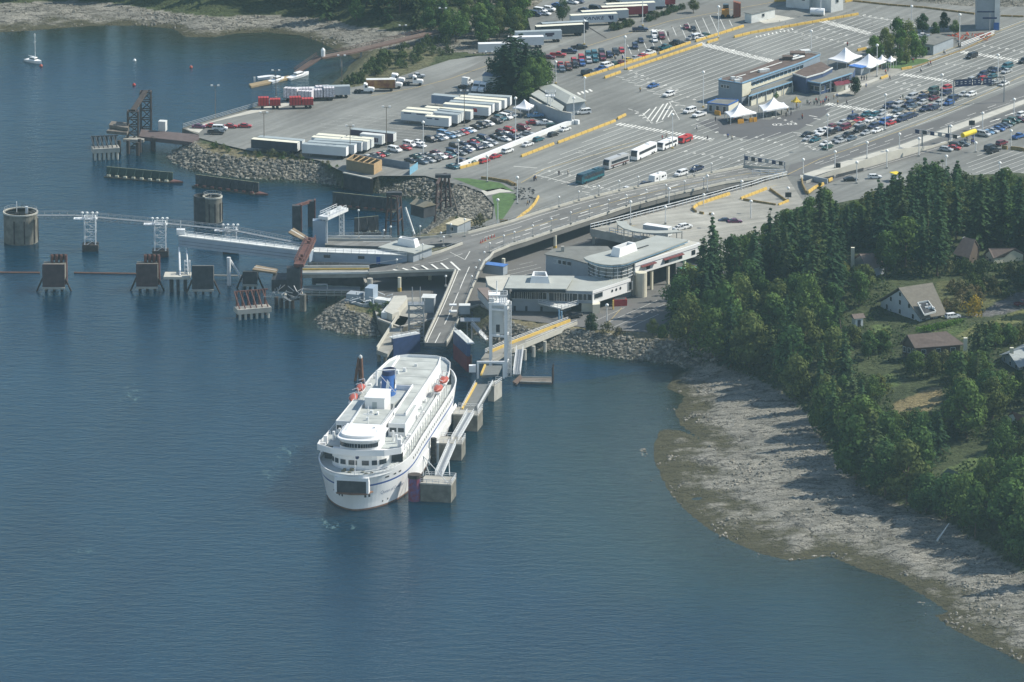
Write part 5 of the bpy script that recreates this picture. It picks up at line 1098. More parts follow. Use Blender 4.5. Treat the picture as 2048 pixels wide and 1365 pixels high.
# buildings near the berths
shed('cream_roof_hut','small white hut with a cream roof between park and overpass','hut','L',(850,885),(990,905),8.5,5,8.2,PALEW,M('cream_roof',(.50,.46,.34),.8),win=1)
shed('old_control_cabin','dark weathered cabin with a tan roof at the disused berth','hut','L',(395,640),(560,685),5,3,6.6,DKST,M('tan_roof',(.24,.22,.16),.9),pitch=1.4)
shed('old_grey_shed','two storey weathered shed with a red edged blue roof','building','T2',(1400,420),(1640,445),5.5,5,10.2,WHITE2,M('blue_grey_roof',(.13,.18,.25),.7),pitch=.6,win=3)
BW=thing('berth_shade_wall','dark wall in place of the shade under the yard at the berth','wall',at(800,650,0));q=MB();w=[at(x,y,4.)for x,y in[(728,556),(758,640),(800,656),(860,641),(960,611),(1010,637)]];q.wall([v-Vector((0,0,7))for v in w],6.98,.6);q.build('wall',CONCD,BW);q=MB();q.wall([v-Vector((0,0,.02))for v in w],.45,.8);q.build('coping',CONC,BW)  # added wall, dark to stand for the shade beneath the apron edge
# ---------------------------------------------------------------- the ferry (own axes: +x towards the near bow, z up from the water)
U=Vector((-.16878,-.98565));FC=Vector((-34.3,2050.8))
FE=thing('car_ferry','large white double ended car ferry with a blue hull stripe and blue funnel','ferry',(FC.x,FC.y,0),None,math.atan2(U.y,U.x));ORG[FE.name]=(0,0,0)
_b0=MB.build
def _sq(s,name,mats,parent=None,**k):
 o=[]
 for x,y,z in s.v:
  w=min(1,max(0,(44-x)/22));e=min(1,max(0,(abs(y)-8)/3))
  y=y+(1.9 if y<0 else-.7)*w*e;o.append((x*.9 if x<0 else x,y,z))
 s.v=o;return _b0(s,name,mats,parent,**k)
MB.build=_sq
SHW=M('ship_white',(.80,.80,.79),.38,var=.07,scale=.12,detail=6.);SHD=M('ship_deck_grey',(.40,.43,.42),.85,var=.14,scale=.3);SHR=M('ship_roof_pale',(.43,.45,.42),.8,var=.2,scale=.22,detail=8.)
SHS=M('hull_stripe_blue',(.03,.09,.30),.5);BOOT=M('hull_boot_brown',(.20,.11,.07),.8,var=.3);LBO=M('lifeboat_orange',(.42,.09,.06),.5,var=.15)
def hwid(x,z):
 f=min(1,max(-.15,z/11.5));xe=57.2+3.8*max(f,0)**1.4+(f if f<0 else 0)*10;x0=15+10*max(f,0);t=(abs(x)-x0)/(xe-x0);t=min(1,max(0,t));e=.62-.12*max(f,0)
 return(12.9+.6*max(f,0))*(1-t**3)**e,xe
def outline(z,n=46,inset=0.):
 pts=[];_,xe=hwid(0,z);xe-=inset
 for i in range(n+1):
  a=-math.pi/2+math.pi*i/n;s_=math.sin(a);x=xe*(math.copysign(abs(s_)**.55,s_))
  pts.append((x,max(0,hwid(x if abs(x)<xe else x,z)[0]-(inset if inset else 0))if abs(s_)<.9999 else 0))
 return[(x,y)for x,y in pts]+[(x,-y)for x,y in pts[-2:0:-1]]
lv=[(-1.5,1),(.0,1),(.45,0),(2,0),(4.5,0),(7.35,2),(7.9,0),(9.5,0),(11.5,0)]
q=MB();rings=[[(x,y,z)for x,y in outline(z)]for z,_ in lv];N_=len(rings[0]);q.v=[v for r_ in rings for v in r_]
for j in range(len(rings)-1):
 for i in range(N_):q.f.append((j*N_+i,(j+1)*N_+i,(j+1)*N_+(i+1)%N_,j*N_+(i+1)%N_));q.m.append(lv[j][1])
inn=[(x,y,11.5)for x,y in outline(11.5,inset=.35)];inb=[(x,y,10.3)for x,y in outline(11.5,inset=.35)];o_=len(q.v);q.v+=inn+inb;b0=(len(rings)-1)*N_
for i in range(N_):
 j=(i+1)%N_;q.f+=[(b0+i,o_+i,o_+j,b0+j),(o_+i,o_+N_+i,o_+N_+j,o_+j)];q.m+=[0,0]
hull=q.build('hull',[SHW,BOOT,SHS],FE,smooth=False)
q=MB();q.add([(x,y,10.32)for x,y in outline(11.5,inset=.34)][::-1],[tuple(range(N_))]);q.f=[q.f[0][::-1]];q.build('main_deck',SHD,hull)
# bow openings at both ends
for s_ in(1,-1):
 q=MB();X_=60.35
 for(c,sz)in(((s_*59.4,0,9.5),(2.0,9.6,1.0)),((s_*59.4,-4.5,6.0),(2.0,.7,3.6)),((s_*59.4,4.5,6.0),(2.0,.7,3.6))):q.box(c,sz)
 fr_=q.build('bow_frame',SHW,FE);q=MB();q.box((s_*59.3,0,6.1),(1.6,8.3,3.4));q.build('bow_opening_shade',DKST,fr_)  # dark box stands for the shade inside the open car deck
 q=MB();q.prism([(s_*57.5,-5.6),(s_*60.6,-4.2),(s_*61.3,0),(s_*60.6,4.2),(s_*57.5,5.6)],5.7,6.1);q.build('bow_ledge',BOOT,fr_)
def rr_block(mb,x0,x1,w,z0,z1,r=5.,n=10,m=0,y0=None):
 "block whose near end (x1) is rounded"
 pts=[(x0,-w),(x0,w)]
 for i in range(n+1):a=math.pi/2-math.pi*i/n;pts.append((x1-r+r*math.cos(a),w*math.copysign(abs(math.sin(a))**.8,math.sin(a))))
 mb.prism(pts,z0,z1,m);return pts
 # main house between hull sides
q=MB();q.prism([(-46,-7.5),(-34,-9.6),(-24,-10.4),(42,-10.4),(42,10.4),(-24,10.4),(-34,9.6),(-46,7.5)],10.33,14.75);mh=q.build('passenger_house',SHW,FE)
q=MB()
for s_ in(1,-1):
 for i in range(26):x=-23+i*2.5;q.box((x,s_*10.43,12.5),(1.5,.08,1.0))
q.build('side_windows',GLASS,mh)
for s_ in(1,-1):
 q=MB();pts=rr_block(q,40,52,8.0,10.33,14.75,5.5,14)
 if s_<0:q.xf(Matrix.Rotation(math.pi,4,'Z'))
 lo=q.build('lounge_front',SHW,FE)
 arc=pts[3:-1]if True else pts
 arc=[(52-5.5+5.5*math.cos(a),8.*math.copysign(abs(math.sin(a))**.8,math.sin(a)))for a in[math.pi/2-math.pi*i/28 for i in range(2,27)]]
 for i in range(8):
  a=arc[1+i*3-(i>0)]if 1+i*3<len(arc)else arc[-2];b=arc[min(len(arc)-1,3+i*3-(i>0))];a=Vector(a);b=Vector(b)
  if(b-a).length<.4:continue
  q=MB();e=Vector((.06,0));q.beam((s_*(a.x+.08),s_*a.y,12.35),(s_*(b.x+.08),s_*b.y,12.35),.12,1.35);q.build('window',GLASS,lo)
 for yy in(-1,1):q=MB();q.box((s_*42.2,yy*9.6,10.4),(.5,3.2,4.3));q.build('side_opening_shade',DKST,lo)  # dark panels paint the shade of the openings under the wings
 # emblem disc on the front
 q=MB();q.tube((s_*51.95,0,14.0),(s_*52.1,0,14.0),.62,n=18);q.build('round_emblem',NAVY,lo);
 # bridge deck with wings
 q=MB();pts=[(s_*x,y)for x,y in[(36,-10.6),(43,-11.8),(48.5,-11.6),(51.5,-7.5),(53,0),(51.5,7.5),(48.5,11.6),(43,11.8),(36,10.6)]]
 if s_<0:continue;q.prism(pts,14.76,15.0);q.build('bridge_deck',SHD,FE)
 q=MB();w=[(s_*x,y,14.6)for x,y in[(44.5,-11.9),(48.6,-11.8),(51.7,-7.6),(53.2,0),(51.7,7.6),(48.6,11.8),(44.5,11.9)]];q.wall(w,1.75,.22);q.build('wing_bulwark',SHW,FE)
 if s_<0:continue
 q=MB();wp=rr_block(q,40,51.6,5.6,15.0,18.5,4.2,14)
 if s_<0:q.xf(Matrix.Rotation(math.pi,4,'Z'))
 wh_=q.build('wheelhouse',SHW,FE)
 wa=[Vector((51.6-4.2+4.2*math.cos(a),5.6*math.copysign(abs(math.sin(a))**.8,math.sin(a))))for a in[math.pi/2-math.pi*i/30 for i in range(3,28)]]
 q=MB()
 for a,b in zip(wa,wa[1:]):d=(b-a);q.beam((s_*(a.x+.09),s_*a.y,17.1),(s_*(a.x+d.x*.8+.09),s_*(a.y+d.y*.8),17.1),.1,1.15)
 q.build('bridge_windows',GLASS,wh_)
 q=MB();rr_block(q,38,52.4,6.3,18.5,18.85,4.8,14);rr_block(q,38,50.6,5.4,18.85,19.6,4.0,14)
 if s_<0:q.xf(Matrix.Rotation(math.pi,4,'Z'))
 q.build('wheelhouse_roof',SHW,wh_)
 for yy in(-1,1):
  q=MB();q.box((s_*43.5,yy*10.5,15.),(1.2,1.0,2.3));q.build('wing_console',SHW,FE);q=MB();q.tube((s_*40,yy*9,15),(s_*40,yy*9,17.6),.45,n=8);q.build('vent_pipe',SHW,FE);q=MB();q.tube((s_*38,yy*7.6,15),(s_*38,yy*7.6,18),.35,n=8);q.build('vent_pipe',SHW,FE)
  # sun deck
q=MB();q.prism([(-54,-4),(-52,-7),(-47,-9.6),(-38,-11.2),(-26,-12.2),(45,-12.2),(45,12.2),(-26,12.2),(-38,11.2),(-47,9.6),(-52,7),(-54,4)],14.765,14.99);q.build('sun_deck',SHD,FE)
q=MB()
for s_ in(1,-1):q.wall([(-54.2,0,14.6),(-54,s_*4,14.6),(-52,s_*7.1,14.6),(-47,s_*9.8,14.6),(-38,s_*11.4,14.6),(-26,s_*12.4,14.6),(30,s_*12.6,14.6),(44,s_*12.0,14.6)],1.2,.16)
q.build('deck_bulwark',SHW,FE)
q=MB()
for s_ in(1,-1):
 for i in range(18):x=-26+i*4;q.tube((x,s_*12.4,10.4),(x,s_*12.4,14.7),.14,n=5)
q.build('deck_stanchions',SHW,FE)
q=MB();q.prism([(47,-4.6),(20,-5.0),(20,2.),(47,4.6)][::-1],15,18.7);q.prism([(47,4.6),(20,5),(20,-5),(47,-4.6)],15.01,18.69)if 0 else None;q=MB();q.prism([(46,-4.6),(20,-5.0),(20,5.),(46,4.6)],15,18.8);q.build('top_house',SHW,FE)
q=MB();q.prism([(45.6,-4.3),(20.2,-4.7),(20.2,4.7),(45.6,4.3)],18.81,18.9);q.build('top_roof',SHR,FE)
q=MB();q.wall([(46,-4.5,18.8),(19.6,-4.9,18.8)],.5,.25);q.wall([(46,4.5,18.8),(19.6,4.9,18.8)],.5,.25);q.build('roof_coaming',SHW,FE)
q=MB();q.prism([(18,4.6),(-47,4.6),(-47,-4.0),(-6,-4.0),(-6,4.4),(18,4.4)][::-1]if 0 else[(24,5.1),(-6,5.1),(-6,-4.2),(-38.5,-4.2),(-38.5,8.0),(-30,8.8),(24,8.8)],15,18.8);q.build('long_house',SHW,FE)
q=MB();q.prism([(23.7,5.5),(-6.4,5.5),(-6.4,-3.8),(-38.2,-3.8),(-38.2,7.7),(-30,8.4),(23.7,8.4)],18.81,18.9);q.build('long_roof',SHR,FE)
q=MB();q.wall([(24,8.7,18.8),(-30,8.7,18.8),(-38.5,7.9,18.8)],.55,.25);q.wall([(24,5.2,18.8),(-6,5.2,18.8)],.5,.25);q.wall([(-6,-4.1,18.8),(-38.5,-4.1,18.8)],.5,.25);q.build('roof_coaming',SHW,FE)
for s_,x0,x1 in((1,12,33),(-1,10,33)):
 q=MB();ya,yb=(5.3,10.4)if s_>0 else(-10.4,-5.3);ya+=(3.6 if s_>0 else 0);ya=5.3 if s_>0 else-10.4
 q.prism([(x0,ya),(x1,ya),(x1,yb),(x0,yb)],15,18.3);sh_=q.build('side_house',SHW,FE);q=MB();q.prism([(x0+.3,ya+.35),(x1-.4,ya+.35),(x1-.4,yb-.35),(x0+.3,yb-.35)],18.31,18.4);q.build('side_house_roof',SHD,sh_)
 q=MB();q.box((x1+.04,(ya+yb)/2-1.2,16.2),(.08,1.9,1.2));q.box((x1+.04,(ya+yb)/2+1.2,16.2),(.08,1.9,1.2));q.build('side_house_window',GLASS,sh_)
 q=MB();q.wall([(x0,ya+.1,18.3),(x1,ya+.1,18.3),(x1,yb-.1,18.3),(x0,yb-.1,18.3)],.4,.2);q.build('side_house_coaming',SHW,sh_)
q=MB();q.box((14.5,-1.2,15),(9.5,5.6,6.6));cs=q.build('engine_casing',SHW,FE);q=MB();q.box((14.5,-1.2,21.6),(9.9,6.0,.3));q.build('casing_top',SHW,cs);q=MB();q.box((19.28,-1.2,18.2),(.06,1.3,2.4));q.build('louvre_door',SHD,cs)
q=MB();q.prism([(9,-4.6),(9,2.2),(-6,5.0),(-6,-4.6)][::-1],15.01,17.4);q.build('casing_well',SHD,FE)
# funnel with its emblem
q=MB();vs=[];n=24
for z,l_,w_,dx in((17.4,3.6,2.1,0),(20.8,3.4,2.0,-.5),(23.2,3.3,1.95,-.9)):
 for i in range(n):a=2*math.pi*i/n;vs.append((-1+dx+l_*math.copysign(abs(math.cos(a))**.8,math.cos(a)),-1.0+w_*math.sin(a),z))
q.add(vs,[(j*n+i,j*n+(i+1)%n,(j+1)*n+(i+1)%n,(j+1)*n+i)for j in range(2)for i in range(n)]);fu_=q.build('funnel',BLUE,FE)
q=MB();vs=[]
for z,l_,w_ in((23.1,3.35,2.0),(24.3,3.1,1.9),(24.3,2.7,1.5),(23.8,2.7,1.5)):
 for i in range(n):a=2*math.pi*i/n;vs.append((-2.2+l_*math.cos(a),-1.+w_*math.sin(a),z))
q.add(vs,[(j*n+i,j*n+(i+1)%n,(j+1)*n+(i+1)%n,(j+1)*n+i)for j in range(3)for i in range(n)]+[tuple(range(3*n,4*n))]);q.build('funnel_cap',NAVY,fu_)
q=MB();q.add([(2.65,-1.2,19.4),(2.5,-.2,19.4),(2.0,-.1,21.6),(2.2,-.8,22.6)],[(0,1,2,3)]);q.add([(.6,1.1,19.2),(-2.0,1.12,19.2),(-1.6,1.1,21.4),(-.2,1.08,22.6)],[(3,2,1,0)]);q.build('funnel_emblem',SHW,fu_)
# mast frame
q=MB();q.tube((8.8,-2.6,22.4),(8.4,-2.6,26.8),.28,n=8);q.tube((8.4,-2.6,26.8),(6.6,2.4,26.8),.16,n=6);q.tube((6.6,2.4,22.4),(6.6,2.4,26.8),.12,n=6);q.tube((8.4,-2.6,26.5),(3,1.8,19),.08,n=5);q.build('mast',SHW,FE)
for x in(47,):
 q=MB();q.tube((x*.75,0,18.9),(x*.75,0,24),.12,n=6);q.box((x*.75,0,21.5),(.3,2.6,.25));q.build('radar_mast',SHW,FE)
q=MB()
for s_ in(1,-1):q.rail([(-26,s_*11.6,15),(44,s_*11.6,15)],1.1,.05,2.2);q.rail([(20,s_*4.6,18.85),(45,s_*4.4,18.85)],1.0,.05,2.)
q.rail([(x,y,11.5)for x,y in outline(11.5,46)[34:47]],.9,.05,2.);q.build('deck_railing',SHW,FE)
q=MB()
for i in range(5):q.box((-34+i*9,2.2,18.9),(.12,11,.06))
for i in range(4):q.box((25+i*5,0,18.9),(.1,8.6,.05))
q.build('roof_seam',SHD,FE)
# lifeboats on davits
def lifeboat(x,s_):
 q=MB();yb=s_*12.3;n=8;vs=[]
 for i in range(9):
  t=i/8;xx=x-3.6+7.2*t;w_=1.25*(1-abs(2*t-1)**2.6)+.06
  for j in range(n):a=2*math.pi*j/n;vs.append((xx,yb+w_*math.cos(a),17.0+(1.15 if math.sin(a)<0 else .75)*w_/1.3*math.sin(a)))
 q.add(vs,[(i*n+j,(i+1)*n+j,(i+1)*n+(j+1)%n,i*n+(j+1)%n)for i in range(8)for j in range(n)]);lb=q.build('lifeboat',LBO,FE,smooth=True)
 q=MB();q.box((x,yb,15.9),(6.2,2.0,.5));q.build('boat_hull',SHW,lb)
 q=MB()
 for dx in(-2.4,2.4):q.tube((x+dx,s_*10.6,15),(x+dx,s_*11.6,19),.14,n=6);q.tube((x+dx,s_*11.6,19),(x+dx,s_*13.2,18.4),.12,n=6)
 q.build('davit',SHW,lb)
lifeboat(2.6,-1);lifeboat(-8.5,-1);lifeboat(-12,1);lifeboat(-22,1)
q=MB();rv=random.Random(5)
for i in range(46):
 x=rv.uniform(-30,46);y=rv.choice([rv.uniform(-12,-9.5),rv.uniform(9.3,12)])if rv.random()<.6 else rv.uniform(-3.5,3.5)
 zb=15. if abs(y)>9 else 18.9
 if zb>16 and-6<x<20:continue
 q.box((x,y,zb),(rv.uniform(.5,1.6),rv.uniform(.4,.9),rv.uniform(.4,1.2)))
q.build('deck_lockers',SHW,FE)
q=MB();rv=random.Random(9)
for i in range(9):q.box((rv.uniform(53,57.5),rv.uniform(-6,6),10.33),(rv.uniform(.4,1.2),rv.uniform(.4,1.2),rv.uniform(.3,.8)))
q.build('winches',M('deck_machinery',(.16,.15,.10),.7,var=.3),FE)
q=MB();q.tube((56.5,.3,10.3),(56.5,.3,15.6),.09,n=5);q.build('jack_staff',SHW,FE)
def hullpt(s_arc,z,off=.06):
 "point on the right bow: arc length back from the stem"
 o=outline(z,200);o=[Vector(p)for p in o[:201]][::-1];acc=0
 for a,b in zip(o,o[1:]):
  L_=(b-a).length
  if acc+L_>=s_arc:
   t=(s_arc-acc)/L_;p=a.lerp(b,t);d=(b-a).normalized();n_=Vector((-d.y,d.x));n_=n_ if n_.y>0 else-n_;return(p.x+n_.x*off,p.y+n_.y*off,z)
  acc+=L_
 return(0,0,z)
def wraptext(name,txt,s0,z0,size,mat):
 cu=bpy.data.curves.new(name,'FONT');cu.body=txt;cu.size=size;cu.shear=.4;cu.resolution_u=2;o=bpy.data.objects.new('tmp',cu);C.objects.link(o);me=bpy.data.meshes.new_from_object(o.evaluated_get(bpy.context.evaluated_depsgraph_get()));bpy.data.objects.remove(o);bpy.data.curves.remove(cu)
 for v in me.vertices:v.co=hullpt(s0+v.co.x,z0+v.co.y,.09)
 me.materials.clear();me.materials.append(mat);me.name=name;o=bpy.data.objects.new(name,me);C.objects.link(o);o.parent=hull;ORG[o.name]=(0,0,0)
wraptext('ship_name','Queen of Cowichan',8.4,4.0,1.45,M('name_grey_blue',(.16,.22,.34),.6))
q=MB()
for s0,z0,w_,h_ in((10.6,8.9,1.7,.5),(14.5,8.9,1.3,.5),(17.3,8.9,1.5,.5),(3.2,3.9,.6,.9),(4.4,3.9,.6,.9),(9.2,1.3,.5,.5),(11.4,1.5,.5,.5)):
 vs=[hullpt(s0,z0),hullpt(s0+w_,z0),hullpt(s0+w_,z0+h_),hullpt(s0,z0+h_)];q.add(vs,[(0,1,2,3)])
 if s0<5:q.add([(v[0],-v[1],v[2])for v in vs],[(3,2,1,0)])
for i in range(26):vs=[hullpt(30+i*2.6,9.3),hullpt(30.9+i*2.6,9.3),hullpt(30.9+i*2.6,10.1),hullpt(30+i*2.6,10.1)];q.add(vs,[(0,1,2,3)])
q.build('hull_ports',DKST,hull)
q=MB()
for x,L_ in((27,20),(4,24),(-23,16)):q.prism([(x+2.5,12.5),(x,13.35),(x-L_,13.35),(x-L_-2.5,12.5)],2.2,5.0)
q.build('fender_strakes',SHW,hull)
q=MB();q.tube((-50,0,11),(-50.2,0,12.2),1,n=8);q=MB();q.prism([(-49,-4),(-56,-3),(-56,3),(-49,4)],12.6,12.8);q.build('blue_cover',M('blue_tarp',(.07,.18,.45),.7),FE)
MB.build=_b0
# jetties, floats and small craft come next
BOATS='small motor boats moored at the float'
def boat(k,x0,y0,x1,y1,w,label,cabin=True,m=None,nm='motor_boat',z=0.):
 a=atc(k,x0,y0,z+.5);b=atc(k,x1,y1,z+.5);d=(b-a).to_2d();Ln=d.length;c=(a+b)/2;t=thing(nm,label,'boat',(c.x,c.y,z),BOATS if nm=='motor_boat' else None,math.atan2(d.y,d.x));ORG[t.name]=(0,0,0)
 q=MB();n=9;st=[]
 for i in range(n):
  u=i/(n-1);x=-Ln/2+Ln*u;h=w/2*(1-max(0,(u-.45)/.55)**2.2)*(.86+.14*min(1,u*4));h=max(h,.03);st.append([(x,-h,.8+.3*u),(x,-h*.7,-.2),(x,h*.7,-.2),(x,h,.8+.3*u),(x,h*.8,.8+.3*u-.05),(x,-h*.8,.8+.3*u-.05)])
 q.v=[v for s_ in st for v in s_];q.f=[(i*6+j,(i+1)*6+j,(i+1)*6+(j+1)%6,i*6+(j+1)%6)for i in range(n-1)for j in range(6)]+[tuple(range(6))[::-1]];q.m=[0]*len(q.f);q.build('hull',m or WHITE,t)
 if cabin:q=MB();q.box((-Ln*.02,0,.8),(Ln*.36,w*.62,1.1),taper=.82);cb=q.build('cabin',WHITE,t);q=MB();q.box((-Ln*.02,0,1.25),(Ln*.35,w*.63,.35),taper=.96);q.build('windows',GLASS,cb)
 return t,Ln
boat('Y',2010,605,2110,595,2.4,'white motor boat at the far end of the brown float')if 0 else None
boat('T1',120,125,370,105,2.4,'low white motor boat on the far side of the float',cabin=False);boat('T1',310,185,520,125,2.6,'white motor boat with an open cockpit, nearest the float tip');boat('T1',585,135,890,45,2.8,'long white motor boat with a blue cover beside the ramp')
t,Ln=boat('Y',205,465,325,490,2.9,'white sailboat with a bare mast moored off the far beach',nm='sailboat');q=MB();q.tube((.6,0,.9),(.6,0,10.4),.12,n=6);q.tube((.6,0,2.2),(-2.6,0,2.1),.1,n=5);q.tube((.6,-.6,7.4),(.6,.6,7.4),.06,n=5);q.build('mast',STEELW,t);q=MB();q.tube((.5,0,9.3),(.5,0,10.2),.28,n=6);q.build('furled_sail',WHITE2,t)
for k,x,y,c_,l_ in(('Y',320,520,LBO,'orange mooring buoy under the bow of the sailboat'),('Y',1050,478,WHITE,'white buoy alone in the bay right of the sailboat'),('Y',1490,530,LBO,'red buoy near the end of the brown jetty'),('Y',1045,668,REDP,'dull red buoy in open water above the rail ramp')):
 p=atc(k,x,y,0);t=thing('mooring_buoy',l_,'buoy',p,'mooring buoys in the bay');q=MB();q.lathe([(.05,-.3),(.45,-.15),(.6,.2),(.45,.6),(.1,.8)],p,10);q.build('float',c_,t,smooth=True);q=MB();q.tube(p+Vector((0,0,.8)),p+Vector((0,0,1.1)),.08,n=5);q.build('ring',STEELG,t)
fo=bpy.data.materials.new('foam_wash');fo.use_nodes=True;n=fo.node_tree;N=n.nodes;L=n.links;N.clear();geo=N.new('ShaderNodeNewGeometry');out=N.new('ShaderNodeOutputMaterial')
f1=noi(.5,7,((1,.3,1),(0,0,R(25))),.75);tr=N.new('ShaderNodeBsdfTransparent');df=N.new('ShaderNodeBsdfDiffuse');df.inputs[0].default_value=(.22,.36,.35,1);mx=N.new('ShaderNodeMixShader');L.new(rng(f1.outputs[0],.54,.74,0,.8),mx.inputs[0]);L.new(tr.outputs[0],mx.inputs[1]);L.new(df.outputs[0],mx.inputs[2]);L.new(mx.outputs[0],out.inputs[0])
q=MB()
for pts in([(520,965),(530,925),(560,893),(610,890),(612,925),(575,955),(585,1000),(550,985)],[(618,1030),(660,1040),(700,1040),(760,1030),(740,1052),(690,1062),(640,1055)],[(235,810),(255,770),(285,765),(290,800),(262,818)],[(120,1108),(180,1090),(190,1102),(140,1122)]):q.add([at(x,y,.06)for x,y in pts],[tuple(range(len(pts)))[::-1]])
o=q.build('foam_streaks',fo);tag(o,'pale foam and wash drifting on the water beside the ferry','foam',kind='stuff')
# ---------------------------------------------------------------- berths, dolphins, jetties
def piles(parent,pts,z1,r=.35,z0=-5.,m=None,name='pile'):
 for p in pts:q=MB();q.tube((p[0],p[1],z0),(p[0],p[1],z1),r,n=8);q.build(name,m or CREO,parent)
 # round dolphins
def round_dolphin(px,py,r,h,label,m=CONCD):
 f=at(px,py,0);c=Vector((f.x,f.y+r,0));t=thing('round_dolphin',label,'dolphin',c,'round concrete dolphins');q=MB();q.lathe([(r,-3),(r,h),(r-.45,h),(r-.45,h-1.0),(0.01,h-1.0)],c,32);q.build('caisson',m,t)
 q=MB();q.lathe([(r+.15,h-.2),(r+.15,h+.25),(r-.3,h+.25),(r-.3,h-.2)],c,32);q.build('rim',CONCL,t)
 q=MB();n=20;P=[(c.x+(r-.2)*math.cos(2*math.pi*i/n),c.y+(r-.2)*math.sin(2*math.pi*i/n),h+.25)for i in range(n+1)];q.rail(P,1.0,.045,4);q.build('railing',STEELG,t)
 q=MB()
 for a in(-1.9,-1.3,-.6,-.1):q.box((c.x+r*math.cos(a)*1.01,c.y+r*math.sin(a)*1.01,.4),(.35,.35,h-2.2),rz=a)
 q.build('fender_post',CREO,t);return t,c
t,c=round_dolphin(40,492,5.4,9.6,'wide round concrete dolphin at the left end of the catwalk');q=MB();q.box((c.x+2,c.y-1,8.6),(.8,.8,3));q.tube((c.x-1.2,c.y,8.6),(c.x-1.2,c.y,13),.12,n=6);q.build('beacon',STEELW,t)
t,c=round_dolphin(425,448,3.0,8.2,'narrow concrete tank dolphin with a ladder behind the catwalk');c2=c+Vector((-3.2,.8,0));q=MB();q.lathe([(2.9,-3),(2.9,8.4),(2.5,8.4),(2.5,5)],c2,20);q.build('dark_shell',DKST,t)
q=MB();
for i in range(7):q.box((c.x-3.1,c.y-1.6,.8+i),(.7,.4,.5))
q.build('tyre_stack',CONCL,t)
# lattice light towers with the catwalk
def lat(mb,p,w,d,z0,z1,n=4,r=.1,m=0):
 cs=[Vector((p[0]+sx*w/2,p[1]+sy*d/2,0))for sx,sy in((-1,-1),(1,-1),(1,1),(-1,1))]
 for c in cs:mb.tube((c.x,c.y,z0),(c.x,c.y,z1),r*1.5,n=5,m=m)
 for i in range(n+1):
  z=z0+(z1-z0)*i/n
  for a,b in zip(cs,cs[1:]+cs[:1]):
   mb.tube((a.x,a.y,z),(b.x,b.y,z),r,n=4,m=m,cap=False)
   if i<n:mb.tube((a.x,a.y,z),(b.x,b.y,z0+(z1-z0)*(i+1)/n),r*.8,n=4,m=m,cap=False)
def ltower(px,py,top,label,w=3.4):
 p=at(px,py,0);H=hz(px,py,0,top);t=thing('catwalk_tower',label,'tower',p,'white lattice towers carrying the catwalk');q=MB();lat(q,p,w,3.,1.5,H-1.2,4,.15);q.build('lattice',STEELW,t)
 q=MB();q.box((p.x,p.y,-3),(w+1.6,4.4,5.0));q.build('timber_base',CREO,t)
 q=MB();q.box((p.x-1.4,p.y,H-2.0),(w+4,2.4,.25));q.build('platform',STEELW,t)
 for dx in(-2.4,-.9,.8,2.2):q=MB();q.tube((p.x+dx,p.y,H-1.8),(p.x+dx,p.y,H-.1),.09,n=5);q.lathe([(.1,0),(.42,.15),(.42,.5),(.1,.65)],(p.x+dx,p.y,H-.3),8);q.build('floodlight',LAMPW,t)
 return p,H
tw=[ltower(181,500,426,'white lattice tower, leftmost on the catwalk'),ltower(321,512,437,'white lattice tower, middle one on the catwalk'),ltower(462,505,450,'white lattice tower just behind the enclosed gangway')]
cwz=9.4
CW_=thing('catwalk','long thin steel catwalk linking the dolphins and towers','walkway',at(200,440,cwz));P=[at(74,431,cwz),at(150,431,cwz),at(320,446,cwz),at(460,460,cwz),at(600,487,cwz)]
q=MB()
for a,b in zip(P,P[1:]):
 d=(b-a).normalized();n_=Vector((-d.y,d.x,0))*.7
 for s_ in(-1,1):
  q.beam(a+n_*s_,b+n_*s_,.14,.22);q.beam(a+n_*s_+Vector((0,0,1.2)),b+n_*s_+Vector((0,0,1.2)),.12,.12);q.beam(a+n_*s_-Vector((0,0,1.1)),b+n_*s_-Vector((0,0,1.1)),.1,.1)
  k=int((b-a).length/2.2)
  for i in range(k):u=a.lerp(b,i/k)+n_*s_;v=a.lerp(b,(i+1)/k)+n_*s_;q.tube(u-Vector((0,0,1.1)),v,.05,n=3,cap=False);q.tube(u,u+Vector((0,0,1.2)),.05,n=3,cap=False)
 q.strip([a+n_,b+n_],[a-n_,b-n_],.08)
q.build('truss',STEELG,CW_)
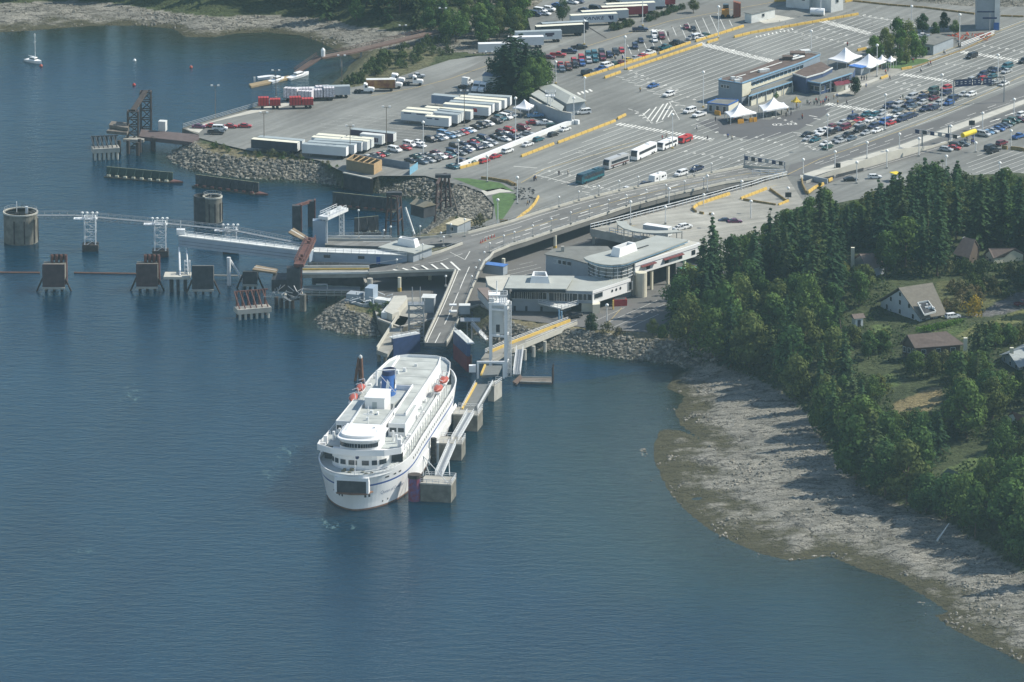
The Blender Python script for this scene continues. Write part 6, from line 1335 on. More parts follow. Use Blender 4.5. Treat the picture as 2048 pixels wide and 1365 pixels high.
# steel faced breasting dolphins
def plate_dolphin(k,x0,y0,x1,y1,h,dep,label,m,top=0,dark=False,zb=1.0,p_=None):
 a=atc(k,x0,y0,zb);b=atc(k,x1,y1,zb);c=(a+b)/2;t=thing('breasting_dolphin',label,'dolphin',(c.x,c.y,0),'steel faced breasting dolphins');d=(b-a).to_2d().normalized();n_=Vector((-d.y,d.x));n_=n_ if n_.y>0 else-n_
 q=MB();q.prism([a.to_2d(),b.to_2d(),b.to_2d()+n_*.5,a.to_2d()+n_*.5],zb,zb+h);q.build('fender_panel',m,t)
 q=MB();q.prism([a.to_2d()+n_*.6,b.to_2d()+n_*.6,b.to_2d()+n_*dep,a.to_2d()+n_*dep],zb+h*.35,zb+h*.9);q.build('concrete_cap',CONCD,t)
 q=MB();q.beam(a+Vector((0,-.1,.3)),b+Vector((0,-.1,.3)),.6,.6);q.build('weathered_foot',CONC,t)
 w=(b-a).length;piles(t,[(a.x+w*u,a.y+v,0)for u in(.15,.5,.85)for v in(1.2,dep-.6)],zb+h*.4)
 q=MB()
 for s_ in(-1,1):cc_=a if s_<0 else b;q.tube((cc_.x,cc_.y+2,4.),(cc_.x+s_*3.2,cc_.y+1,-3),.3,n=6)
 q.build('raking_pile',CREO,t)
 for i in range(top):x=a.x+w*(.22+.62*i/max(1,top-1))+1.2;q=MB();q.tube((x,a.y+dep-1,1),(x,a.y+dep-1,zb+h+1.6),.48,n=8);q.build('rusty_pile',RUST,t)
 if top:q=MB();q.box((a.x+w*.53+1.2,a.y+dep-.2,zb+h-.3),(w*.75,.3,2.0));q.build('back_plate',DKST,t)
RPL=M('brown_steel_plate',(.075,.05,.05),.85,var=.3,scale=.5)
plate_dolphin('S',-872,1010,-680,1015,7.6,5,'x',RPL)if 0 else None
plate_dolphin('Q',505,1118,770,1120,7.8,6.5,'brown steel faced dolphin on the boom line, leftmost',RPL,top=4);plate_dolphin('S',185,1010,430,1010,7.8,6,'brown steel faced dolphin with four rusty piles, second from the left',RPL,top=4)
plate_dolphin('S',820,1040,1065,1040,8.0,4,'dark blue steel faced dolphin right of the small pile cap',DKST);plate_dolphin('S',1395,980,1560,985,4.6,3,'low dark steel panel beside the rusty struts',DKST)
# pile cap under the gangway end
PC=thing('pile_cap','small concrete platform on piles under the gangway end','platform',atc('S',640,1000,0.));q=MB();quadbox(q,'S',(495,905),(795,908),6,4.2,5.0,zr=4.2);q.build('slab',CONCL,PC);piles(PC,[atc('S',x,y,4.2)for x,y in((580,895),(660,895),(745,895),(590,870),(740,870))],4.2,.5,m=DKST)
q=MB();q.tube(atc('S',683,862,5.),atc('S',672,545,8.6),.3,n=8);q.tube(atc('S',775,855,5.),atc('S',757,550,8.6),.2,n=8);c=atc('S',765,850,5.);lat(q,(c.x,c.y+1.2),1.6,1.6,5.,9,3,.1);q.build('gangway_support',STEELW,PC)
# enclosed gangway
GW=thing('enclosed_gangway','long pale blue enclosed passenger gangway over the water','walkway',at(450,560,0.));PBL=M('pale_blue_cladding',(.30,.37,.44),.6,var=.07,scale=.4)
zg=9.;gp=[atc('S',668,532,zg),atc('K',0,372,zg),atc('K',840,492,zg)];gp=[gp[0],atc('K',1110,527,zg)]
q=MB();d=(gp[1]-gp[0]).to_2d().normalized();n_=Vector((-d.y,d.x));q.prism([gp[0].to_2d(),gp[1].to_2d(),gp[1].to_2d()+n_*3,gp[0].to_2d()+n_*3],zg,zg+3.2);q.build('cladding',PBL,GW)
q=MB();q.prism([gp[0].to_2d()-n_*.1,gp[1].to_2d()-n_*.1,gp[1].to_2d()+n_*3.1,gp[0].to_2d()+n_*3.1],zg+3.2,zg+3.5);q.build('roof',WHITE2,GW)
q=MB();e=Vector((*n_,0))*-.05
for z_ in(.9,1.9):q.beam(gp[0]+e+Vector((0,0,z_)),gp[1]+e+Vector((0,0,z_)),.06,.14)
q.build('panel_seam',M('seam_grey',(.12,.15,.2),.7),GW);q=MB();q.rail([gp[0]+Vector((0,.3,3.5)),gp[1]+Vector((0,.3,3.5))],1.0,.07,3);q.rail([gp[0]+Vector((0,2.8,3.5)),gp[1]+Vector((0,2.8,3.5))],1.0,.07,3);q.build('roof_railing',STEELW,GW)
q=MB();c=atc('S',690,400,zg+3.5);q.box((c.x,c.y+1,c.z),(2.6,2,1.6));q.tube((c.x,c.y+1,c.z),(c.x,c.y+1,c.z+4.4),.1,n=5);q.build('end_equipment',STEELW,GW)
q=MB();a=atc('S',1240,975,0);q.tube(a+Vector((0,0,-3)),(a.x,a.y,9),.62,n=10);q.tube((a.x,a.y+1,8.5),(a.x+3.0,a.y+1,3.6),.35,n=8);q.tube((a.x+3,a.y,3.6),(a.x+6,a.y,-2),.45,n=8);q.build('leg',STEELW,GW)
# control building row
CBd=thing('berth_control_building','long pale blue two window building beside the berths','building',atc('K',1500,560,4.));zc=8.4
pc=[atc('K',1140,520,zc),atc('K',1840,545,zc),atc('K',1985,552,zc)];a,b=pc[0],pc[1];d=(b-a).to_2d().normalized();n_=Vector((-d.y,d.x));n_=n_ if n_.y>0 else-n_
a=a.to_2d();b=b.to_2d()+d*12;q=MB();q.prism([a,b,b+n_*5,a+n_*5],zc,zc+3.0);q.build('wall',PBL,CBd);q=MB();q.prism([a-n_*.2,b-n_*.2,b+n_*5.2,a+n_*5.2],zc+3.0,zc+3.25);q.build('roof',WHITE2,CBd);q=MB();q.rail([(*a,zc+3.25),(*b,zc+3.25)],1.2,.08,2.4);q.build('roof_railing',STEELW,CBd)
for u in(.16,.52):q=MB();c=a.lerp(b,u)-n_*.04;q.beam((*(c-d*1.0),zc+1.9),(*(c+d*1.0),zc+1.9),.08,.9);q.build('window',GLASS,CBd)
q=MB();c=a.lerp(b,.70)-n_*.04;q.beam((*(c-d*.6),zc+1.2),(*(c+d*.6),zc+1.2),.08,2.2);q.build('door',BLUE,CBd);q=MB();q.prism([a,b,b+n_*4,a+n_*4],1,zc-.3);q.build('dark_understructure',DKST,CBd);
q=MB();hx=PX('W',[(1000,640),(1140,590),(1440,632),(1280,690)],12.6);q.prism([v.to_2d()for v in hx],12.3,12.6);q.build('flat_roof',ROOFG,CBd);q=MB();c=sum([v.to_2d()for v in hx],Vector((0,0)))/4;q.prism([c+(v.to_2d()-c)*.9 for v in hx],6,12.3);q.build('office_wall',PALEW,CBd);skylight(CBd,'W',[(1145,622),(1290,648),(1325,628),(1165,606)],12.6,2.2)
# linkspans
def linkspan(k,fe,ne,zs,label,m=ROADM,th=1.2,stripe=None,rail_=True):
 A=[atc(k,x,y,z)for(x,y),z in zip(fe,zs)];B=[atc(k,x,y,z)for(x,y),z in zip(ne,zs)];t=thing('linkspan',label,'ramp',(A[0]+B[0])/2,'ferry loading ramps');q=MB();q.strip(A,B,th);q.build('deck',m,t)
 q=MB();q.wall(A,.9,.3);q.wall(B,.6,.3);q.build('kerb',WHITE2,t)
 if stripe:q=MB();q.wall([a.lerp(b,.3)+Vector((0,0,.02))for a,b in zip(A,B)],.5,.35);q.build('yellow_barrier',stripe,t)
 if rail_:q=MB();q.rail([a+Vector((0,0,.9))for a in A],.9,.06,2.2);q.build('railing',STEELG,t)
 return t
t=linkspan('W',[(930,805),(640,805),(410,808)],[(925,848),(640,853),(410,855)],[8.9,8.4,8.0],'straight loading ramp with a yellow barrier at the middle berth',DKCONC,stripe=YEL)
t=linkspan('W',[(1100,575),(850,572),(610,572)],[(1100,612),(850,615),(610,618)],[9.0,8.6,8.2],'grey loading ramp at the far berth behind the gangway',DKCONC)
BRN=M('brown_apron',(.20,.155,.10),.85,var=.2)
def apron(k,pts,z,label):
 t=thing('ramp_apron',label,'ramp',atc(k,*pts[0],z[0]),'hinged ramp aprons');P=[atc(k,x,y,zz)for(x,y),zz in zip(pts,z)];q=MB();q.slab(P,.5);q.build('plate',BRN,t);q=MB();q.beam(P[0].lerp(P[3],.5)+Vector((0,0,.08)),P[1].lerp(P[2],.5)+Vector((0,0,.08)),.35,.1);q.build('centre_line',LINEB,t)
apron('J',[(235,1075),(480,1230),(400,1290),(140,1150)],(10.5,8.6,8.6,10.5),'brown hinged apron of the far ramp, raised');apron('K',[(450,560),(720,610),(690,655),(400,615)],(9.6,8.2,8.2,9.6),'brown hinged apron of the middle ramp, raised')
# lift gantries
def gantry(k,legs,z0,z1,m,label,beamw=2.2,r=.28,cab=None,nm='ramp_gantry'):
 P=[atc(k,x,y,z0)for x,y in legs];t=thing(nm,label,'gantry',(P[0]+P[-1])/2,'gantries that lift the loading ramps');c=sum(P,Vector((0,0,0)))/len(P)
 for p in P:q=MB();lat(q,p,1.3,1.3,z0,z1,5,.12);q.build('leg',m,t)
 a=P[0];b=P[-1];d=(b-a).normalized();q=MB();q.beam(a-d*1.2+Vector((0,0,z1-z0+.5)),b+d*1.2+Vector((0,0,z1-z0+.5)),beamw,1.0);bm_=q.build('crossbeam',m,t)
 n_=Vector((-d.y,d.x,0))*beamw/2;q=MB();q.rail([a+n_+Vector((0,0,z1-z0+1)),b+n_+Vector((0,0,z1-z0+1))],1.2,.08,1.8);q.rail([a-n_+Vector((0,0,z1-z0+1)),b-n_+Vector((0,0,z1-z0+1))],1.2,.08,1.8);q.build('railing',m,bm_)
 for u in(.12,.25,.8,.92):q=MB();v=a.lerp(b,u)+Vector((0,0,z1-z0+1));q.tube(v,v+Vector((0,0,.9)),.5,n=8);q.build('winch',m,bm_)
 if cab:q=MB();q.box((a.x-1.8,a.y+.5,z0-1),(4,3,z1-z0+.6));q.build('counterweight_box',cab,t)
gantry('J',[(770,1380),(1055,1250)],8.,16.6,STEELW,'white steel ramp gantry at the far berth',3.4,cab=PBL)
gantry('K',[(985,950),(1130,640)],3.5,13.0,RUST,'rusty red ramp gantry at the middle berth',3.0,cab=DKST)
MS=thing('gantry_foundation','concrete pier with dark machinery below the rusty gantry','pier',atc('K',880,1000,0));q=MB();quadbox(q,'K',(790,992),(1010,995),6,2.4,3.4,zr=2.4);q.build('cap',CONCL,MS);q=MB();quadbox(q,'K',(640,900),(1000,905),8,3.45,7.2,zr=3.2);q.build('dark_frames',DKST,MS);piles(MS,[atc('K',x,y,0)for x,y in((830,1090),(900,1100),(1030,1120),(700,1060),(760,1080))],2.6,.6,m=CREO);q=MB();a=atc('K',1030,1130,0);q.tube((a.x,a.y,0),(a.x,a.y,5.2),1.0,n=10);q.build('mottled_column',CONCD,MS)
q=MB();rv=random.Random(4)
for i in range(40):a=atc('K',rv.uniform(640,1000),rv.uniform(880,960),rv.uniform(3.6,7));q.beam(a,a+Vector((rv.uniform(-3,3),rv.uniform(-2,2),rv.uniform(-2,2.6))),.18,.18)
q.build('pipework',STEELG,MS)
# rusty strut walls on pile caps
def strutwall(k,x0,y0,x1,y1,label,n=6,z=3.4,h=4.6,dep=4.5,m=RUST):
 a=atc(k,x0,y0,z);b=atc(k,x1,y1,z);d=(b-a).to_2d().normalized();n_=Vector((-d.y,d.x));n_=n_ if n_.y>0 else-n_;t=thing('strut_dolphin',label,'dolphin',((a+b)/2).to_2d().to_3d(),'strut braced fender dolphins')
 q=MB();q.prism([a.to_2d(),b.to_2d(),b.to_2d()+n_*dep,a.to_2d()+n_*dep],z-1.5,z);q.build('pile_cap',CONC,t);w=(b-a).length
 piles(t,[(*(a.to_2d()+d*(w*(i+.5)/n)+n_*v),0)for i in range(n)for v in(.7,)],z-1.5,.38,m=CONCL)
 piles(t,[(*(a.to_2d()+d*(w*(i+.5)/n)+n_*(dep-.7)),0)for i in range(n)],z-1.5,.38,m=CREO)
 for i in range(n):p=a.to_2d()+d*(w*(i+.5)/n);q=MB();q.beam((*(p+n_*.8),z),(*(p+n_*(dep-.4)-d*.8),z+h),.3,.3);q.tube((*(p+n_*(dep-.3)),z),(*(p+n_*(dep-.3)),z+h),.32,n=6);q.build('strut',m,t)
 q=MB();q.beam((*(a.to_2d()+n_*(dep-.3)),z+h),(*(b.to_2d()+n_*(dep-.3)),z+h),.4,.4);q.build('waler',m,t)
strutwall('K',220,1120,640,1085,'concrete pile cap with rusty struts left of the rock spit',6);strutwall('Y',725,1165,935,1155,'concrete pile cap with dark struts at the end of the rail ramp',6,z=4.0,h=3.2,m=DKST)
# rail ramp top left
RL_=thing('rail_ramp','old brown rail ferry ramp with a dark lifting frame','ramp',atc('Y',1200,1040,5.));q=MB();q.strip([atc('Y',1100,1010,4.2),atc('Y',1600,1055,5.)],[atc('Y',1085,1065,4.2),atc('Y',1500,1110,5.)],1.3);q.build('deck',M('brown_ramp_deck',(.11,.085,.08),.9,var=.2),RL_)
q=MB();q.prism(P2('Y',[(830,1020),(990,1035),(1010,995),(880,985)],6.8),5.8,6.8);q.prism(P2('Y',[(850,975),(1000,1000),(1010,960),(870,945)],8.),7.0,8.);q.build('landing_deck',TIMBER,RL_)
for(x,y,zt)in((1040,1085,12.5),(1140,1000,15.5)):q=MB();lat(q,atc('Y',x,y,3.),3.4,2.6,0,zt,5,.22);q.build('lifting_tower',M('dark_brown_steel',(.07,.055,.05),.85,var=.4),RL_)
q=MB();q.beam(atc('Y',1040,1085,3.)+Vector((0,0,9.6)),atc('Y',1140,1000,3.)+Vector((0,0,12.6)),1.6,.8);q.build('top_beam',CREO,RL_);piles(RL_,[atc('Y',x,y,0)for x,y in((1075,1215),(1090,1190),(1200,1180),(1000,1200),(930,1200),(1190,1170))],4.5,.6);q=MB();quadbox(q,'Y',(960,1110),(1120,1115),4,2.8,3.8,zr=2.8);q.build('concrete_cap',CONC,RL_)
shed('winch_hut','tiny white hut beside the rail ramp','hut','Y',(1235,1025),(1290,1028),2.4,4.4,7.6,WHITE2,WHITE2,over=.05)
# floating fender walls
def fwall(k,x0,y0,x1,y1,h,label,m=DKST,blocks=True,prow=True):
 a=atc(k,x0,y0,0);b=atc(k,x1,y1,0);d=(b-a).normalized();t=thing('floating_fender',label,'pontoon',(a+b)/2,'floating fender walls');n_=Vector((-d.y,d.x,0));n_=n_ if n_.y>0 else-n_;L_=(b-a).length
 q=MB();q.beam(a+n_*1.0+Vector((0,0,h/2+.3)),b+n_*1.0+Vector((0,0,h/2+.3)),.4,h-.3);q.build('wall',m,t);q=MB();q.beam(a+Vector((0,0,-.1)),b+Vector((0,0,-.1)),3.2,1.0);q.build('pontoon',M('wet_timber',(.06,.06,.045),.8,var=.4),t)
 k_=max(3,int(L_/2.6));bl=M('pale_block',(.38,.38,.30),.9,var=.25)
 q=MB()
 for i in range(k_):p=a.lerp(b,(i+.5)/k_);q.beam(p+n_*.9+Vector((0,0,h)),p-n_*1.2+Vector((0,0,.6)),.2,.2)
 q.build('brace_row',m,t)
 for i in range(k_):p=a.lerp(b,(i+.5)/k_);q=MB();q.box((p.x-n_.x,p.y-n_.y,.35),(1.1,.8,.6),rz=math.atan2(d.y,d.x));(q.build('block',bl if blocks else RUST,t))
 q=MB();q.beam(a+n_+Vector((0,0,h+.1)),b+n_+Vector((0,0,h+.1)),.3,.15);q.build('top_edge',M('mossy_edge',(.22,.24,.15),.9,var=.3),t)
 if prow:q=MB();q.prism([(b.x-n_.x*1.6,b.y-n_.y*1.6),(b.x+n_.x*1.6,b.y+n_.y*1.6),(b+d*4).to_2d()],.1,.7);q.build('prow',RUST,t)
fwall('A5',825,92,1340,138,3.0,'green tinted floating fender with a rusty prow, leftmost',m=M('green_steel',(.03,.06,.05),.7,var=.3));fwall('I',280,490,880,568,3.6,'dark floating fender wall below the sea wall rocks',blocks=False);fwall('J',880,700,1960,810,4.2,'longest dark floating fender wall near the quay',blocks=False,prow=False)
fwall('J',1290,1190,1700,1150,5.0,'short tilted dark fender frame behind the far ramp',blocks=True,prow=False)
# old disused berth frames
def aframe(k,legs,top,z1,label,m,r=.35):
 P=[atc(k,x,y,0)for x,y in legs];c=sum(P,Vector((0,0,0)))/len(P);t=thing('disused_gantry',label,'gantry',c,'disused ramp frames');q=MB();T_=[Vector((p.x+(c.x-p.x)*.35,p.y,z1))for p in P]
 for p,u in zip(P,T_):q.tube(p+Vector((0,0,-3)),u,r,n=6)
 q.build('frame_legs',m,t);q=MB()
 for a,b in zip(T_,T_[1:]):q.beam(a,b,.8,.6)
 for f in(.35,.65):
  for i in range(len(P)-1):q.beam(P[i].lerp(T_[i],f),P[i+1].lerp(T_[i+1],f),.3,.3);q.beam(P[i].lerp(T_[i],f),P[i+1].lerp(T_[i+1],min(1,f+.3)),.2,.2)
 q.build('bracing',m,t);q=MB();q.box((c.x,c.y,z1+.1),(5,2.2,1.0));q.build('machinery',DKST,t)
DBR=M('dark_red_brown_steel',(.07,.045,.04),.85,var=.4)
aframe('L',[(60,880),(130,890),(240,900),(300,850)],0,12.5,'dark rusty frame behind the far ramp',DBR);aframe('L',[(690,760),(770,640),(850,620),(920,660)],0,13.,'dark brown frame against the armour rocks',DBR)
q=MB();t=thing('leaning_white_mast','white lattice mast leaning over the disused berth','mast',atc('L',440,890,9.));q.tube(atc('L',440,890,7.),atc('L',325,545,15.),.35,n=6);q.build('lattice_mast',WHITE2,t)
t=thing('leaning_grey_mast','grey mast leaning against the dark armour rocks','mast',atc('L',1000,640,5.));q=MB();q.tube(atc('L',1000,625,5.),atc('L',905,310,13.),.3,n=6);q.build('lattice_mast',TIMBER,t)
TTW=thing('twin_sheet_towers','pair of dark rusty towers joined by a beam behind the white gantry','tower',atc('J',400,1060,0))
for x,y,w_ in((282,1130,2.6),(530,1050,2.0)):q=MB();c=atc('J',x,y,0);q.box((c.x,c.y,-2),(w_,2.6,10.5));q.build('tower',DKST,TTW);q=MB();q.box((c.x+w_/2+.25,c.y,-2),(.45,2.2,10.8));q.build('rusty_flange',RUST,TTW)
q=MB();q.beam(atc('J',282,1130,0)+Vector((0,0,8.2)),atc('J',530,1050,0)+Vector((0,0,8.2)),.9,.8);q.build('tie_beam',RUST,TTW)
BL_=thing('boom_log_line','thin brown floating boom line running left out of view','boom',at(100,546,0));q=MB();q.tube(at(-60,545,.1),at(80,546,.1),.35,n=6);q.tube(at(148,546,.1),at(272,548,.1),.35,n=6);q.build('log',M('brown_log',(.17,.09,.06),.9),BL_)
BL2=thing('boom_log_line','short pale boom line between dark dolphin and low panel','boom',at(460,551,0));q=MB();q.tube(at(428,551,.8),at(486,552,.8),.3,n=6);q.build('log',CONC,BL2)
FT=thing('low_walkway','low white railed walkway under the middle ramp','walkway',atc('K',1300,950,2));q=MB();q.strip([atc('K',1050,905,2.2),atc('K',1600,908,2.2)],[atc('K',1050,925,2.2),atc('K',1600,928,2.2)],.4);q.build('deck',CONC,FT);q=MB();q.rail([atc('K',1050,925,2.2),atc('K',1600,928,2.2)],1.3,.08,2.0);q.build('railing',STEELW,FT);piles(FT,[atc('K',x,925,1.8)for x in(1080,1200,1320,1440,1560)],1.8,.25)
FT=thing('cable_trough_walkway','grey walkway with a white frame beneath the overpass branch','walkway',atc('K',1300,860,4));q=MB();q.strip([atc('K',1040,820,4.),atc('K',1740,830,4.)],[atc('K',1040,860,4.),atc('K',1740,866,4.)],.6);q.build('deck',STEELG,FT);q=MB();q.beam(atc('K',1190,800,4.5),atc('K',1330,800,4.5),.2,.3);q.beam(atc('K',1330,800,4.5),atc('K',1330,858,4.2),.2,.3);q.build('frame',WHITE,FT)
# rock spit buildings
SPB=thing('spit_machine_house','cluster of grey winch houses on the rock spit','building',atc('W',980,1090,4.));
for(x0,y0,x1,y1,dp,z0_,z1_,m_)in((750,1075,860,1085,4,3.8,6.6,PALEW),(895,1095,960,1100,5,3.8,9.2,PBL),(965,1090,1110,1110,3,3.8,5.6,WHITE2)):q=MB();quadbox(q,'W',(x0,y0),(x1,y1),dp,z0_,z1_,zr=z0_);q.build('winch_house',m_,SPB)
q=MB();rv=random.Random(8)
for i in range(26):a=atc('W',rv.uniform(760,1110),rv.uniform(1000,1080),rv.uniform(5,8));q.beam(a,a+Vector((rv.uniform(-2.4,2.4),rv.uniform(-1,1),rv.uniform(-.4,1.2))),.2,.2)
q.build('pipe_frames',STEELW,SPB);q=MB();q.wall([atc('W',740,1085,3.5),atc('W',880,1125,3.5),atc('W',1040,1125,3.5)],1.6,.4);q.build('retaining_wall',PALEW,SPB)
WB=thing('wing_wall_building','pale concrete machinery block beside the left loading walkway','building',atc('M',560,480,3.));q=MB();q.slab([atc('M',x,y,6.2)for x,y in[(560,205),(720,200),(735,235),(600,385),(630,400),(540,440),(440,400)]],2.6);q.build('upper_block',CONCL,WB);q=MB();quadbox(q,'M',(400,540),(545,548),9,3.,6.0,zr=3.);q.build('lower_block',WHITE2,WB);q=MB();quadbox(q,'M',(455,540),(530,545),.3,3.2,5.4,zr=3.);q.build('dark_opening',DKST,WB)
# left walkway pier, blue fender, lattice
LP=thing('left_approach_pier','narrow concrete pier left of the centre ramp','pier',atc('M',520,700,3.));q=MB();q.strip([atc('M',600,460,4.),atc('M',340,900,4.)],[atc('M',760,470,4.),atc('M',480,950,4.)],1.2);q.build('deck',DKCONC,LP);q=MB();q.wall([atc('M',640,440,4.),atc('M',345,905,4.)],1.2,.35);q.build('parapet',CONCL,LP);piles(LP,[atc('M',x,y,2.8)for x,y in((370,930),(450,930),(470,780),(550,650),(660,640),(600,780))],2.9,.5,m=CONCD)
LD_=thing('lower_yard_slab','worn concrete apron leading down to the left pier','slab',atc('M',800,300,4.));q=MB();q.slab([atc('M',x,y,4.06)for x,y in[(720,225),(1100,225),(960,480),(760,480),(640,460),(640,400)]],.3);q.build('slab',DKCONC,LD_)
def fender(k,x0,y0,x1,y1,h,z0_,label,cols,nm='fender_panel'):
 a=atc(k,x0,y0,z0_);b=atc(k,x1,y1,z0_);d=(b-a).to_2d().normalized();n_=Vector((-d.y,d.x));n_=n_ if n_.y>0 else-n_;t=thing(nm,label,'fender',(a+b)/2,'berth fender panels');k_=0
 for m_,f0,f1 in cols:q=MB();q.prism([a.to_2d(),b.to_2d(),b.to_2d()+n_*1.0,a.to_2d()+n_*1.0],z0_+h*f0,z0_+h*f1);q.build('panel',m_,t)
 q=MB();q.beam(a+Vector((*n_*1.2,h+.1)),b+Vector((*n_*1.2,h+.1)),2.2,.25);q.build('top_walk',WHITE2,t);q=MB();q.rail([a+Vector((*n_*.4,h+.2)),b+Vector((*n_*.4,h+.2))],1.1,.07,1.5,rows=3);q.build('railing',STEELW,t);piles(t,[a.lerp(b,.2)+Vector((*n_*2,0)),a.lerp(b,.8)+Vector((*n_*2,0))],z0_+h*.5,.4)
FB=M('fender_blue',(.03,.06,.15),.6,var=.2);FR=M('fender_dark_red',(.14,.02,.03),.7,var=.25)
fender('M',555,985,900,920,5.5,.4,'blue fender panel left of the ferry end',[(FB,0,1)]);fender('M',1320,1010,1500,1180,8.5,.4,'blue and dark red fender panel right of the ferry end',[(FR,0,.55),(FB,.56,1.)])
LT=thing('ramp_lift_tower','grey lattice ramp tower between pier and centre ramp','tower',atc('M',850,760,0));q=MB();lat(q,atc('M',850,790,0),4.4,3.2,0,11.5,5,.16);q.build('lattice',STEELG,LT);q=MB();c=atc('M',850,790,0);q.box((c.x,c.y,11.5),(5,3.4,.4));q.rail([(c.x-2.5,c.y-1.6,11.9),(c.x+2.5,c.y-1.6,11.9),(c.x+2.5,c.y+1.6,11.9)],1.1,.07,1.5);q.build('platform',STEELG,LT)
for x in(-1.2,1.2):q=MB();q.tube((c.x+x,c.y,11.9),(c.x+x,c.y,17),.14,n=6);q.build('mast',STEELG,LT)
shed('ramp_control_box','white roofed control cabin left of the centre ramp','cabin','M',(925,420),(1075,425),4,4,8.6,PALEW,WHITE2)
LT=thing('ramp_lift_tower','small steel lift frame right of the centre ramp','tower',atc('M',1480,700,0));c=atc('M',1480,760,0);q=MB();lat(q,c,4,3,0,8,4,.15);q.build('lattice',DKST,LT);q=MB();q.box((c.x-.3,c.y,8),(3.2,2.4,2.6));q.build('cabin',PALEW,LT);q=MB();q.box((c.x-.3,c.y,10.6),(3.4,2.6,.2));q.build('roof',WHITE2,LT);q=MB();q.box((c.x-3.8,c.y+2,8),(2.4,2,.3));q.box((c.x-3.8,c.y+2,10),(2.2,1.8,.3));q.build('small_platform',STEELW,LT)
ST=thing('steel_stair','sloping grey steel stairway right of the centre ramp','stairs',atc('M',1650,700,4));q=MB();q.beam(atc('M',1560,560,8.2),atc('M',1750,770,4.),1.6,.3);q.build('flight',STEELG,ST);q=MB();q.rail([atc('M',1560,560,8.3),atc('M',1750,770,4.1)],1.1,.07,1.2);q.build('railing',STEELW,ST);q=MB();q.box((*atc('M',1540,520,8.),),(6,4,.3));q.build('landing',STEELG,ST);piles(ST,[atc('M',1500,490,8.),atc('M',1555,500,8.)],8.2,.2,m=STEELG,name='post')
# tall white boarding tower
BT=thing('boarding_tower','tall white steel passenger boarding tower beside the ferry','tower',atc('U',700,1150,2.));zt=22.
bl_=atc('U',625,965,4.);br_=atc('U',812,1180,2.5);b3=Vector((bl_.x+.2,bl_.y+4.6,2));
P=[Vector((bl_.x,bl_.y,3)),Vector((br_.x-.0,bl_.y-1.5,3)),Vector((br_.x+.9,bl_.y+3.2,3)),b3]
for p in P:q=MB();q.box((p.x,p.y,-2),(.8,.8,zt+2));q.build('mast_leg',WHITE,BT)
q=MB();w_=P[1].x-P[0].x
for z_ in(4.2,12.4,zt-1.6,zt+.0):q.beam((P[0].x,P[0].y,z_),(P[1].x,P[1].y,z_),.6,.6);q.beam((P[1].x,P[1].y,z_),(P[2].x,P[2].y,z_),.6,.6)
q.build('cross_beam',WHITE,BT);q=MB();lat(q,((P[1].x+P[2].x)/2+.6,(P[1].y+P[2].y)/2),1.2,3.6,0,zt,9,.11);q.build('lattice',STEELW,BT)
q=MB();cx,cy=(P[0].x+P[1].x)/2,P[0].y+2.2;q.box((cx,cy,12.6),(w_-1.0,4.2,7.6));cb=q.build('cabin',WHITE2,BT);q=MB();q.box((cx,cy,20.2),(w_-.8,4.4,.4));q.build('cabin_roof',WHITE,cb);q=MB();q.box((cx,cy-2.12,13.2),(1.1,.08,2.4));q.build('door',DKST,cb)
q=MB();q.box((cx,cy,zt+.1),(w_+1.2,5.6,.4));q.box((cx-1,cy,zt+2.2),(w_-1.2,4,.3));q.rail([(cx-w_/2-.5,cy-2.7,zt+.5),(cx+w_/2+.5,cy-2.7,zt+.5),(cx+w_/2+.5,cy+2.7,zt+.5),(cx-w_/2-.5,cy+2.7,zt+.5),(cx-w_/2-.5,cy-2.7,zt+.5)],2.2,.09,1.0,rows=4);q.build('top_platform',WHITE,BT);q=MB();q.tube((cx-.3,cy,zt),(cx-.3,cy,zt+6.5),.2,n=6);q.build('antenna',WHITE,BT)
OG=thing('covered_gangway','brown roofed gangway dropping from terminal to boarding tower','walkway',atc('U',640,150,12));a=atc('U',520,60,12.4);b=Vector((cx,cy+3,zt-1.2 if 0 else 19.5));a2=atc('U',560,60,12.);q=MB();e0=atc('U',530,45,12.6);e1=atc('U',700,235,15.5);q.beam(e0,e1,3.4,.5);q.build('roof',M('brown_gangway_roof',(.19,.15,.13),.8),OG);q=MB();q.beam(e0-Vector((0,0,1.6)),e1-Vector((0,0,1.6)),3.0,2.4);q.build('side_panels',PALEW,OG)
PF=thing('portal_frame','low white portal frame over the causeway beside the tower','gantry',atc('U',600,1150,3.));pa=atc('U',470,1160,3.4);pb=atc('U',790,1160,3.4)
for p in(pa,pb):q=MB();q.box((p.x,p.y,3.4),(.6,.6,4.6));q.build('post',WHITE,PF)
q=MB();q.beam(pa+Vector((-.3,0,4.9)),pb+Vector((.3,0,4.9)),.6,.6);q.build('beam',WHITE,PF);q=MB();q.box((pa.x-1.6,pa.y,5.4),(2.0,1.6,2.0));q.build('white_cabinet',WHITE,PF)
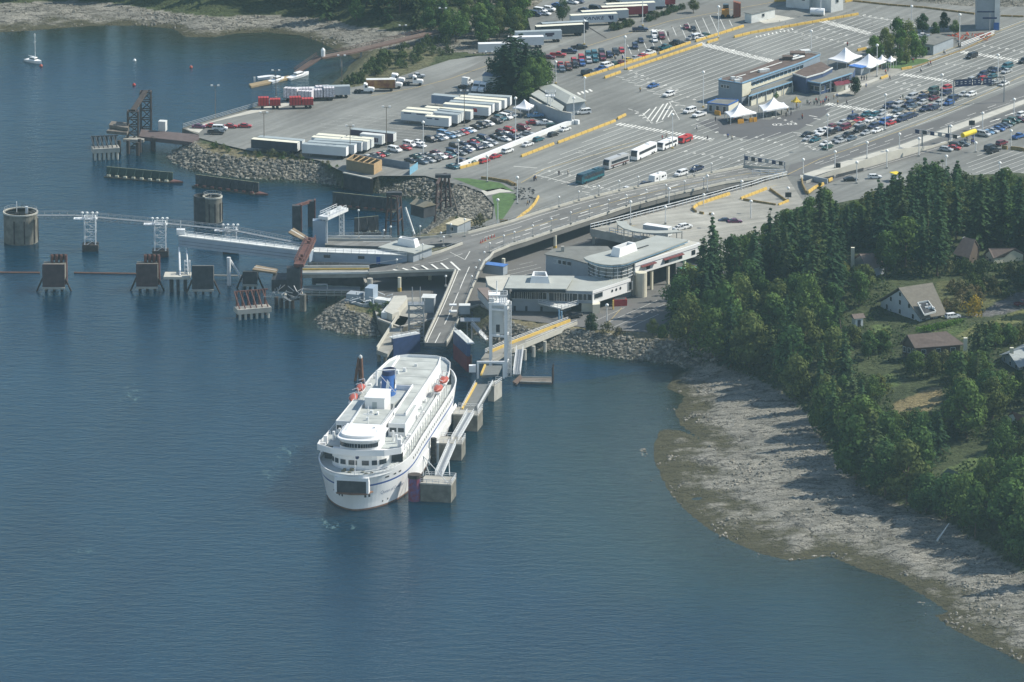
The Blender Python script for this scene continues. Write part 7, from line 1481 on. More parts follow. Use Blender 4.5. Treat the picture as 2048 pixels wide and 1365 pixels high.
# causeway along the ferry
CA=thing('causeway','narrow concrete causeway with a yellow barrier running to shore','pier',atc('U',1300,620,3.));zk=4.3
fe=[atc('U',1590,452,zk),atc('U',880,715,zk),atc('U',560,850,zk-.3),atc('U',500,930,zk-.4)];ne=[atc('U',1700,480,zk),atc('U',1060,745,zk),atc('U',800,850,zk-.3),atc('U',640,960,zk-.4)]
q=MB();q.strip(fe,ne,1.0);q.build('deck',DKCONC,CA);q=MB();q.wall([ne[0]-Vector((0,0,.9)),ne[1]-Vector((0,0,.9)),ne[2]-Vector((0,0,.9))],1.5,.3);q.build('side_beam',CONCL,CA);q=MB();q.wall([f.lerp(n_,.2)for f,n_ in zip(fe[:3],ne[:3])],.8,.45);q.build('yellow_barrier',YEL,CA);q=MB();q.rail(fe[:3],1.3,.09,2.0,rows=3);q.rail(ne[:2],1.1,.06,2.4);q.build('railing',STEELW,CA)
piles(CA,[atc('U',x,y,zk-1)for x,y in((1300,700),(1050,800),(1160,760),(900,870))],zk-1,.55,m=CONCL,name='column')
def caisson(k,x0,y0,x1,y1,dep,label,h=4.2,m=CONCD):
 a=atc(k,x0,y0,0);b=atc(k,x1,y1,0);d=(b-a).to_2d().normalized();n_=Vector((-d.y,d.x));n_=n_ if n_.y>0 else-n_;t=thing('concrete_pier_block',label,'pier',(a+b)/2,'concrete pier blocks along the ferry');q=MB();a2,b2=a.to_2d(),b.to_2d()
 q.prism([a2,b2,b2+n_*dep,a2+n_*dep],-4,h);q.build('block',m,t);q=MB();q.prism([a2-n_*.15-d*.15,b2-n_*.15+d*.15,b2+n_*(dep+.15),a2+n_*(dep+.15)-d*.15],h,h+.35);q.build('cap',CONC,t);q=MB();q.rail([(*(a2+n_*.2),h+.35),(*(b2+n_*.2),h+.35),(*(b2+n_*dep),h+.35),(*(a2+n_*dep),h+.35)],1.1,.07,1.6);q.build('railing',STEELW,t);return t
caisson('V',865,1160,1085,1172,7.5,'largest concrete pier block at the outer end of the berth',5.0);caisson('V',985,860,1160,868,7,'concrete pier block, second from the outer end',4.6);caisson('V',1100,650,1275,660,7.5,'concrete pier block, third from the outer end',4.6);caisson('V',1350,440,1395,445,6,'narrow concrete pier block beside the white portal',4.4,CONC)
q=MB();WK=thing('paved_gangway','asphalt gangway with a yellow edge beside the ferry','walkway',atc('V',1220,450,4.));a=[atc('V',1160,500,5.),atc('V',1260,318,4.6)];b=[atc('V',1275,508,5.),atc('V',1385,318,4.6)];q.strip(a,b,.8);q.build('deck',M('gangway_asphalt',(.15,.16,.155),.9),WK);q=MB();q.wall([v.lerp(w,.05)for v,w in zip(a,b)],.45,.5);q.build('yellow_edge',YEL,WK);q=MB();q.rail(b,1.2,.1,1.8,rows=3);q.rail(a,1.1,.06,2.4);q.build('railing',STEELW,WK)
WK=thing('paved_gangway','short sloping asphalt walk inside the white portal frame','walkway',atc('V',1370,230,4.));q=MB();a=[atc('V',1300,260,4.6),atc('V',1330,185,4.2)];b=[atc('V',1420,250,4.6),atc('V',1450,185,4.2)];q.strip(a,b,.6);q.build('deck',MATS['gangway_asphalt'],WK);q=MB();q.wall(a,.45,.5);q.build('yellow_edge',YEL,WK)
def gang(k,p0,p1,z0_,z1_,w,label):
 a=atc(k,*p0,z0_);b=atc(k,*p1,z1_);d=(b-a).normalized();n_=Vector((-d.y,d.x,0)).normalized()*w/2;t=thing('steel_gangway',label,'walkway',(a+b)/2,'grey steel gangways between the pier blocks');q=MB();q.strip([a+n_,b+n_],[a-n_,b-n_],.25);q.build('grating',STEELG,t);q=MB()
 for s_ in(1,-1):q.rail([a+n_*s_,b+n_*s_],1.2,.09,1.6);q.beam(a+n_*s_+Vector((0,0,-.1)),b+n_*s_+Vector((0,0,-.1)),.2,.5)
 q.build('side_truss',STEELW,t)
gang('V',(1225,525),(1110,725),5.2,4.9,1.9,'steel gangway between the third and second pier blocks');gang('V',(1095,745),(995,975),4.9,5.3,1.9,'steel gangway between the second and outermost pier blocks');gang('U',(990,800),(950,1110),4.3,.8,2.0,'steep narrow gangway going down to the float')
FL=thing('work_float','long brown work float moored right of the tower','float',atc('U',1150,1220,0));q=MB();q.strip([atc('U',1000,1150,.6),atc('U',1385,1152,.6)],[atc('U',990,1205,.6),atc('U',1385,1215,.6)],.9);q.build('deck',TIMBER,FL);q=MB();q.slab([atc('U',x,y,.75)for x,y in((900,1200),(1000,1110),(1020,1150),(950,1225))],.5);q.build('landing',M('brown_landing',(.13,.09,.07),.9),FL);piles(FL,[atc('U',1395,1230,0),atc('U',1405,1190,0)],5.2,.2);q=MB();q.wall([atc('U',1000,1206,.6),atc('U',1380,1216,.6)],.25,.3);q.wall([atc('U',1010,1152,.6),atc('U',1380,1154,.6)],.25,.3);q.build('bull_rail',CONC,FL)
RF=thing('round_fender','tall red and blue cylindrical fender at the outer pier block','fender',atc('V',822,1165,0));c=atc('V',822,1165,0)+Vector((0,1.6,0));q=MB();q.tube((c.x,c.y,-2),(c.x,c.y,6.6),1.75,n=16);q.build('red_skin',M('fender_red_blue',(.30,.03,.04),.7,var=.3,scale=.8,col2=(.10,.10,.25)),RF);q=MB();q.tube((c.x,c.y,6.6),(c.x,c.y,7.6),1.85,n=16);q.build('top_cap',CREO,RF);q=MB();q.tube((c.x+1.9,c.y+.4,-2),(c.x+1.9,c.y+.4,6.8),.6,n=8);q.build('backing_pile',CREO,RF)
BF=thing('tyre_fender','dark stack of tyre fenders against the hull side','fender',atc('V',960,890,0));c=atc('V',960,900,0);
for i in range(6):q=MB();q.tube((c.x,c.y+.8,.4+i*1.25),(c.x,c.y+.8,1.5+i*1.25),.85,n=10);q.build('tyre',DARK,BF)
q=MB();q.box((c.x-1.6,c.y+1,0),(1.2,2.4,7.2));q.box((c.x+1.0,c.y+2.6,0),(1.0,2,6));q.build('backing_frame',WHITE2,BF)
BF=thing('tyre_fender','dark fender pile beside the paved gangway head','fender',atc('V',1090,560,0));c=atc('V',1080,600,0);q=MB();q.box((c.x,c.y,-1),(1.6,1.6,8));q.build('pile',CREO,BF);q=MB();q.box((c.x-.9,c.y,3),(.3,1.6,4));q.build('red_panel',RUST,BF)
OW=thing('guard_tripod','white steel tripod frame standing on the outermost pier block','frame',atc('V',980,980,5.));t0=atc('V',885,830,8.);q=MB();
for p in((885,975),(1065,1030),(930,970)):q.tube(atc('V',885,830,10.5)if 0 else Vector((atc('V',885,975,5.3).x,atc('V',885,975,5.3).y,11.0)),atc('V',*p,5.3),.13,n=5)
q.tube(atc('V',1075,975,5.3),atc('V',1070,870,8.2),.12,n=5);q.build('struts',STEELW,OW)
DP=thing('timber_dolphin','three brown timber piles tied together left of the ferry','dolphin',atc('HA',500,480,0))
for x,y,xt in((430,470,500),(548,480,530),(500,420,520)):q=MB();a=atc('HA',x,y,0);H_=6.6;tt=atc('HA',xt,440,0);q.tube((a.x,a.y,-3),(tt.x,tt.y,H_),.42,n=8);q.build('pile',M('orange_brown_pile',(.17,.085,.05),.9,var=.35),DP)
q=MB();tt=atc('HA',520,440,0);q.lathe([(.6,6.5),(.5,7.1),(.1,7.5)],(tt.x,tt.y,0),10);q.build('white_cap',WHITE2,DP);q=MB();q.box((tt.x-.5,tt.y-.5,2.6),(2.2,.5,.6));q.build('tie_collar',RUST,DP)
# brown jetty, float and gangway top left
JT=thing('brown_jetty','long rust brown trestle jetty running to the wooded shore','pier',at(750,110,0));zj=4.6;JA=[(642,111),(700,100),(800,76),(905,52)];JB=[(645,116),(703,106),(803,82),(907,57)]
q=MB();q.strip([at(x,y-0,zj)for x,y in JA],[at(x,y,zj)for x,y in JB],.6);q.build('deck',M('rust_brown_deck',(.13,.088,.072),.9,var=.2),JT);q=MB();q.wall([at(x,y,zj-.6)for x,y in JB],.7,.3);q.build('side_beam',TIMBER,JT);q=MB();q.rail([at(x,y,zj)for x,y in JA],1.1,.08,2.6);q.build('railing',M('brown_rail',(.12,.075,.062),.8),JT)
for x,y in((682,111),(722,102),(762,93),(802,83),(842,73),(880,64)):q=MB();p=at(x,y,zj-.6);q.tube((p.x,p.y,-2),(p.x,p.y,zj-.6),.35,n=8);q.box((p.x,p.y,zj-1.3),(.8,3,.6));q.build('bent',STEELG,JT)
q=MB();p=atc('A2',570,440,zj);q.lathe([(.7,0),(.75,2.2),(.3,2.9)],p,10);q.build('white_tank',WHITE,JT)
gj=thing('jetty_ramp','sloping brown ramp from the jetty down to the float','ramp',at(610,130,1));q=MB();q.strip([atc('A2',520,435,zj),atc('A2',345,555,.8)],[atc('A2',575,445,zj),atc('A2',385,565,.8)],.4);q.build('deck',MATS['rust_brown_deck'],gj);q=MB();q.rail([atc('A2',520,435,zj),atc('A2',345,555,.8)],1.1,.1,2);q.build('railing',MATS['brown_rail'],gj)
fl=thing('jetty_float','tan timber float with moored boats at the jetty ramp','float',at(540,160,0));q=MB();q.strip([atc('A2',300,590,.6),atc('A2',-10,655,.6)],[atc('A2',320,608,.6),atc('A2',10,676,.6)],.7);q.build('deck',M('tan_float',(.30,.23,.13),.85),fl);q=MB();q.box(atc('A2',35,640,.6),(.6,.5,1.7));q.build('locker',WHITE2,fl)
# ---------------------------------------------------------------- trees, shrubs
def folmat(name,tr=.25):
 m=bpy.data.materials.new(name);m.use_nodes=True;n=m.node_tree;N=n.nodes;L=n.links;N.clear();o=N.new('ShaderNodeOutputMaterial')
 oi=N.new('ShaderNodeObjectInfo');ge=N.new('ShaderNodeNewGeometry');no=N.new('ShaderNodeTexNoise');no.inputs['Scale'].default_value=.45;no.inputs['Detail'].default_value=3;L.new(ge.outputs['Position'],no.inputs['Vector'])
 ra=N.new('ShaderNodeMapRange');ra.inputs[1].default_value=.3;ra.inputs[2].default_value=.7;ra.inputs[3].default_value=.6;ra.inputs[4].default_value=1.5;L.new(no.outputs[0],ra.inputs[0])
 vm=N.new('ShaderNodeVectorMath');vm.operation='SCALE';L.new(oi.outputs['Color'],vm.inputs[0]);L.new(ra.outputs[0],vm.inputs['Scale'])
 d=N.new('ShaderNodeBsdfDiffuse');t=N.new('ShaderNodeBsdfTranslucent');L.new(vm.outputs[0],d.inputs[0]);L.new(vm.outputs[0],t.inputs[0]);x=N.new('ShaderNodeMixShader');x.inputs[0].default_value=tr;L.new(d.outputs[0],x.inputs[1]);L.new(t.outputs[0],x.inputs[2]);L.new(x.outputs[0],o.inputs[0]);MATS[name]=m;return m
FOL=folmat('foliage');BARK=M('bark',(.10,.075,.055),.95,var=.3,scale=1.)
def leafq(q,p,s_,r,flat=0.,nv=None):
 a=Vector((r.gauss(0,1),r.gauss(0,1),r.gauss(0,1)*(1-flat))).normalized()
 if nv is not None:
  n_=(nv+a*.45).normalized();a=n_.orthogonal().normalized();c=n_.cross(a);t=r.random()*6.28;u=a*math.cos(t)+c*math.sin(t);w=n_.cross(u);q.add([p-u*s_*.55,p+w*s_*.5,p+u*s_*.6,p-w*s_*.45],[(0,1,2,3)]);return
 b=a.orthogonal().normalized();b=(b*math.cos(r.random()*6)+a.cross(b)*math.sin(r.random()*6));b.normalize();s2=s_*r.uniform(.6,1.2)
 q.add([p-a*s_*.6,p+b*s2*.45,p+a*s_*.6,p-b*s2*.45],[(0,1,2,3)])
def conifer(seed,H=24.,Rm=4.2,gap=.0,whorls=26):
 r=random.Random(seed);t=thing('proto_conifer','x','tree');q=MB();q.tube((0,0,-.5),(0,0,H*.55),.38,.2,n=7);q.tube((0,0,H*.55),(0,0,H*.97),.2,.04,n=5);q.build('trunk',BARK,t);q=MB();ex=1
 z0=H*r.uniform(.06,.16);lean=[r.uniform(.75,1.25)for _ in range(9)]
 for w in range(whorls):
  u=w/(whorls-1);z=z0+(H-z0)*u;Rw=Rm*((1-u)**.58)*r.uniform(.62,1.15)+.2;nb=max(4,int(9*(1-u*.5)))
  for b in range(nb):
   a=2*math.pi*(b+r.random())/nb;Rb=Rw*r.uniform(.6,1.1)*lean[int(a/6.3*9)%9]
   if r.random()<gap:continue
   zj=r.uniform(-.6,.6)if u<.93 else 0;ca,sa=math.cos(a),math.sin(a);k=max(2,int(Rb/.6))
   for i in range(k):
    f=(i+.6)/k;p=Vector((ca*Rb*f,sa*Rb*f,z+zj-Rb*.28*f*f+r.uniform(-.2,.2)));s_=.85*(1.1-.5*f)+.25
    d=Vector((ca,sa,-.35));n_=Vector((-sa,ca,r.uniform(-.5,.3)))*s_*.62
    q.add([p-d*s_*.6,p+n_,p+d*s_*.8,p-n_],[(0,1,2,3)])
    if r.random()<.45:leafq(q,p+Vector((0,0,-.25)),s_*.8,r)
 q.build('crown',FOL,t);return t
def broadleaf(seed,H=13.,Rx=4.6,dens=1.,nb=16,s_=.75,z0=.28,trunk=True,col=False):
 r=random.Random(seed);t=thing('proto_broad','x','tree');q=MB()
 if trunk:
  q.tube((0,0,-.5),(0,0,H*.5),.3,.18,n=6)
  for i in range(4):a=r.uniform(0,6.28);q.tube((0,0,H*(.3+.08*i)),(math.cos(a)*Rx*.55,math.sin(a)*Rx*.55,H*(.6+.06*i)),.14,.05,n=5)
  q.build('trunk',BARK,t)
 q=MB();cl=[]
 for i in range(nb):
  u=r.random();zz=z0+(1-z0)*u*.9;wr=Rx*(math.sin(math.pi*min(1,(u*.85+.18)))**.7)*(.35+.5*r.random())if not col else Rx*.4;a=r.uniform(0,6.28);cl.append((math.cos(a)*wr,math.sin(a)*wr,H*zz,Rx*r.uniform(.32,.52)*(1 if not col else 1.2)))
 for(x,y,z,R_)in cl:
  for j in range(int(60*dens*(R_/1.8)**1.5)+8):
   v=Vector((r.gauss(0,1),r.gauss(0,1),r.gauss(0,1)*.85)).normalized();p=Vector((x,y,z))+v*R_*r.uniform(.72,1.08);leafq(q,p,s_*r.uniform(.7,1.3),r,0,v)
 q.build('crown',FOL,t);return t
CON=[conifer(1,24,4.9),conifer(2,24,4.3,.1),conifer(3,24,5.6,.16,22),conifer(4,24,4.6,.22,20),conifer(5,24,5.2,.1,24)];BRD=[broadleaf(11,13,5.2,nb=22),broadleaf(12,13,5.6,nb=26),broadleaf(13,13,4.6,nb=18),broadleaf(14,13,5.4,nb=24,s_=.6)]
BUSH=[broadleaf(21,3.,2.,1.2,8,.45,.15,False),broadleaf(22,3.,2.3,1.2,9,.4,.1,False)];POP=[broadleaf(31,11,2.3,1.3,22,.5,.12,col=True)]
def prj(x,y,z):
 dz=z-CZ;u=y*_c-dz*_s;v=y*_s+dz*_c;return 1024+FPX*x/u,682.5-FPX*v/u,FPX/u
LMK=[('the white gabled house',1840,610),('the brown roofed house',1870,690),('the dry lawn',1835,795),('the grey metal roof',2030,720),('the garden hut',1712,640),('the driveway',1990,610),('the long low house',1980,510),('the chimney house',1720,515),('the ferry terminal',1330,590),('the rocky cove',1400,760),('the rock spit',755,620),('the sea wall trailers',560,300),('the upper beach',1600,900),('the middle of the beach',1700,1010),('the lower beach',1900,1110),('the green clearing',1930,905),('the small white chalet',1890,945),('the raised parking deck',1500,420),('the right hand parking lot',1850,330),('the lower right edge',2040,980)]
PEND=[]
GRN=dict(conifer=[(.044,.085,.040),(.036,.072,.038),(.056,.100,.042),(.066,.095,.042)],broadleaf=[(.070,.125,.038),(.088,.140,.040),(.056,.108,.038),(.105,.135,.045)],shrub=[(.055,.085,.03),(.09,.105,.035),(.045,.07,.03),(.10,.11,.05)])
def tree(kind,x,y,H,z=None,col=None,lab=None,grp=None,proto=None,sx=None):
 P_={'conifer':CON,'broadleaf':BRD,'shrub':BUSH,'poplar':POP}[kind];z=hgt(x,y)if z is None else z;p=proto if proto is not None else rnd.choice(P_);H0={'conifer':24.,'broadleaf':13.,'shrub':3.,'poplar':11.}[kind];s_=H/H0;w=s_*rnd.uniform(.85,1.15)if sx is None else sx
 if kind=='conifer':w=max(w,.62+rnd.uniform(0,.2))if H>9 else w
 c=col or rnd.choice(GRN['broadleaf' if kind=='poplar' else kind]);k=rnd.uniform(.85,1.2)
 o=dup(p,(x,y,z),rnd.uniform(0,6.28),None,grp,scale=(w,w,s_),cat='shrub' if kind=='shrub' else 'tree',color=tuple(v*k for v in c),colored=('crown',));o.name={'conifer':'conifer_tree','broadleaf':'broadleaf_tree','shrub':'garden_shrub','poplar':'poplar_tree'}[kind]
 u,v,_=prj(x,y,z+H*.6)
 if lab:o['label']=lab
 else:PEND.append((o,kind,u,v))
 return o
SKY_=[(1290,690),(1318,640),(1335,565),(1352,540),(1385,520),(1402,470),(1425,437),(1450,466),(1480,470),(1512,455),(1540,418),(1580,420),(1620,398),(1640,368),(1668,402),(1700,410),(1720,400),(1755,362),(1790,350),(1850,318),(1910,322),(1960,352),(2000,338),(2048,360),(2200,360)]
RECT=[(1782,562,1900,652),(1808,660,1938,706),(1782,762,1882,826),(1722,728,1800,756),(1694,622,1734,654),(1742,640,1776,664),(1702,500,1738,532),(1906,476,1962,520),(1968,494,2048,524),(1900,586,2060,650),(2000,698,2060,745),(2016,812,2060,838),(1896,884,1972,922),(1876,932,1920,952),(1890,556,2010,590),(1830,640,1910,665)]
skx=[a for a,b in SKY_];sky_=[b for a,b in SKY_]
FP=[tuple(p)for p in TOPB]+[tuple(at(2500,900,10).to_2d()),tuple(at(2500,420,10).to_2d()),tuple(at(2040,400,6).to_2d()),tuple(at(1880,410,6).to_2d()),tuple(at(1780,440,6).to_2d()),tuple(at(1640,470,6).to_2d()),tuple(at(1540,525,6).to_2d()),tuple(at(1440,560,5).to_2d()),tuple(at(1345,655,4).to_2d())]
nr=np.random.RandomState(12);cx_=nr.uniform(45,192,9000);cy_=nr.uniform(1880,2420,9000);okm=inpoly(cx_,cy_,FP);TT=terrain(cx_,cy_,False);dTop,_=segdist(cx_,cy_,TOPB);hh_=TT[0]
got=[];cnt={'conifer':0,'broadleaf':0}
for x,y,z,ok1,dt,iM,iL in zip(cx_,cy_,hh_,okm,dTop,TT[8],TT[9]):
 if not ok1 or iM or iL or z<2:continue
 bx,by,s_=prj(x,y,z)
 if bx>2110 or by>1400:continue
 con=rnd.random()<(.56 if by<600 else .28 if by<760 else .14)
 H=rnd.uniform(17,27)if con and by<660 else rnd.uniform(13,19)if con else rnd.uniform(10,16.5)if by>600 else rnd.uniform(11,16)
 if dt<9:H=rnd.uniform(12,18)if con is False else rnd.uniform(15,22)
 top=np.interp(bx,skx,sky_)+rnd.uniform(0,26)**1.0;pm=s_*.963
 if by-H*pm<top:H=(by-top)/pm
 w=(3.4 if con else 4.2)*s_*H/(24 if con else 13)*1.0
 for(x0,y0,x1,y1)in RECT:
  if x0-w<bx<x1+w:
   if by>y1-6 and by-H*pm<y1:H=(by-y1)/pm if by>y1+4 else 0
   elif y0<by<=y1+2:H=0
 if H<3.4:continue
 if con and H<8:con=False
 dmin=(5.2 if con else 7.6)if H>8 else 4.2
 if any((x-a)**2+(y-b)**2<(dmin*.5+d2*.5)**2 for a,b,d2 in got):continue
 k_='conifer' if con else 'broadleaf' if H>5.5 else 'shrub'
 if cnt.get(k_,0)>=dict(conifer=225,broadleaf=150).get(k_,230):continue
 cnt[k_]=cnt.get(k_,0)+1;got.append((x,y,dmin));tree(k_,x,y,H,z,grp={'conifer':'conifers in the hillside wood','broadleaf':'leafy trees in the hillside wood','shrub':'shrubs among the hillside gardens'}[k_])
 # hand placed: skyline trees by their tips
for px,pt,H in((1425,437,24),(1541,418,23),(1640,368,26),(1610,404,22),(1757,362,25),(1800,346,24),(1850,318,26),(1885,322,24),(1915,324,25),(1962,350,23),(2005,340,24),(2040,358,24),(1355,540,14),(1480,478,20),(1510,455,21),(1582,424,22),(1672,404,22),(1402,478,19)):
 p=GT(px,pt,H);tree('conifer',p.x,p.y,H,p.z,grp='conifers in the hillside wood')
 # shrubs of the terraced gardens right of the gabled house
for i in range(46):
 x,y=rnd.uniform(1893,2010),rnd.uniform(556,612);p=G(x,y+14,z0=12)
 if y>585 and x>1960:continue
 tree('shrub',p.x,p.y,rnd.uniform(2.,4.2),p.z,grp='shrubs among the hillside gardens',col=rnd.choice([(.10,.11,.045),(.13,.13,.06),(.06,.09,.03),(.14,.12,.06)]))
p=G(1947,632,z0=12);tree('shrub',p.x,p.y,5.2,p.z,(.30,.22,.03),'bright yellow leaved shrub beside the driveway','shrubs among the hillside gardens',sx=1.5)
hd=thing('clipped_hedge','bright green clipped hedge below the gabled house','hedge',G(1880,650,z0=12));q=MB();r_=random.Random(2);a=atc('RR',1060,470,12.6);b=atc('RR',1490,385,12.6)
for i in range(1500):leafq(q,a.lerp(b,r_.random())+Vector((r_.uniform(-.8,.8),r_.uniform(-.8,.8),r_.uniform(-.4,1.3))),.4,r_)
o=q.build('leaves',FOL,hd);o.color=(.10,.19,.035,1)
# big dark group in the truck lot
for x,y,H,k,c in((1008,190,17,'conifer',0),(1030,196,20.5,'conifer',0),(1052,192,18,'conifer',0),(1020,180,21,'conifer',0),(1042,178,19,'conifer',0),(1062,196,13,'broadleaf',1),(1082,188,12,'broadleaf',1),(1075,200,11,'broadleaf',1),(1093,178,9.5,'broadleaf',1),(1000,176,13,'broadleaf',0),(1050,205,10,'broadleaf',1),(1072,176,13,'broadleaf',0)):
 p=at(x,y,5.);tree(k,p.x,p.y,H,5.,[(.030,.058,.032),(.075,.125,.036)][c],f'{["dark tree", "light green leafy tree"][c]} of the clump left of the gatehouse, at {["its left side", "its tall middle", "its right middle", "its rear left", "its rear right", "its front right", "its right end", "its front", "its outer right tip", "its outer left tip", "its very front edge", "its back right"][[1008, 1030, 1052, 1020, 1042, 1062, 1082, 1075, 1093, 1000, 1050, 1072].index(x)]}','trees of the dark clump in the truck lot',sx=(1.35 if k=='conifer' else None))
LMK+=[('the brown jetty',800,60),('the far beach',300,10),('the far beach with logs',560,20),('the trailer lot at the top',960,40),('the truck lot bank',780,140),('the gravel lot at the top',1090,25),('the grassy sea wall',590,310),('the white peaked tents',1780,100),('the pale square tower',1960,20),('the seaward yard end',1185,650),('the upper lot median',1300,35)]
nf=0;fgot=[]
for i in range(2600):
 x=rnd.uniform(-60,1070)if rnd.random()<.3 else rnd.uniform(470,1060);yb=rnd.uniform(-60,118);lim=np.interp(x,[0,40,150,230,330,420,520,600,690,780,880,940,1000,1070],[3,2,2,6,16,34,24,34,48,60,72,100,106,60])
 if yb>lim or(x>1050 and yb>20)or(x>1000 and yb>60 and x<1002):continue
 p=G(x,yb,z0=6)
 if any((p.x-a)**2+(p.y-b)**2<30 for a,b in fgot)or inpoly(p.x,p.y,MAINW):continue
 fgot.append((p.x,p.y));k='conifer' if rnd.random()<.62 and x<900 else 'broadleaf';H=rnd.uniform(13,21)if k=='conifer' else rnd.uniform(8,14)
 if x>850:H*=.75
 tree(k,p.x,p.y,H,p.z,col=None if x>700 else rnd.choice([(.03,.06,.036),(.05,.085,.036),(.04,.072,.036)]),grp='trees along the far shore');nf+=1
 if nf>165:break
for i in range(70):
 x=rnd.uniform(690,905);y=np.interp(x,[690,780,905],[182,150,112])-rnd.uniform(2,40)*(1 if x>730 else .5);p=G(x,y,z0=4)
 if p.z<.8 or inpoly(p.x,p.y,MAINW):continue
 tree('broadleaf' if rnd.random()<.22 else 'shrub',p.x,p.y,rnd.uniform(1.4,3.4),p.z,(.07,.10,.04),grp='bushes on the bank of the truck lot')
for k,x,y,H,c,l_ in(('broadleaf',590,336,6.5,(.05,.075,.03),'leafy bush tree on the sea wall below the dark trailer'),('shrub',632,332,2.6,None,'low bush right of the sea wall tree'),('shrub',430,296,2.2,None,'low green bush near the left end of the sea wall'),('shrub',545,315,2.4,None,'low bush left of the sea wall tree'),('broadleaf',1183,672,6.6,(.035,.06,.03),'dark round tree where the causeway meets the yard'),('shrub',1215,668,3.2,(.10,.10,.05),'olive bush right of the causeway tree'),('shrub',1240,672,2.8,(.11,.10,.05),'dry bush along the rocks below the yard'),('broadleaf',1305,672,5.,None,'leafy bush at the right end of the yard'),('broadleaf',1325,690,6.,None,'leafy bush above the right end of the rocks'),('shrub',958,455,3.6,(.12,.12,.06),'round pale bush beside the cream roofed hut'),('shrub',915,452,3,(.06,.09,.03),'green bush left of the cream roofed hut'),('broadleaf',1125,45,8,(.05,.09,.035),'round dark tree left of the lettered white trailer'),('broadleaf',1387,26,5,(.09,.11,.035),'light green bush tree beside the plum pickup'),('broadleaf',1710,190,6.,(.03,.055,.03),'dark tree in front of the blue awning'),('broadleaf',1845,66,6.5,(.04,.075,.03),'round tree above the small flat roofed office'),('broadleaf',1888,62,6.2,(.04,.07,.03),'round tree right of its twin above the office'),('broadleaf',1870,72,4.5,None,'bushy tree between the office and the tower'),('broadleaf',1910,70,5.,None,'dark bushy tree beside the pale tower'),('shrub',1548,196,2.6,(.05,.10,.03),'small round tree beside the yellow stall tent')):
 p=G(x,y);tree(k,p.x,p.y,H,p.z,c,l_,'single trees and bushes of the terminal')
for i,(x,y,H,k)in enumerate([(1748,118,7.5,'broadleaf'),(1770,108,8.5,'broadleaf'),(1795,100,10.5,'broadleaf'),(1815,98,9.5,'broadleaf'),(1760,124,6,'poplar'),(1780,122,9.5,'poplar'),(1800,124,9,'poplar'),(1813,128,9.5,'poplar'),(1832,118,9,'poplar'),(1846,114,8,'poplar'),(1825,108,8.5,'poplar')]):
 p=at(x,y,5.);tree(k,p.x,p.y,H,5.,rnd.choice([(.10,.17,.045),(.08,.15,.04),(.13,.16,.05)]),f'{"round" if k == "broadleaf" else "slim upright"} tree behind the white tents, {ordn(i)} counted from the back left','trees behind the white tents')
for i in range(34):
 t_=i/33;x=1040+0*t_;
 x,y=[(1225+40*t_,62-12*t_),(1292+72*t_,44-26*t_)][i%2];p=at(x,y,5.);tree('shrub',p.x,p.y,rnd.uniform(1.4,2.6),5.,rnd.choice([(.05,.085,.04),(.08,.10,.05)]),None,'low shrubs of the planted strip')
for i in range(24):x=rnd.uniform(1790,1955);p=at(x,rnd.uniform(-14,4)if x<1930 else-10,5.);tree('conifer' if rnd.random()<.5 else 'broadleaf',p.x,p.y+8,rnd.uniform(7,13),5.,None,None,'trees along the top edge road')
for i in range(46):
 x,y=(rnd.uniform(735,775),rnd.uniform(612,640))if i%3==0 else(rnd.uniform(405,680),0)
 if not y:y=np.interp(x,[405,500,640,680],[284,306,322,336])+rnd.uniform(0,9)
 p=G(x,y,z0=4)
 if p.z>1.5:tree('shrub',p.x,p.y,rnd.uniform(.7,1.7),p.z,rnd.choice([(.10,.13,.05),(.14,.14,.07),(.08,.13,.04)]),None,'low greenery on the sea wall')
 # undergrowth sheet of leaves under the wood
r_=random.Random(8);q=MB();ux=nr.uniform(45,190,12000);uy=nr.uniform(1880,2400,12000);um=inpoly(ux,uy,FP);uh=terrain(ux,uy,False);n_=0
for x,y,z,o_,iM,iL in zip(ux,uy,uh[0],um,uh[8],uh[9]):
 if not o_ or iM or iL:continue
 u,v,_=prj(x,y,z)
 if u>2080 or any(a-2<u<b_+2 and c-2<v<d_+2 for a,c,b_,d_ in RECT):continue
 for j in range(9):leafq(q,Vector((x+r_.gauss(0,1.0),y+r_.gauss(0,1.0),z+abs(r_.gauss(0,.8)))),.8,r_)
 n_+=1
 if n_>5200:break
o=q.build('undergrowth',FOL);o.color=(.055,.085,.034,1);tag(o,'leafy undergrowth covering the ground of the wood','undergrowth',kind='stuff')
# fallen log and bare trunks
for i,(a,b)in enumerate([((1874,1085),(1905,1052)),((1690,728),(1700,775))]):
 p0=G(*a,z0=3,lift=.4);p1=Vector((p0.x+(3.5 if i==0 else-1.5),p0.y+5,p0.z+(3.5 if i==0 else 12)));t=thing('bare_trunk',['pale fallen trunk leaning over the lower beach','dark bare leaning trunk above the cove'][i],'trunk',p0);q=MB();q.tube(p0,p1,.28,.12,n=6);q.build('stem',BARK if i else WHITE2,t)
 # descriptions of the unnamed trees by their nearest landmark
grpd={}
for o,kind,u,v in PEND:
 j=min(range(len(LMK)),key=lambda i:(u-LMK[i][1])**2+(1.6*(v-LMK[i][2]))**2);dx=u-LMK[j][1];dy=v-LMK[j][2]
 rel=('left of' if dx<0 else 'right of')if abs(dx)>abs(dy)*1.3 else('behind' if dy<0 else 'in front of');grpd.setdefault((kind,j,rel),[]).append((u,o))
KW=dict(conifer='dark conifer',broadleaf='green leafy tree',shrub='low shrub',poplar='upright tree')
for(kind,j,rel),L_ in grpd.items():
 L_.sort(key=lambda t:t[0])
 for i,(u,o)in enumerate(L_):o['label']=f'{KW[kind]} {rel} {LMK[j][0]}'+(f', {ordn(i)} from the left' if len(L_)>1 else '')
for t in CON+BRD+BUSH+POP:drop(t)
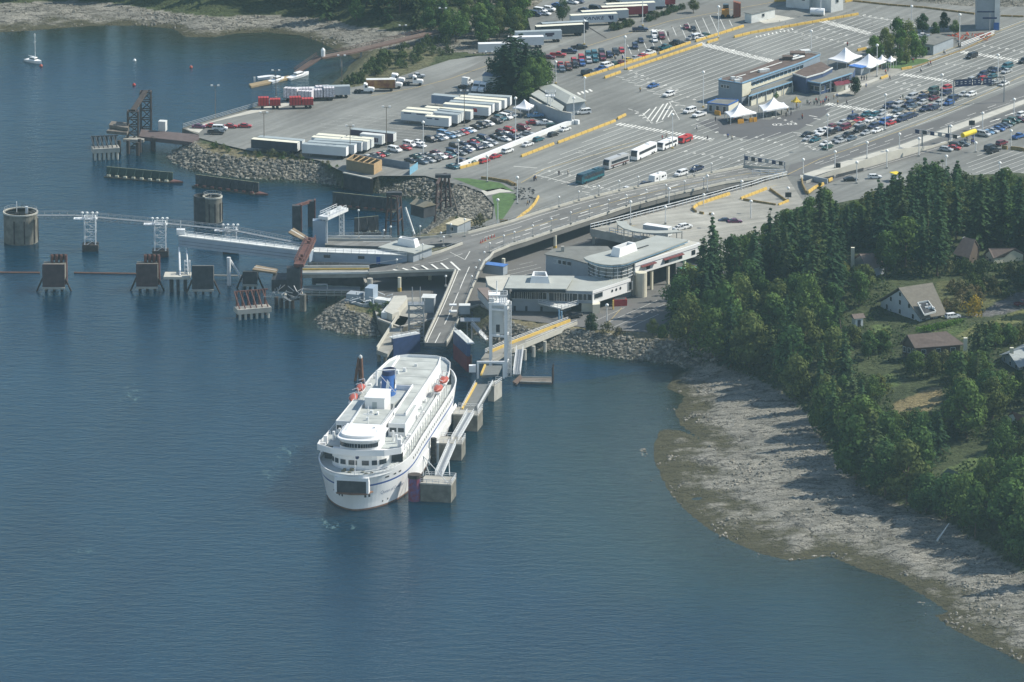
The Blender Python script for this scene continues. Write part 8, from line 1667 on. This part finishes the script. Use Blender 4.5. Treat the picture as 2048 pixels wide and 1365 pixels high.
# ---------------------------------------------------------------- houses in the wood
SHING=M('grey_brown_shingle',(.15,.14,.115),.9,var=.15,scale=1.2);SHINB=M('brown_shingle',(.145,.115,.10),.9,var=.15,scale=1.2);METR=M('grey_metal_roof',(.27,.30,.30),.5,var=.15,scale=1.)
def house(k,r0,r1,e0,e1,zr,ze,g,label,roof,wall,win=3,chim=None,nm='detached_house'):
 R0=atc(k,*r0,zr);R1=atc(k,*r1,zr);E0=atc(k,*e0,ze);E1=atc(k,*e1,ze);t=thing(nm,label,'house',((E0.x+R1.x)/2,(E0.y+R1.y)/2,g),'houses among the trees');B0=Vector((2*R0.x-E0.x,2*R0.y-E0.y,ze));B1=Vector((2*R1.x-E1.x,2*R1.y-E1.y,ze));th=Vector((0,0,.22));q=MB()
 q.add([R0,R1,E1,E0,R0-th,R1-th,E1-th,E0-th],[(3,2,1,0),(4,5,6,7),(3,7,6,2),(0,4,7,3),(2,6,5,1)]);q.add([R0,R1,B1,B0,R0-th,R1-th,B1-th,B0-th],[(0,1,2,3),(7,6,5,4),(2,6,7,3),(3,7,4,0),(1,5,6,2)]);rf=q.build('roof',roof,t)
 c=(E0+E1+B0+B1)/4;s_=.88;f=lambda v,z:(c.x+(v.x-c.x)*s_,c.y+(v.y-c.y)*s_,z);q=MB();lw=[f(E0,g-2),f(E1,g-2),f(B1,g-2),f(B0,g-2)];up=[f(E0,ze+.1),f(E1,ze+.1),f(B1,ze+.1),f(B0,ze+.1)];kr=s_*1.0;rr0=f(R0,zr-.8);rr1=f(R1,zr-.8)
 q.add(lw+up+[rr0,rr1],[(0,1,5,4),(1,2,6,9,5),(2,3,7,6),(3,0,4,8,7)]);q.build('wall',wall,t)
 winrow(t,Vector(lw[0]).to_2d(),Vector(lw[1]).to_2d(),g+.8,1.2,1.4,win);gb=[Vector(lw[3]).to_2d(),Vector(lw[0]).to_2d()];winrow(t,gb[0],gb[1],g+.8,1.4,1.1,3);
 if zr-g>7:winrow(t,gb[0].lerp(gb[1],.15),gb[0].lerp(gb[1],.85),g+3.6,1.4,1.1,3);winrow(t,gb[0].lerp(gb[1],.38),gb[0].lerp(gb[1],.62),g+6.2,1.2,1.1,1)
 if chim:p=atc(k,*chim,zr-1);q=MB();q.box((p.x,p.y,g+2),(1.1,1.1,zr-g-.6));q.build('chimney',CREAM,rf)
 return t,rf
t,rf=house('RR',(895,72),(1205,25),(1095,352),(1335,315),20.5,13.6,11.6,'white gabled house with a big grey roof and cut in terrace',SHING,M('house_white_wall',(.55,.58,.60),.8,var=.06))
q=MB();P_=[atc('RR',x,y,zz+.1)for x,y,zz in((1070,215,17.0),(1165,198,17.3),(1235,295,14.9),(1130,325,14.5))];q.add(P_,[(3,2,1,0)]);q.build('terrace_floor',DKST,rf);q=MB();q.wall([v-Vector((0,0,.1))for v in P_+P_[:1]],.5,.2);q.build('terrace_rim',WHITE2,rf)
q=MB();r_=random.Random(6)
for i in range(9):a=P_[0].lerp(P_[2],r_.uniform(.3,.8))+Vector((r_.uniform(-1.6,1.6),r_.uniform(-.8,.8),.1));q.box(a,(.6,.5,.6))
q.build('terrace_furniture',WHITE,rf)
house('RR',(975,500),(1330,468),(1045,622),(1500,588),17.5,14.0,11.2,'low brown roofed house with a cream chimney at its right end',SHINB,M('brown_wall',(.10,.07,.05),.8),3,(1505,600))
house('X',(395,338),(560,330),(312,395),(450,440),19.,15.5,12.5,'small brown roofed house with a cream chimney among firs',SHINB,PALEW,2,(328,355));house('X',(1440,172),(1560,198),(1330,345),(1500,385),19.5,15,12.,'dark brown roofed house half hidden by a fir',SHINB,M('umber_wall',(.09,.07,.055),.8),2)
house('X',(1690,285),(1960,282),(1640,345),(2070,352),17,14.5,12.,'long low brown roofed house at the right edge',SHINB,CREAM,3);house('RR',(1900,668),(2180,560),(1990,800),(2290,700),16,13.5,11.3,'pale house with a streaked grey metal roof at the right edge',METR,PALEW,3,(1925,690))
house('BE',(1090,1095),(1190,1135),(1030,1150),(1140,1168),13.5,11.5,9.5,'tiny white chalet in the trees above the lower beach',M('mossy_roof',(.10,.13,.09),.9),WHITE2,1);house('BE',(1640,610),(1760,655),(1600,640),(1740,690),15.5,13.5,11,'red brown roof with a white gable at the far right edge',M('red_brown_roof',(.17,.08,.06),.9),WHITE,1)
shed('garden_hut','tiny white garden hut with a brown roof left of the gabled house','hut','X',(352,1078),(432,1070),2.6,11.2,13.9,WHITE,SHINB,over=.6,pitch=1.0,door=True)
# ---------------------------------------------------------------- lamps, barriers, signs, people
def lamp(k,xb,yb,xt,yt,where,z=None,style=0):
 px,py=cp(k,xb,yb);qx,qy=cp(k,xt,yt);p=G(px,py)if z is None else at(px,py,z);H=max(2.5,hz(px,py,p.z,qy)-p.z)
 t=thing('street_lamp',where,'street lamp',p,['white street lamps of the lots','slim dark lamps along the overpass','dark floodlight poles'][style]);q=MB();r=(.17,.09,.14)[style];q.tube(p,p+Vector((0,0,H)),r,r*.7,n=6);q.build('post',(STEELW,STEELG,TIMBER)[style],t)
 if style<2:q=MB();R_=.55 if style==0 else .36;q.lathe([(.05,-R_),(R_*.8,-R_*.6),(R_,0),(R_*.8,R_*.6),(.05,R_)],p+Vector((0,0,H)),8);q.build('globe',LAMPW,t,smooth=True)
 else:
  q=MB();q.box(p+Vector((0,0,H)),(2.4,.2,.15));q.build('arm',TIMBER,t)
  for s_ in(-1,1):q=MB();q.box(p+Vector((s_*1.1,0,H+.1)),(.7,.5,.4));q.build('floodlight',LAMPW,t)
 q=MB();q.box(p,(.7,.7,.5));q.build('footing',YEL if style==0 and k in('A3','T4')else CONC,t)
LP_={'in the car lot':[('A',1000,715,990,240),('A',1480,850,1475,490),('A',1875,1055,1865,705),('B',895,740,873,115),('B',1690,450,1678,115),('A3',660,810,658,610)],'in the upper lots':[('A3',435,655,435,485),('A3',975,545,972,290),('A3',1112,205,1108,-20),('A3',657,350,653,165),('A3',1703,300,1697,55),('A3',1585,840,1575,565),('A3',1345,1160,1343,895),('A4',528,120,526,-40)],'beside the cafeteria lanes':[('A4',1207,200,1205,50),('A4',1565,350,1565,112),('A4',457,380,455,235),('A4',948,575,943,340)],'beside the queued cars':[('A4',1432,825,1431,562),('A4',1852,640,1850,415),('A4',1010,975,1007,712),('A4',578,1125,574,862)],'along the exit road':[('A4',1738,975,1737,848),('A4',1972,880,1970,745),('A4',1500,1070,1498,945),('A4',1950,1110,1950,980),('A4',1262,1170,1262,1037),('A4',1116,1130,1115,1005),('A4',874,1190,872,1068),('A4',635,1260,634,1137),('A4',397,1308,397,1195),('A4',1022,1260,1021,1130),('A4',1467,1280,1467,1170),('A4',1866,1308,1865,1220),('A4',1687,1140,1686,1070),('O',1493,560,1490,290)],'around the park and yard':[('Z',135,305,130,100),('L',1508,790,1497,450),('Z',834,1252,833,1095),('Z',1588,390,1587,235),('Z',1885,245,1885,130)]}
for wh,L_ in LP_.items():
 for i,a in enumerate(sorted(L_,key=lambda a:cp(*a[:3])[0])):lamp(*a,f'tall white lamp post {wh}, {ordn(i)} from the left')
DKL=[('Z',1018,465,1018,290,8.6),('Z',1318,320,1318,187,7.6),('Z',1290,460,1290,330,7.9),('Z',1617,210,1617,88,6.8),('Z',1957,430,1957,285,5.6),('Z',1658,500,1657,385,6.6),('O',137,970,137,790,5.6),('O',617,770,617,620,5.2)]
for i,a in enumerate(sorted(DKL,key=lambda a:cp(*a[:3])[0])):lamp(*a[:5],f'white lamp post on the parking deck, {ordn(i)} from the left',z=a[5])
OVL=[(460,330,463,252),(615,280,618,210),(770,240,771,165),(930,205,932,128),(1078,170,1079,95),(1515,90,1516,20),(1650,62,1652,-8),(255,560,257,475),(400,515,398,422),(552,460,548,372),(697,405,695,325),(848,370,847,275),(985,320,985,238),(1140,290,1140,197),(1295,255,1296,160),(1440,220,1440,130),(1588,190,1586,105),(112,600,110,525)]
for i,a in enumerate(sorted(OVL)):px=cp('Z',a[0],a[1])[0];lamp('Z',*a,f'slim lamp with a small globe on the overpass, {ordn(i)} from the left',z=zo(px)+.7,style=1)
RPL_=[('W',1145,810,1145,740),('W',1158,725,1158,668),('W',1348,735,1348,622),('W',1510,640,1512,563),('W',1490,595,1491,530),('W',1870,685,1872,613),('W',1828,760,1828,682),('W',1790,830,1790,745),('W',1762,900,1762,802),('W',1730,960,1730,870),('W',1980,640,1981,553),('W',1045,572,1045,525),('W',1098,570,1098,483),('W',1272,575,1272,535),('W',1327,575,1327,480),('W',1675,560,1675,425),('W',1568,560,1568,465),('W',848,575,848,355),('W',1528,950,1528,868)]
for i,a in enumerate(sorted(RPL_,key=lambda a:a[1])):lamp(*a,f'small globe lamp at the overpass fork and ramps, {ordn(i)} from the left',z=9.8,style=1)
DPL=[('Y',1680,925,1668,675),('T1',395,430,380,20),('T1',215,1200,190,660),('T1',1520,1310,1505,860),('A2',1065,1150,1060,840),('A2',1672,985,1665,715),('A2',1865,550,1855,412),('A2',715,640,710,440),('A2',1505,235,1502,70),('A2',1192,260,1188,212)]
for i,a in enumerate(sorted(DPL,key=lambda a:cp(*a[:3])[0])):lamp(*a,f'thin dark pole around the truck lots and jetty, {ordn(i)} from the left',style=2,z=4.6 if a[0]=='A2' and a[1]in(1505,1192)else 5.)
# barriers
def barrier(k,pts,where,m=YEL,h=.85,w=.6,nm='yellow_barrier',z=5.,grp='yellow concrete barriers',seg=3.6,zz=None):
 P=[atc(k,x,y,(z if zz is None else zd(cp(k,x,y)[0])+.0))for x,y in pts];t=thing(nm,where,'barrier',P[0],grp);q=MB()
 for a,b in zip(P,P[1:]):
  L_=(b-a).length;n_=max(1,round(L_/seg));d=(b-a)/n_
  for i in range(n_):u=a+d*i+d*.03;v=a+d*(i+1)-d*.03;q.beam(u+Vector((0,0,h*.3)),v+Vector((0,0,h*.3)),w,h*.6);q.beam(u+Vector((0,0,h*.78)),v+Vector((0,0,h*.78)),w*.6,h*.4)
 q.build('blocks',m,t)
DY=M('dull_yellow_kerb',(.26,.19,.08),.8,var=.3,scale=1.)
for k,pts,l_ in[('A3',[(650,610),(1220,430)],'long yellow barrier at the left edge of the wide lanes'),('A3',[(1240,425),(1485,340)],'yellow barrier beside the teal pickup in the upper lot'),('A3',[(815,615),(940,570)],'short yellow barrier left of the lamp at the wide lanes'),('A3',[(990,548),(1575,355)],'longest yellow barrier running up to the crosswalk'),('A3',[(1525,330),(1900,212)],'yellow barrier above the upper crosswalk'),('A3',[(1615,340),(1700,315)],'short yellow barrier right of the upper crosswalk'),('A4',[(-120,285),(0,255),(810,113)],'very long yellow barrier below the white site trailer'),('A3',[(165,1228),(420,1130)],'yellow barrier nearest the parked white car line'),('A3',[(450,1122),(900,950)],'long yellow barrier below the gatehouse'),('A3',[(915,935),(980,903)],'short yellow barrier end near the striped triangle'),('A2',[(1635,1320),(1785,1280)],'yellow barrier under the left end of the white wall'),('A4',[(180,15),(270,10)],'yellow barrier left of the workshop'),('A4',[(710,20),(765,10)],'tiny yellow barrier right of the workshop'),('A4',[(800,385),(870,370)],'yellow barrier behind the largest tent'),('A4',[(1130,525),(1210,512)],'yellow kerb end near the garden trees'),('A4',[(975,595),(1030,575)],'yellow barrier at the end of the kiosk pavement')]:barrier(k,pts,l_)
barrier('Z',[(125,440),(170,400),(225,360),(270,310),(300,255)],'curved yellow barrier around the bicycle corner of the park');barrier('Z',[(0,130),(60,135),(105,155),(125,165)],'dull yellow kerb along the top of the park lawn',DY);barrier('L',[(1290,180),(1450,195),(1640,235),(1710,270)],'dull yellow kerb between lawn and lot',DY);barrier('L',[(1530,745),(1640,745)],'yellow striped box barrier at the overpass gate',DY,h=1.2)
barrier('A4',[(770,12),(1040,42),(1300,62),(1680,110)],'long dull kerb beside the top edge road',DY,h=.6);barrier('A4',[(1870,125),(2048,130)],'dull kerb right of the pale tower',DY,h=.6);barrier('A4',[(1210,512),(1440,428),(1600,372),(1830,260)],'thin yellow kerb along the garden side of the lanes',DY,h=.3)
for pts,l_ in[([(1505,350),(1540,320),(1640,285),(1790,235)],'yellow block barrier on the deck, upper left group'),([(1500,352),(1530,378)],'short dull block barrier turning the deck corner'),([(1555,385),(1590,392)],'dull block on the deck left of a gap'),([(1630,395),(1670,402)],'dull block on the deck right of a gap')]:barrier('Z',pts,l_,YEL if 'yellow' in l_ else DY,zz=1,seg=2.4,h=1.)
for pts,l_ in[([(10,770),(190,700),(340,640)],'yellow barrier forming the top side of the deck island'),([(385,650),(590,800)],'dull barrier forming the right side of the deck island'),([(620,800),(490,855)],'yellow barrier at the lower right tip of the deck island'),([(40,785),(460,855)],'dull barrier forming the lower side of the deck island'),([(790,515),(800,590),(850,690)],'dull barrier running down from the grey wall'),([(870,690),(960,625),(1070,580)],'yellow barrier above the tall fir tops'),([(1130,540),(1180,515)],'short bright barrier at the end of the grey wall')]:barrier('O',pts,l_,YEL if 'dull' not in l_ else DY,zz=1,seg=2.4,h=1.)
barrier('F',[(1640,815),(1740,832)],'short dull block beside the black vans',DY,h=1.2);barrier('F',[(1800,835),(1960,850),(2060,872)],'dull block barrier at the right edge of the lower lot',DY,h=1.2)
WBR=thing('white_barrier_wall','long white painted wall between the car lot and the lanes','wall',atc('B',900,760,5.));q=MB();w=[atc('B',x,y,5.)for x,y in((122,1068),(500,915),(900,752),(1300,600),(1560,500),(1690,462),(1760,470))];q.wall(w,1.35,1.1);q.build('wall',WHITE,WBR)
LW_=thing('ramp_retaining_wall','pale concrete retaining wall beside the sunken exit ramp','wall',at(1740,335,5.));q=MB();W_=[(1612,367,.7),(1680,350,2.2),(1760,328,3.1),(1810,313,2.8),(1862,297,.8),(1905,284,.6)]
for(x0,y0,h0),(x1,y1,h1)in zip(W_,W_[1:]):a=at(x0,y0,5.);b=at(x1,y1,5.);n_=Vector((0,.4,0));q.add([a,b,b+n_,a+n_]+[v+Vector((0,0,h))for v,h in((a,h0),(b,h1),(b+n_,h1),(a+n_,h0))],[(3,2,1,0),(4,5,6,7),(0,1,5,4),(1,2,6,5),(2,3,7,6),(3,0,4,7)])
q.build('wall',CONCL,LW_);q=MB();
for a,b in(((1645,357.5),(1668,352)),((1672,351),(1727,337))):q.beam(at(*a,5.9)+Vector((0,-.05,-.3)),at(*b,5.9)+Vector((0,-.05,-.3)),.06,1.0)
q.build('recess_shade_strips',DKST,LW_)  # dark strips laid on the wall paint the shade of recesses
GWL=thing('grey_end_wall','short grey wall closing the deck corner','wall',at(1630,360,5.));q=MB();q.wall([at(1607,359,5.05),at(1655,368,5.05)],1.6,.4);q.build('wall',PALEW,GWL)
FN=thing('white_guard_fence','white railed guard fence in front of the pale tower','fence',atc('A4',1700,300,5.));q=MB();q.rail([atc('A4',1575,358,5.),atc('A4',1825,262,5.)],1.6,.12,2.4,rows=3);q.build('railing',WHITE,FN)
FN=thing('white_deck_fence','white railing closing the top corner of the deck road','fence',atc('O',350,460,5.2));q=MB();q.rail([atc('O',155,465,5.3),atc('O',570,455,5.1)],2.,.13,2.2,rows=3);q.build('railing',WHITE,FN)
KP=thing('kiosk_pavement','pale raised kerb strip in front of the kiosks','pavement',atc('H',900,900,5.));KP['kind']='structure';q=MB();q.slab([atc('H',x,y,5.14)for x,y in((520,1025),(560,1045),(1260,775),(1230,745))],.14);q.build('kerb',CONCL,KP)
q=MB();q.add([at(x,y,5.02)for x,y in((1652,185),(1740,130),(1800,105),(1880,100),(1850,122),(1760,165),(1700,190))][::-1],[tuple(range(7))]);struct('garden_paving',q,DKCONC);q=MB();q.add([at(x,y,5.05)for x,y in((1802,138),(1735,134),(1755,118),(1850,118),(1862,122))][::-1],[tuple(range(5))]);struct('garden_lawn',q,MATS['mown_grass'])
# sign gantries
def sgantry(k,legs,top,panels,label,z=5.,ph=1.9):
 P=[atc(k,x,y,z)for x,y in legs];px,py=cp(k,*legs[0]);Ht=hz(px,py,z,cp(k,0,top)[1])-z;t=thing('sign_gantry',label,'sign',(P[0]+P[-1])/2,'sign gantries over the lanes');q=MB()
 for p in P:q.box(p,(.35,.35,Ht))
 q.build('post',STEELG,t);a,b=P[0]+Vector((0,0,Ht)),P[-1]+Vector((0,0,Ht));return t,a,b,Ht
t,a,b,Ht=sgantry('E',[(935,962),(1730,905)],560,0,'largest gantry with navy sign boards over the queued cars')
q=MB();q.beam(a,b,.3,.3);q.beam(a-Vector((0,0,2.2)),b-Vector((0,0,2.2)),.3,.3);[q.tube(a.lerp(b,i/12),a.lerp(b,(i+1)/12)-Vector((0,0,2.2)),.08,n=4)for i in range(12)];q.build('truss',DKST,t)
for u0,u1 in((.03,.36),(.38,.54),(.58,.75)):
 q=MB();c0=a.lerp(b,u0)+Vector((0,-.35,-1.1));c1=a.lerp(b,u1)+Vector((0,-.35,-1.1));q.beam(c0,c1,.12,2.3);o=q.build('sign_board',NAVY,t);q=MB();n_=max(2,int((u1-u0)*14))
 for j in range(n_):v=c0.lerp(c1,(j+.25)/n_)+Vector((0,-.09,.5));w=c0.lerp(c1,(j+.7)/n_)+Vector((0,-.09,.5));q.beam(v,w,.04,.22);q.beam(v-Vector((0,0,.7)),w-Vector((0,0,.7)),.04,.16)
 q.build('sign_text',WHITE2,o)
for lab,A_,B_,zt,legs in(('cantilever gantry of small sign boards over the exit road',('F',5,455),('F',850,570),11.,[('F',150,800),('F',640,700)]),('low gantry of small sign boards at the overpass head',('O',45,205),('O',575,285),9.4,[('O',570,440),('O',60,345)])):
 a=atc(*A_,zt);b=atc(*B_,zt);t=thing('sign_gantry',lab,'sign',atc(*legs[0],5.),'sign gantries over the lanes');q=MB();q.beam(a,b,.25,.25);q.beam(a-Vector((0,0,1.2)),b-Vector((0,0,1.2)),.2,.2);q.build('truss',STEELG,t)
 for l_ in legs:q=MB();p=atc(*l_,5.);q.box(p,(.4,.4,zt-5.2));q.build('post',STEELG,t)
 for i in range(6):q=MB();q.beam(a.lerp(b,i/6+.02)+Vector((0,-.2,-.6)),a.lerp(b,i/6+.11)+Vector((0,-.2,-.6)),.1,1.3);q.build('sign_board',(NAVY,DKST,NAVY,STEELG)[i%4],t)
YC=thing('yellow_canopy','bright yellow barrel canopy over the bus stop','canopy',atc('F',1020,640,5.));a=atc('F',905,570,7.8);b=atc('F',1135,490,7.8);q=MB();q.tube(a,b,.85,n=10);q.build('yellow_roof',M('yellow_plastic',(.70,.55,.03),.5),YC)
for u in(.05,.5,.95):q=MB();v=a.lerp(b,u);q.tube((v.x,v.y,5),(v.x,v.y,7.2),.1,n=5);q.build('post',STEELW,YC)
for k,x,y,l_ in(('O',2010,520,'small yellow booth roof at the edge of the fir tops'),('T4',0,0,'')):
 if l_:shed('yellow_booth',l_,'booth','O',(1990,545),(2060,535),3,5,7.6,WHITE2,MATS['yellow_plastic'])
for k,x,y,xt,yt,m_,l_ in(('F',1075,470,1075,280,0,'grey double sign board beside the yellow canopy'),('O',617,790,617,665,0,'banner pair on the lamp above the deck island'),('O',1247,360,1247,290,0,'square dark sign on the exit ramp wall'),('A4',1790,245,1790,105,0,'tall T shaped sign in front of the pale tower')):
 p=atc(k,x,y,5.);px,py=cp(k,x,y);Hh=hz(px,py,5.,cp(k,0,yt)[1])-5;t=thing('sign_post',l_,'sign',p,None);q=MB();q.tube(p,p+Vector((0,0,Hh)),.14,n=6);q.build('post',STEELG,t);q=MB();q.box(p+Vector((0,-.15,Hh-1.8)),(2.0 if 'T shaped' not in l_ else 5,.12,1.6 if 'T shaped' not in l_ else .6));q.build('board',DKST if 'T shaped' not in l_ else NAVY,t)
CR_=thing('red_play_frames','red metal frames beside the pale tower','machinery',atc('A4',1650,300,5.));q=MB();r_=random.Random(3)
for i in range(34):a=atc('A4',r_.uniform(1510,1780),0,5.);a=atc('A4',r_.uniform(1515,1790),300-r_.uniform(0,45),5.+r_.uniform(0,1));q.beam(a,a+Vector((r_.uniform(-2,2),r_.uniform(-2,2),r_.uniform(.2,.9))),.25,.25)
q.build('frames',M('red_orange_steel',(.42,.08,.04),.6,var=.3),CR_)
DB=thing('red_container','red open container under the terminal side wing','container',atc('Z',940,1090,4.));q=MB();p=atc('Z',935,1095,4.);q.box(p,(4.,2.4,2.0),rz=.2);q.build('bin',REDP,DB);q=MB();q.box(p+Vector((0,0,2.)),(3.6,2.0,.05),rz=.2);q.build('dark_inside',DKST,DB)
shed('blue_tarp_shelter','bright blue tarpaulin roof beside the ramp bend','shelter','W',(1815,845),(1975,865),3,6,8.8,PALEW,MATS['blue_tarp'],over=.2)
shed('dome_shelter','grey shelter with a green roof behind the terminal columns','shelter','Z',(1450,935),(1560,925),8,4,7.5,PALEW,M('green_roof',(.12,.35,.24),.7),pitch=.8)
for i,(x,y)in enumerate([(1170,1072),(1195,1082),(1215,1075)]):pass
# orange and white crowd barricades near tents
for i,(k,x0,y0,x1,y1)in enumerate([('G',570,1275,665,1262),('G',745,1252,800,1246),('G',808,1246,862,1238),('G',220,1130,310,1150)]):barrier(k,[(x0,y0),(x1,y1)],f'orange barricade in front of the left tent, {ordn(i)} of four',M('orange_board',(.55,.28,.03),.7),h=1.5,w=.4,nm='orange_barricade',grp='orange barricades by the tents',seg=9)
# bicycles and scooters rack, tanks
BR_=thing('bicycle_cluster','dense row of parked bicycles and scooters at the park corner','bicycles',atc('Z',200,240,5.));BR_['kind']='stuff';q=MB();r_=random.Random(4)
for i in range(60):a=atc('Z',120+r_.uniform(0,140),285-r_.uniform(0,100),5.05);q.beam(a+Vector((0,0,.4)),a+Vector((r_.uniform(-1,1),r_.uniform(-.6,.6),r_.uniform(.3,.7))),.14,.3)
q.build('frames',DKST,BR_)
# ---- people: one skinned figure in two poses
def figure(seed,stride):
 j=[(0,0,.92),(0,0,1.15),(0,0,1.38),(0,0,1.5),(0,.02,1.66),(.1,0,.9),(.11,stride,.5),(.12,stride*1.5-.04,.07),(.12,stride*1.5+.12,.04),(-.1,0,.9),(-.11,-stride,.5),(-.12,-stride*1.6,.1),(-.12,-stride*1.6+.14,.05),(.19,0,1.4),(.25,-stride*.8,1.12),(.24,-stride+.12,.86),(-.19,0,1.4),(-.25,stride*.8,1.12),(-.24,stride+.14,.88)]
 ed=[(0,1),(1,2),(2,3),(3,4),(0,5),(5,6),(6,7),(7,8),(0,9),(9,10),(10,11),(11,12),(2,13),(13,14),(14,15),(2,16),(16,17),(17,18)];rad=[.14,.13,.15,.06,.1,.1,.07,.045,.04,.1,.07,.045,.04,.065,.05,.035,.065,.05,.035]
 me=bpy.data.meshes.new('person');me.from_pydata(j,ed,[]);o=bpy.data.objects.new('tmp',me);C.objects.link(o);m=o.modifiers.new('s','SKIN');sv=me.skin_vertices[0].data
 for i,r in enumerate(rad):sv[i].radius=(r,r*.85)
 sv[0].use_root=True;s_=o.modifiers.new('b','SUBSURF');s_.levels=1;me2=bpy.data.meshes.new_from_object(o.evaluated_get(bpy.context.evaluated_depsgraph_get()));bpy.data.objects.remove(o)
 t=thing('proto_person','x','person');me2.materials.clear();me2.materials.append(SKIN);b=bpy.data.objects.new('body',me2);C.objects.link(b);b.parent=t;ORG['body']=(0,0,0);me2.name='body'
 q=MB();q.lathe([(.17,.88),(.175,1.1),(.215,1.36),(.16,1.46),(.07,1.5)],(0,0,0),10);
 for x in(.2,-.2):q.tube((x,0,1.42),(x*1.25,(-stride if x>0 else stride)*.8,1.12),.09,.07,n=6)
 q.build('shirt',CLOTH,t);q=MB()
 for x,s2 in((.1,1),(-.1,-1)):q.tube((x,0,.93),(x*1.1,stride*s2,.5),.13,.1,n=7);q.tube((x*1.1,stride*s2,.52),(x*1.2,stride*s2*1.5,.1),.1,.07,n=7)
 q.build('trousers',M('dark_trousers',(.04,.045,.07),.9),t);q=MB();q.lathe([(.09,1.62),(.125,1.68),(.12,1.75),(.06,1.81),(.01,1.82)],(0,-.01,0),8);q.build('hair',HAIR,t);return t
PE=[figure(1,.0),figure(2,.2)];SH=[(.7,.7,.7),(.03,.03,.04),(.4,.05,.05),(.06,.12,.35),(.55,.5,.4),(.2,.25,.2),(.45,.3,.1)];SN=['white','black','red','blue','beige','grey green','ochre']
PG={'crossing the upper wide lanes':[('C',1140,825),('G',1690,1180-900)],'near the striped triangle and crosswalk':[('A3',1535,1015),('A3',1265,1095),('A3',1298,1080),('A3',1617,1100),('A3',1778,1080),('A3',1810,1095)],'around the white tents':[('G',430,1275),('G',520,1250),('G',540,1235),('G',235,1240),('G',765,1215),('G',1305,1170),('G',1380,1150),('G',1550,1190),('G',600,1245),('G',640,1230),('G',1100,1150),('G',1235,1140),('G',985,1180),('G',1330,1110)],'in front of the cafeteria':[('D',270,150),('D',410,125),('D',455,110),('D',605,110),('D',570,95),('D',690,80),('D',740,50),('D',485,170),('D',520,160),('D',380,160),('D',320,150),('D',300,165),('D',550,130),('D',430,160),('D',750,160),('D',893,160),('D',985,320),('D',195,385),('D',100,215),('D',130,220)],'beside the kiosks and blue awning':[('H',745,265),('H',1345,700),('H',1385,660),('H',1415,790),('H',1360,710),('H',1260,620),('H',1050,790),('H',1010,800),('H',970,800),('H',1905,665),('H',1040,920),('H',1450,560),('H',1300,630),('H',680,960)],'by the garden kerb':[('E',100,860),('E',140,860),('E',785,150),('E',800,155),('E',1020,40),('E',1050,45),('E',540,335),('E',575,325),('E',425,430),('E',180,240),('E',300,285)],'by the park corner':[('Z',265,130),('Z',280,125),('Z',272,120),('Z',460,85),('Z',530,80),('Z',230,300),('Z',215,320)],'by the bus canopy':[('F',1075,715),('F',1110,745),('F',1100,665),('F',1080,740),('F',985,640),('F',1020,630)],'among the upper lot pickups':[('C',848,450),('C',862,455),('C',940,455),('C',1460,205),('C',1455,185)]}
for wh,L_ in PG.items():
 pz=sorted(((cp(*a)[0],a)for a in L_),key=lambda t:t[0])
 for i,(u,a)in enumerate(pz):
  p=atc(*a,5.);c=rnd.randrange(7);o=dup(rnd.choice(PE),(p.x,p.y,5.02),rnd.uniform(0,6.28),f'person in a {SN[c]} top {wh}, {ordn(i)} from the left','people around the terminal',color=SH[c],colored=('shirt',),cat='person');o.name='person'
for t in PE:drop(t)
# wake and foam streaks on the water are part of the sea; cones on the overpass
for i,(x,y)in enumerate([(1800,610),(1815,602),(1835,592),(1860,578),(1885,568),(1905,562)]):
 p=atc('W',x,y,9.85);t=thing('traffic_cone',f'orange traffic cone on the overpass fork, {ordn(i)} from the left','cone',p,'traffic cones on the overpass');q=MB();q.lathe([(.38,0),(.38,.06),(.2,.06),(.05,1.0)],p,8);q.build('cone',LBO,t)
for k_ in list(CARS):drop(CARS[k_])
# ---------------------------------------------------------------- air
hb=MB();hb.box((0,2000,-11),(2600,8200,700+11));hz_m=bpy.data.materials.new('haze');hz_m.use_nodes=True
nn=hz_m.node_tree;nn.nodes.clear();ho=nn.nodes.new('ShaderNodeOutputMaterial');pv=nn.nodes.new('ShaderNodeVolumePrincipled')
pv.inputs['Color'].default_value=(.56,.84,.97,1);pv.inputs['Density'].default_value=HAZE;pv.inputs['Anisotropy'].default_value=.0
nn.links.new(pv.outputs[0],ho.inputs['Volume'])
hob=hb.build('haze',hz_m);tag(hob,kind='stuff')
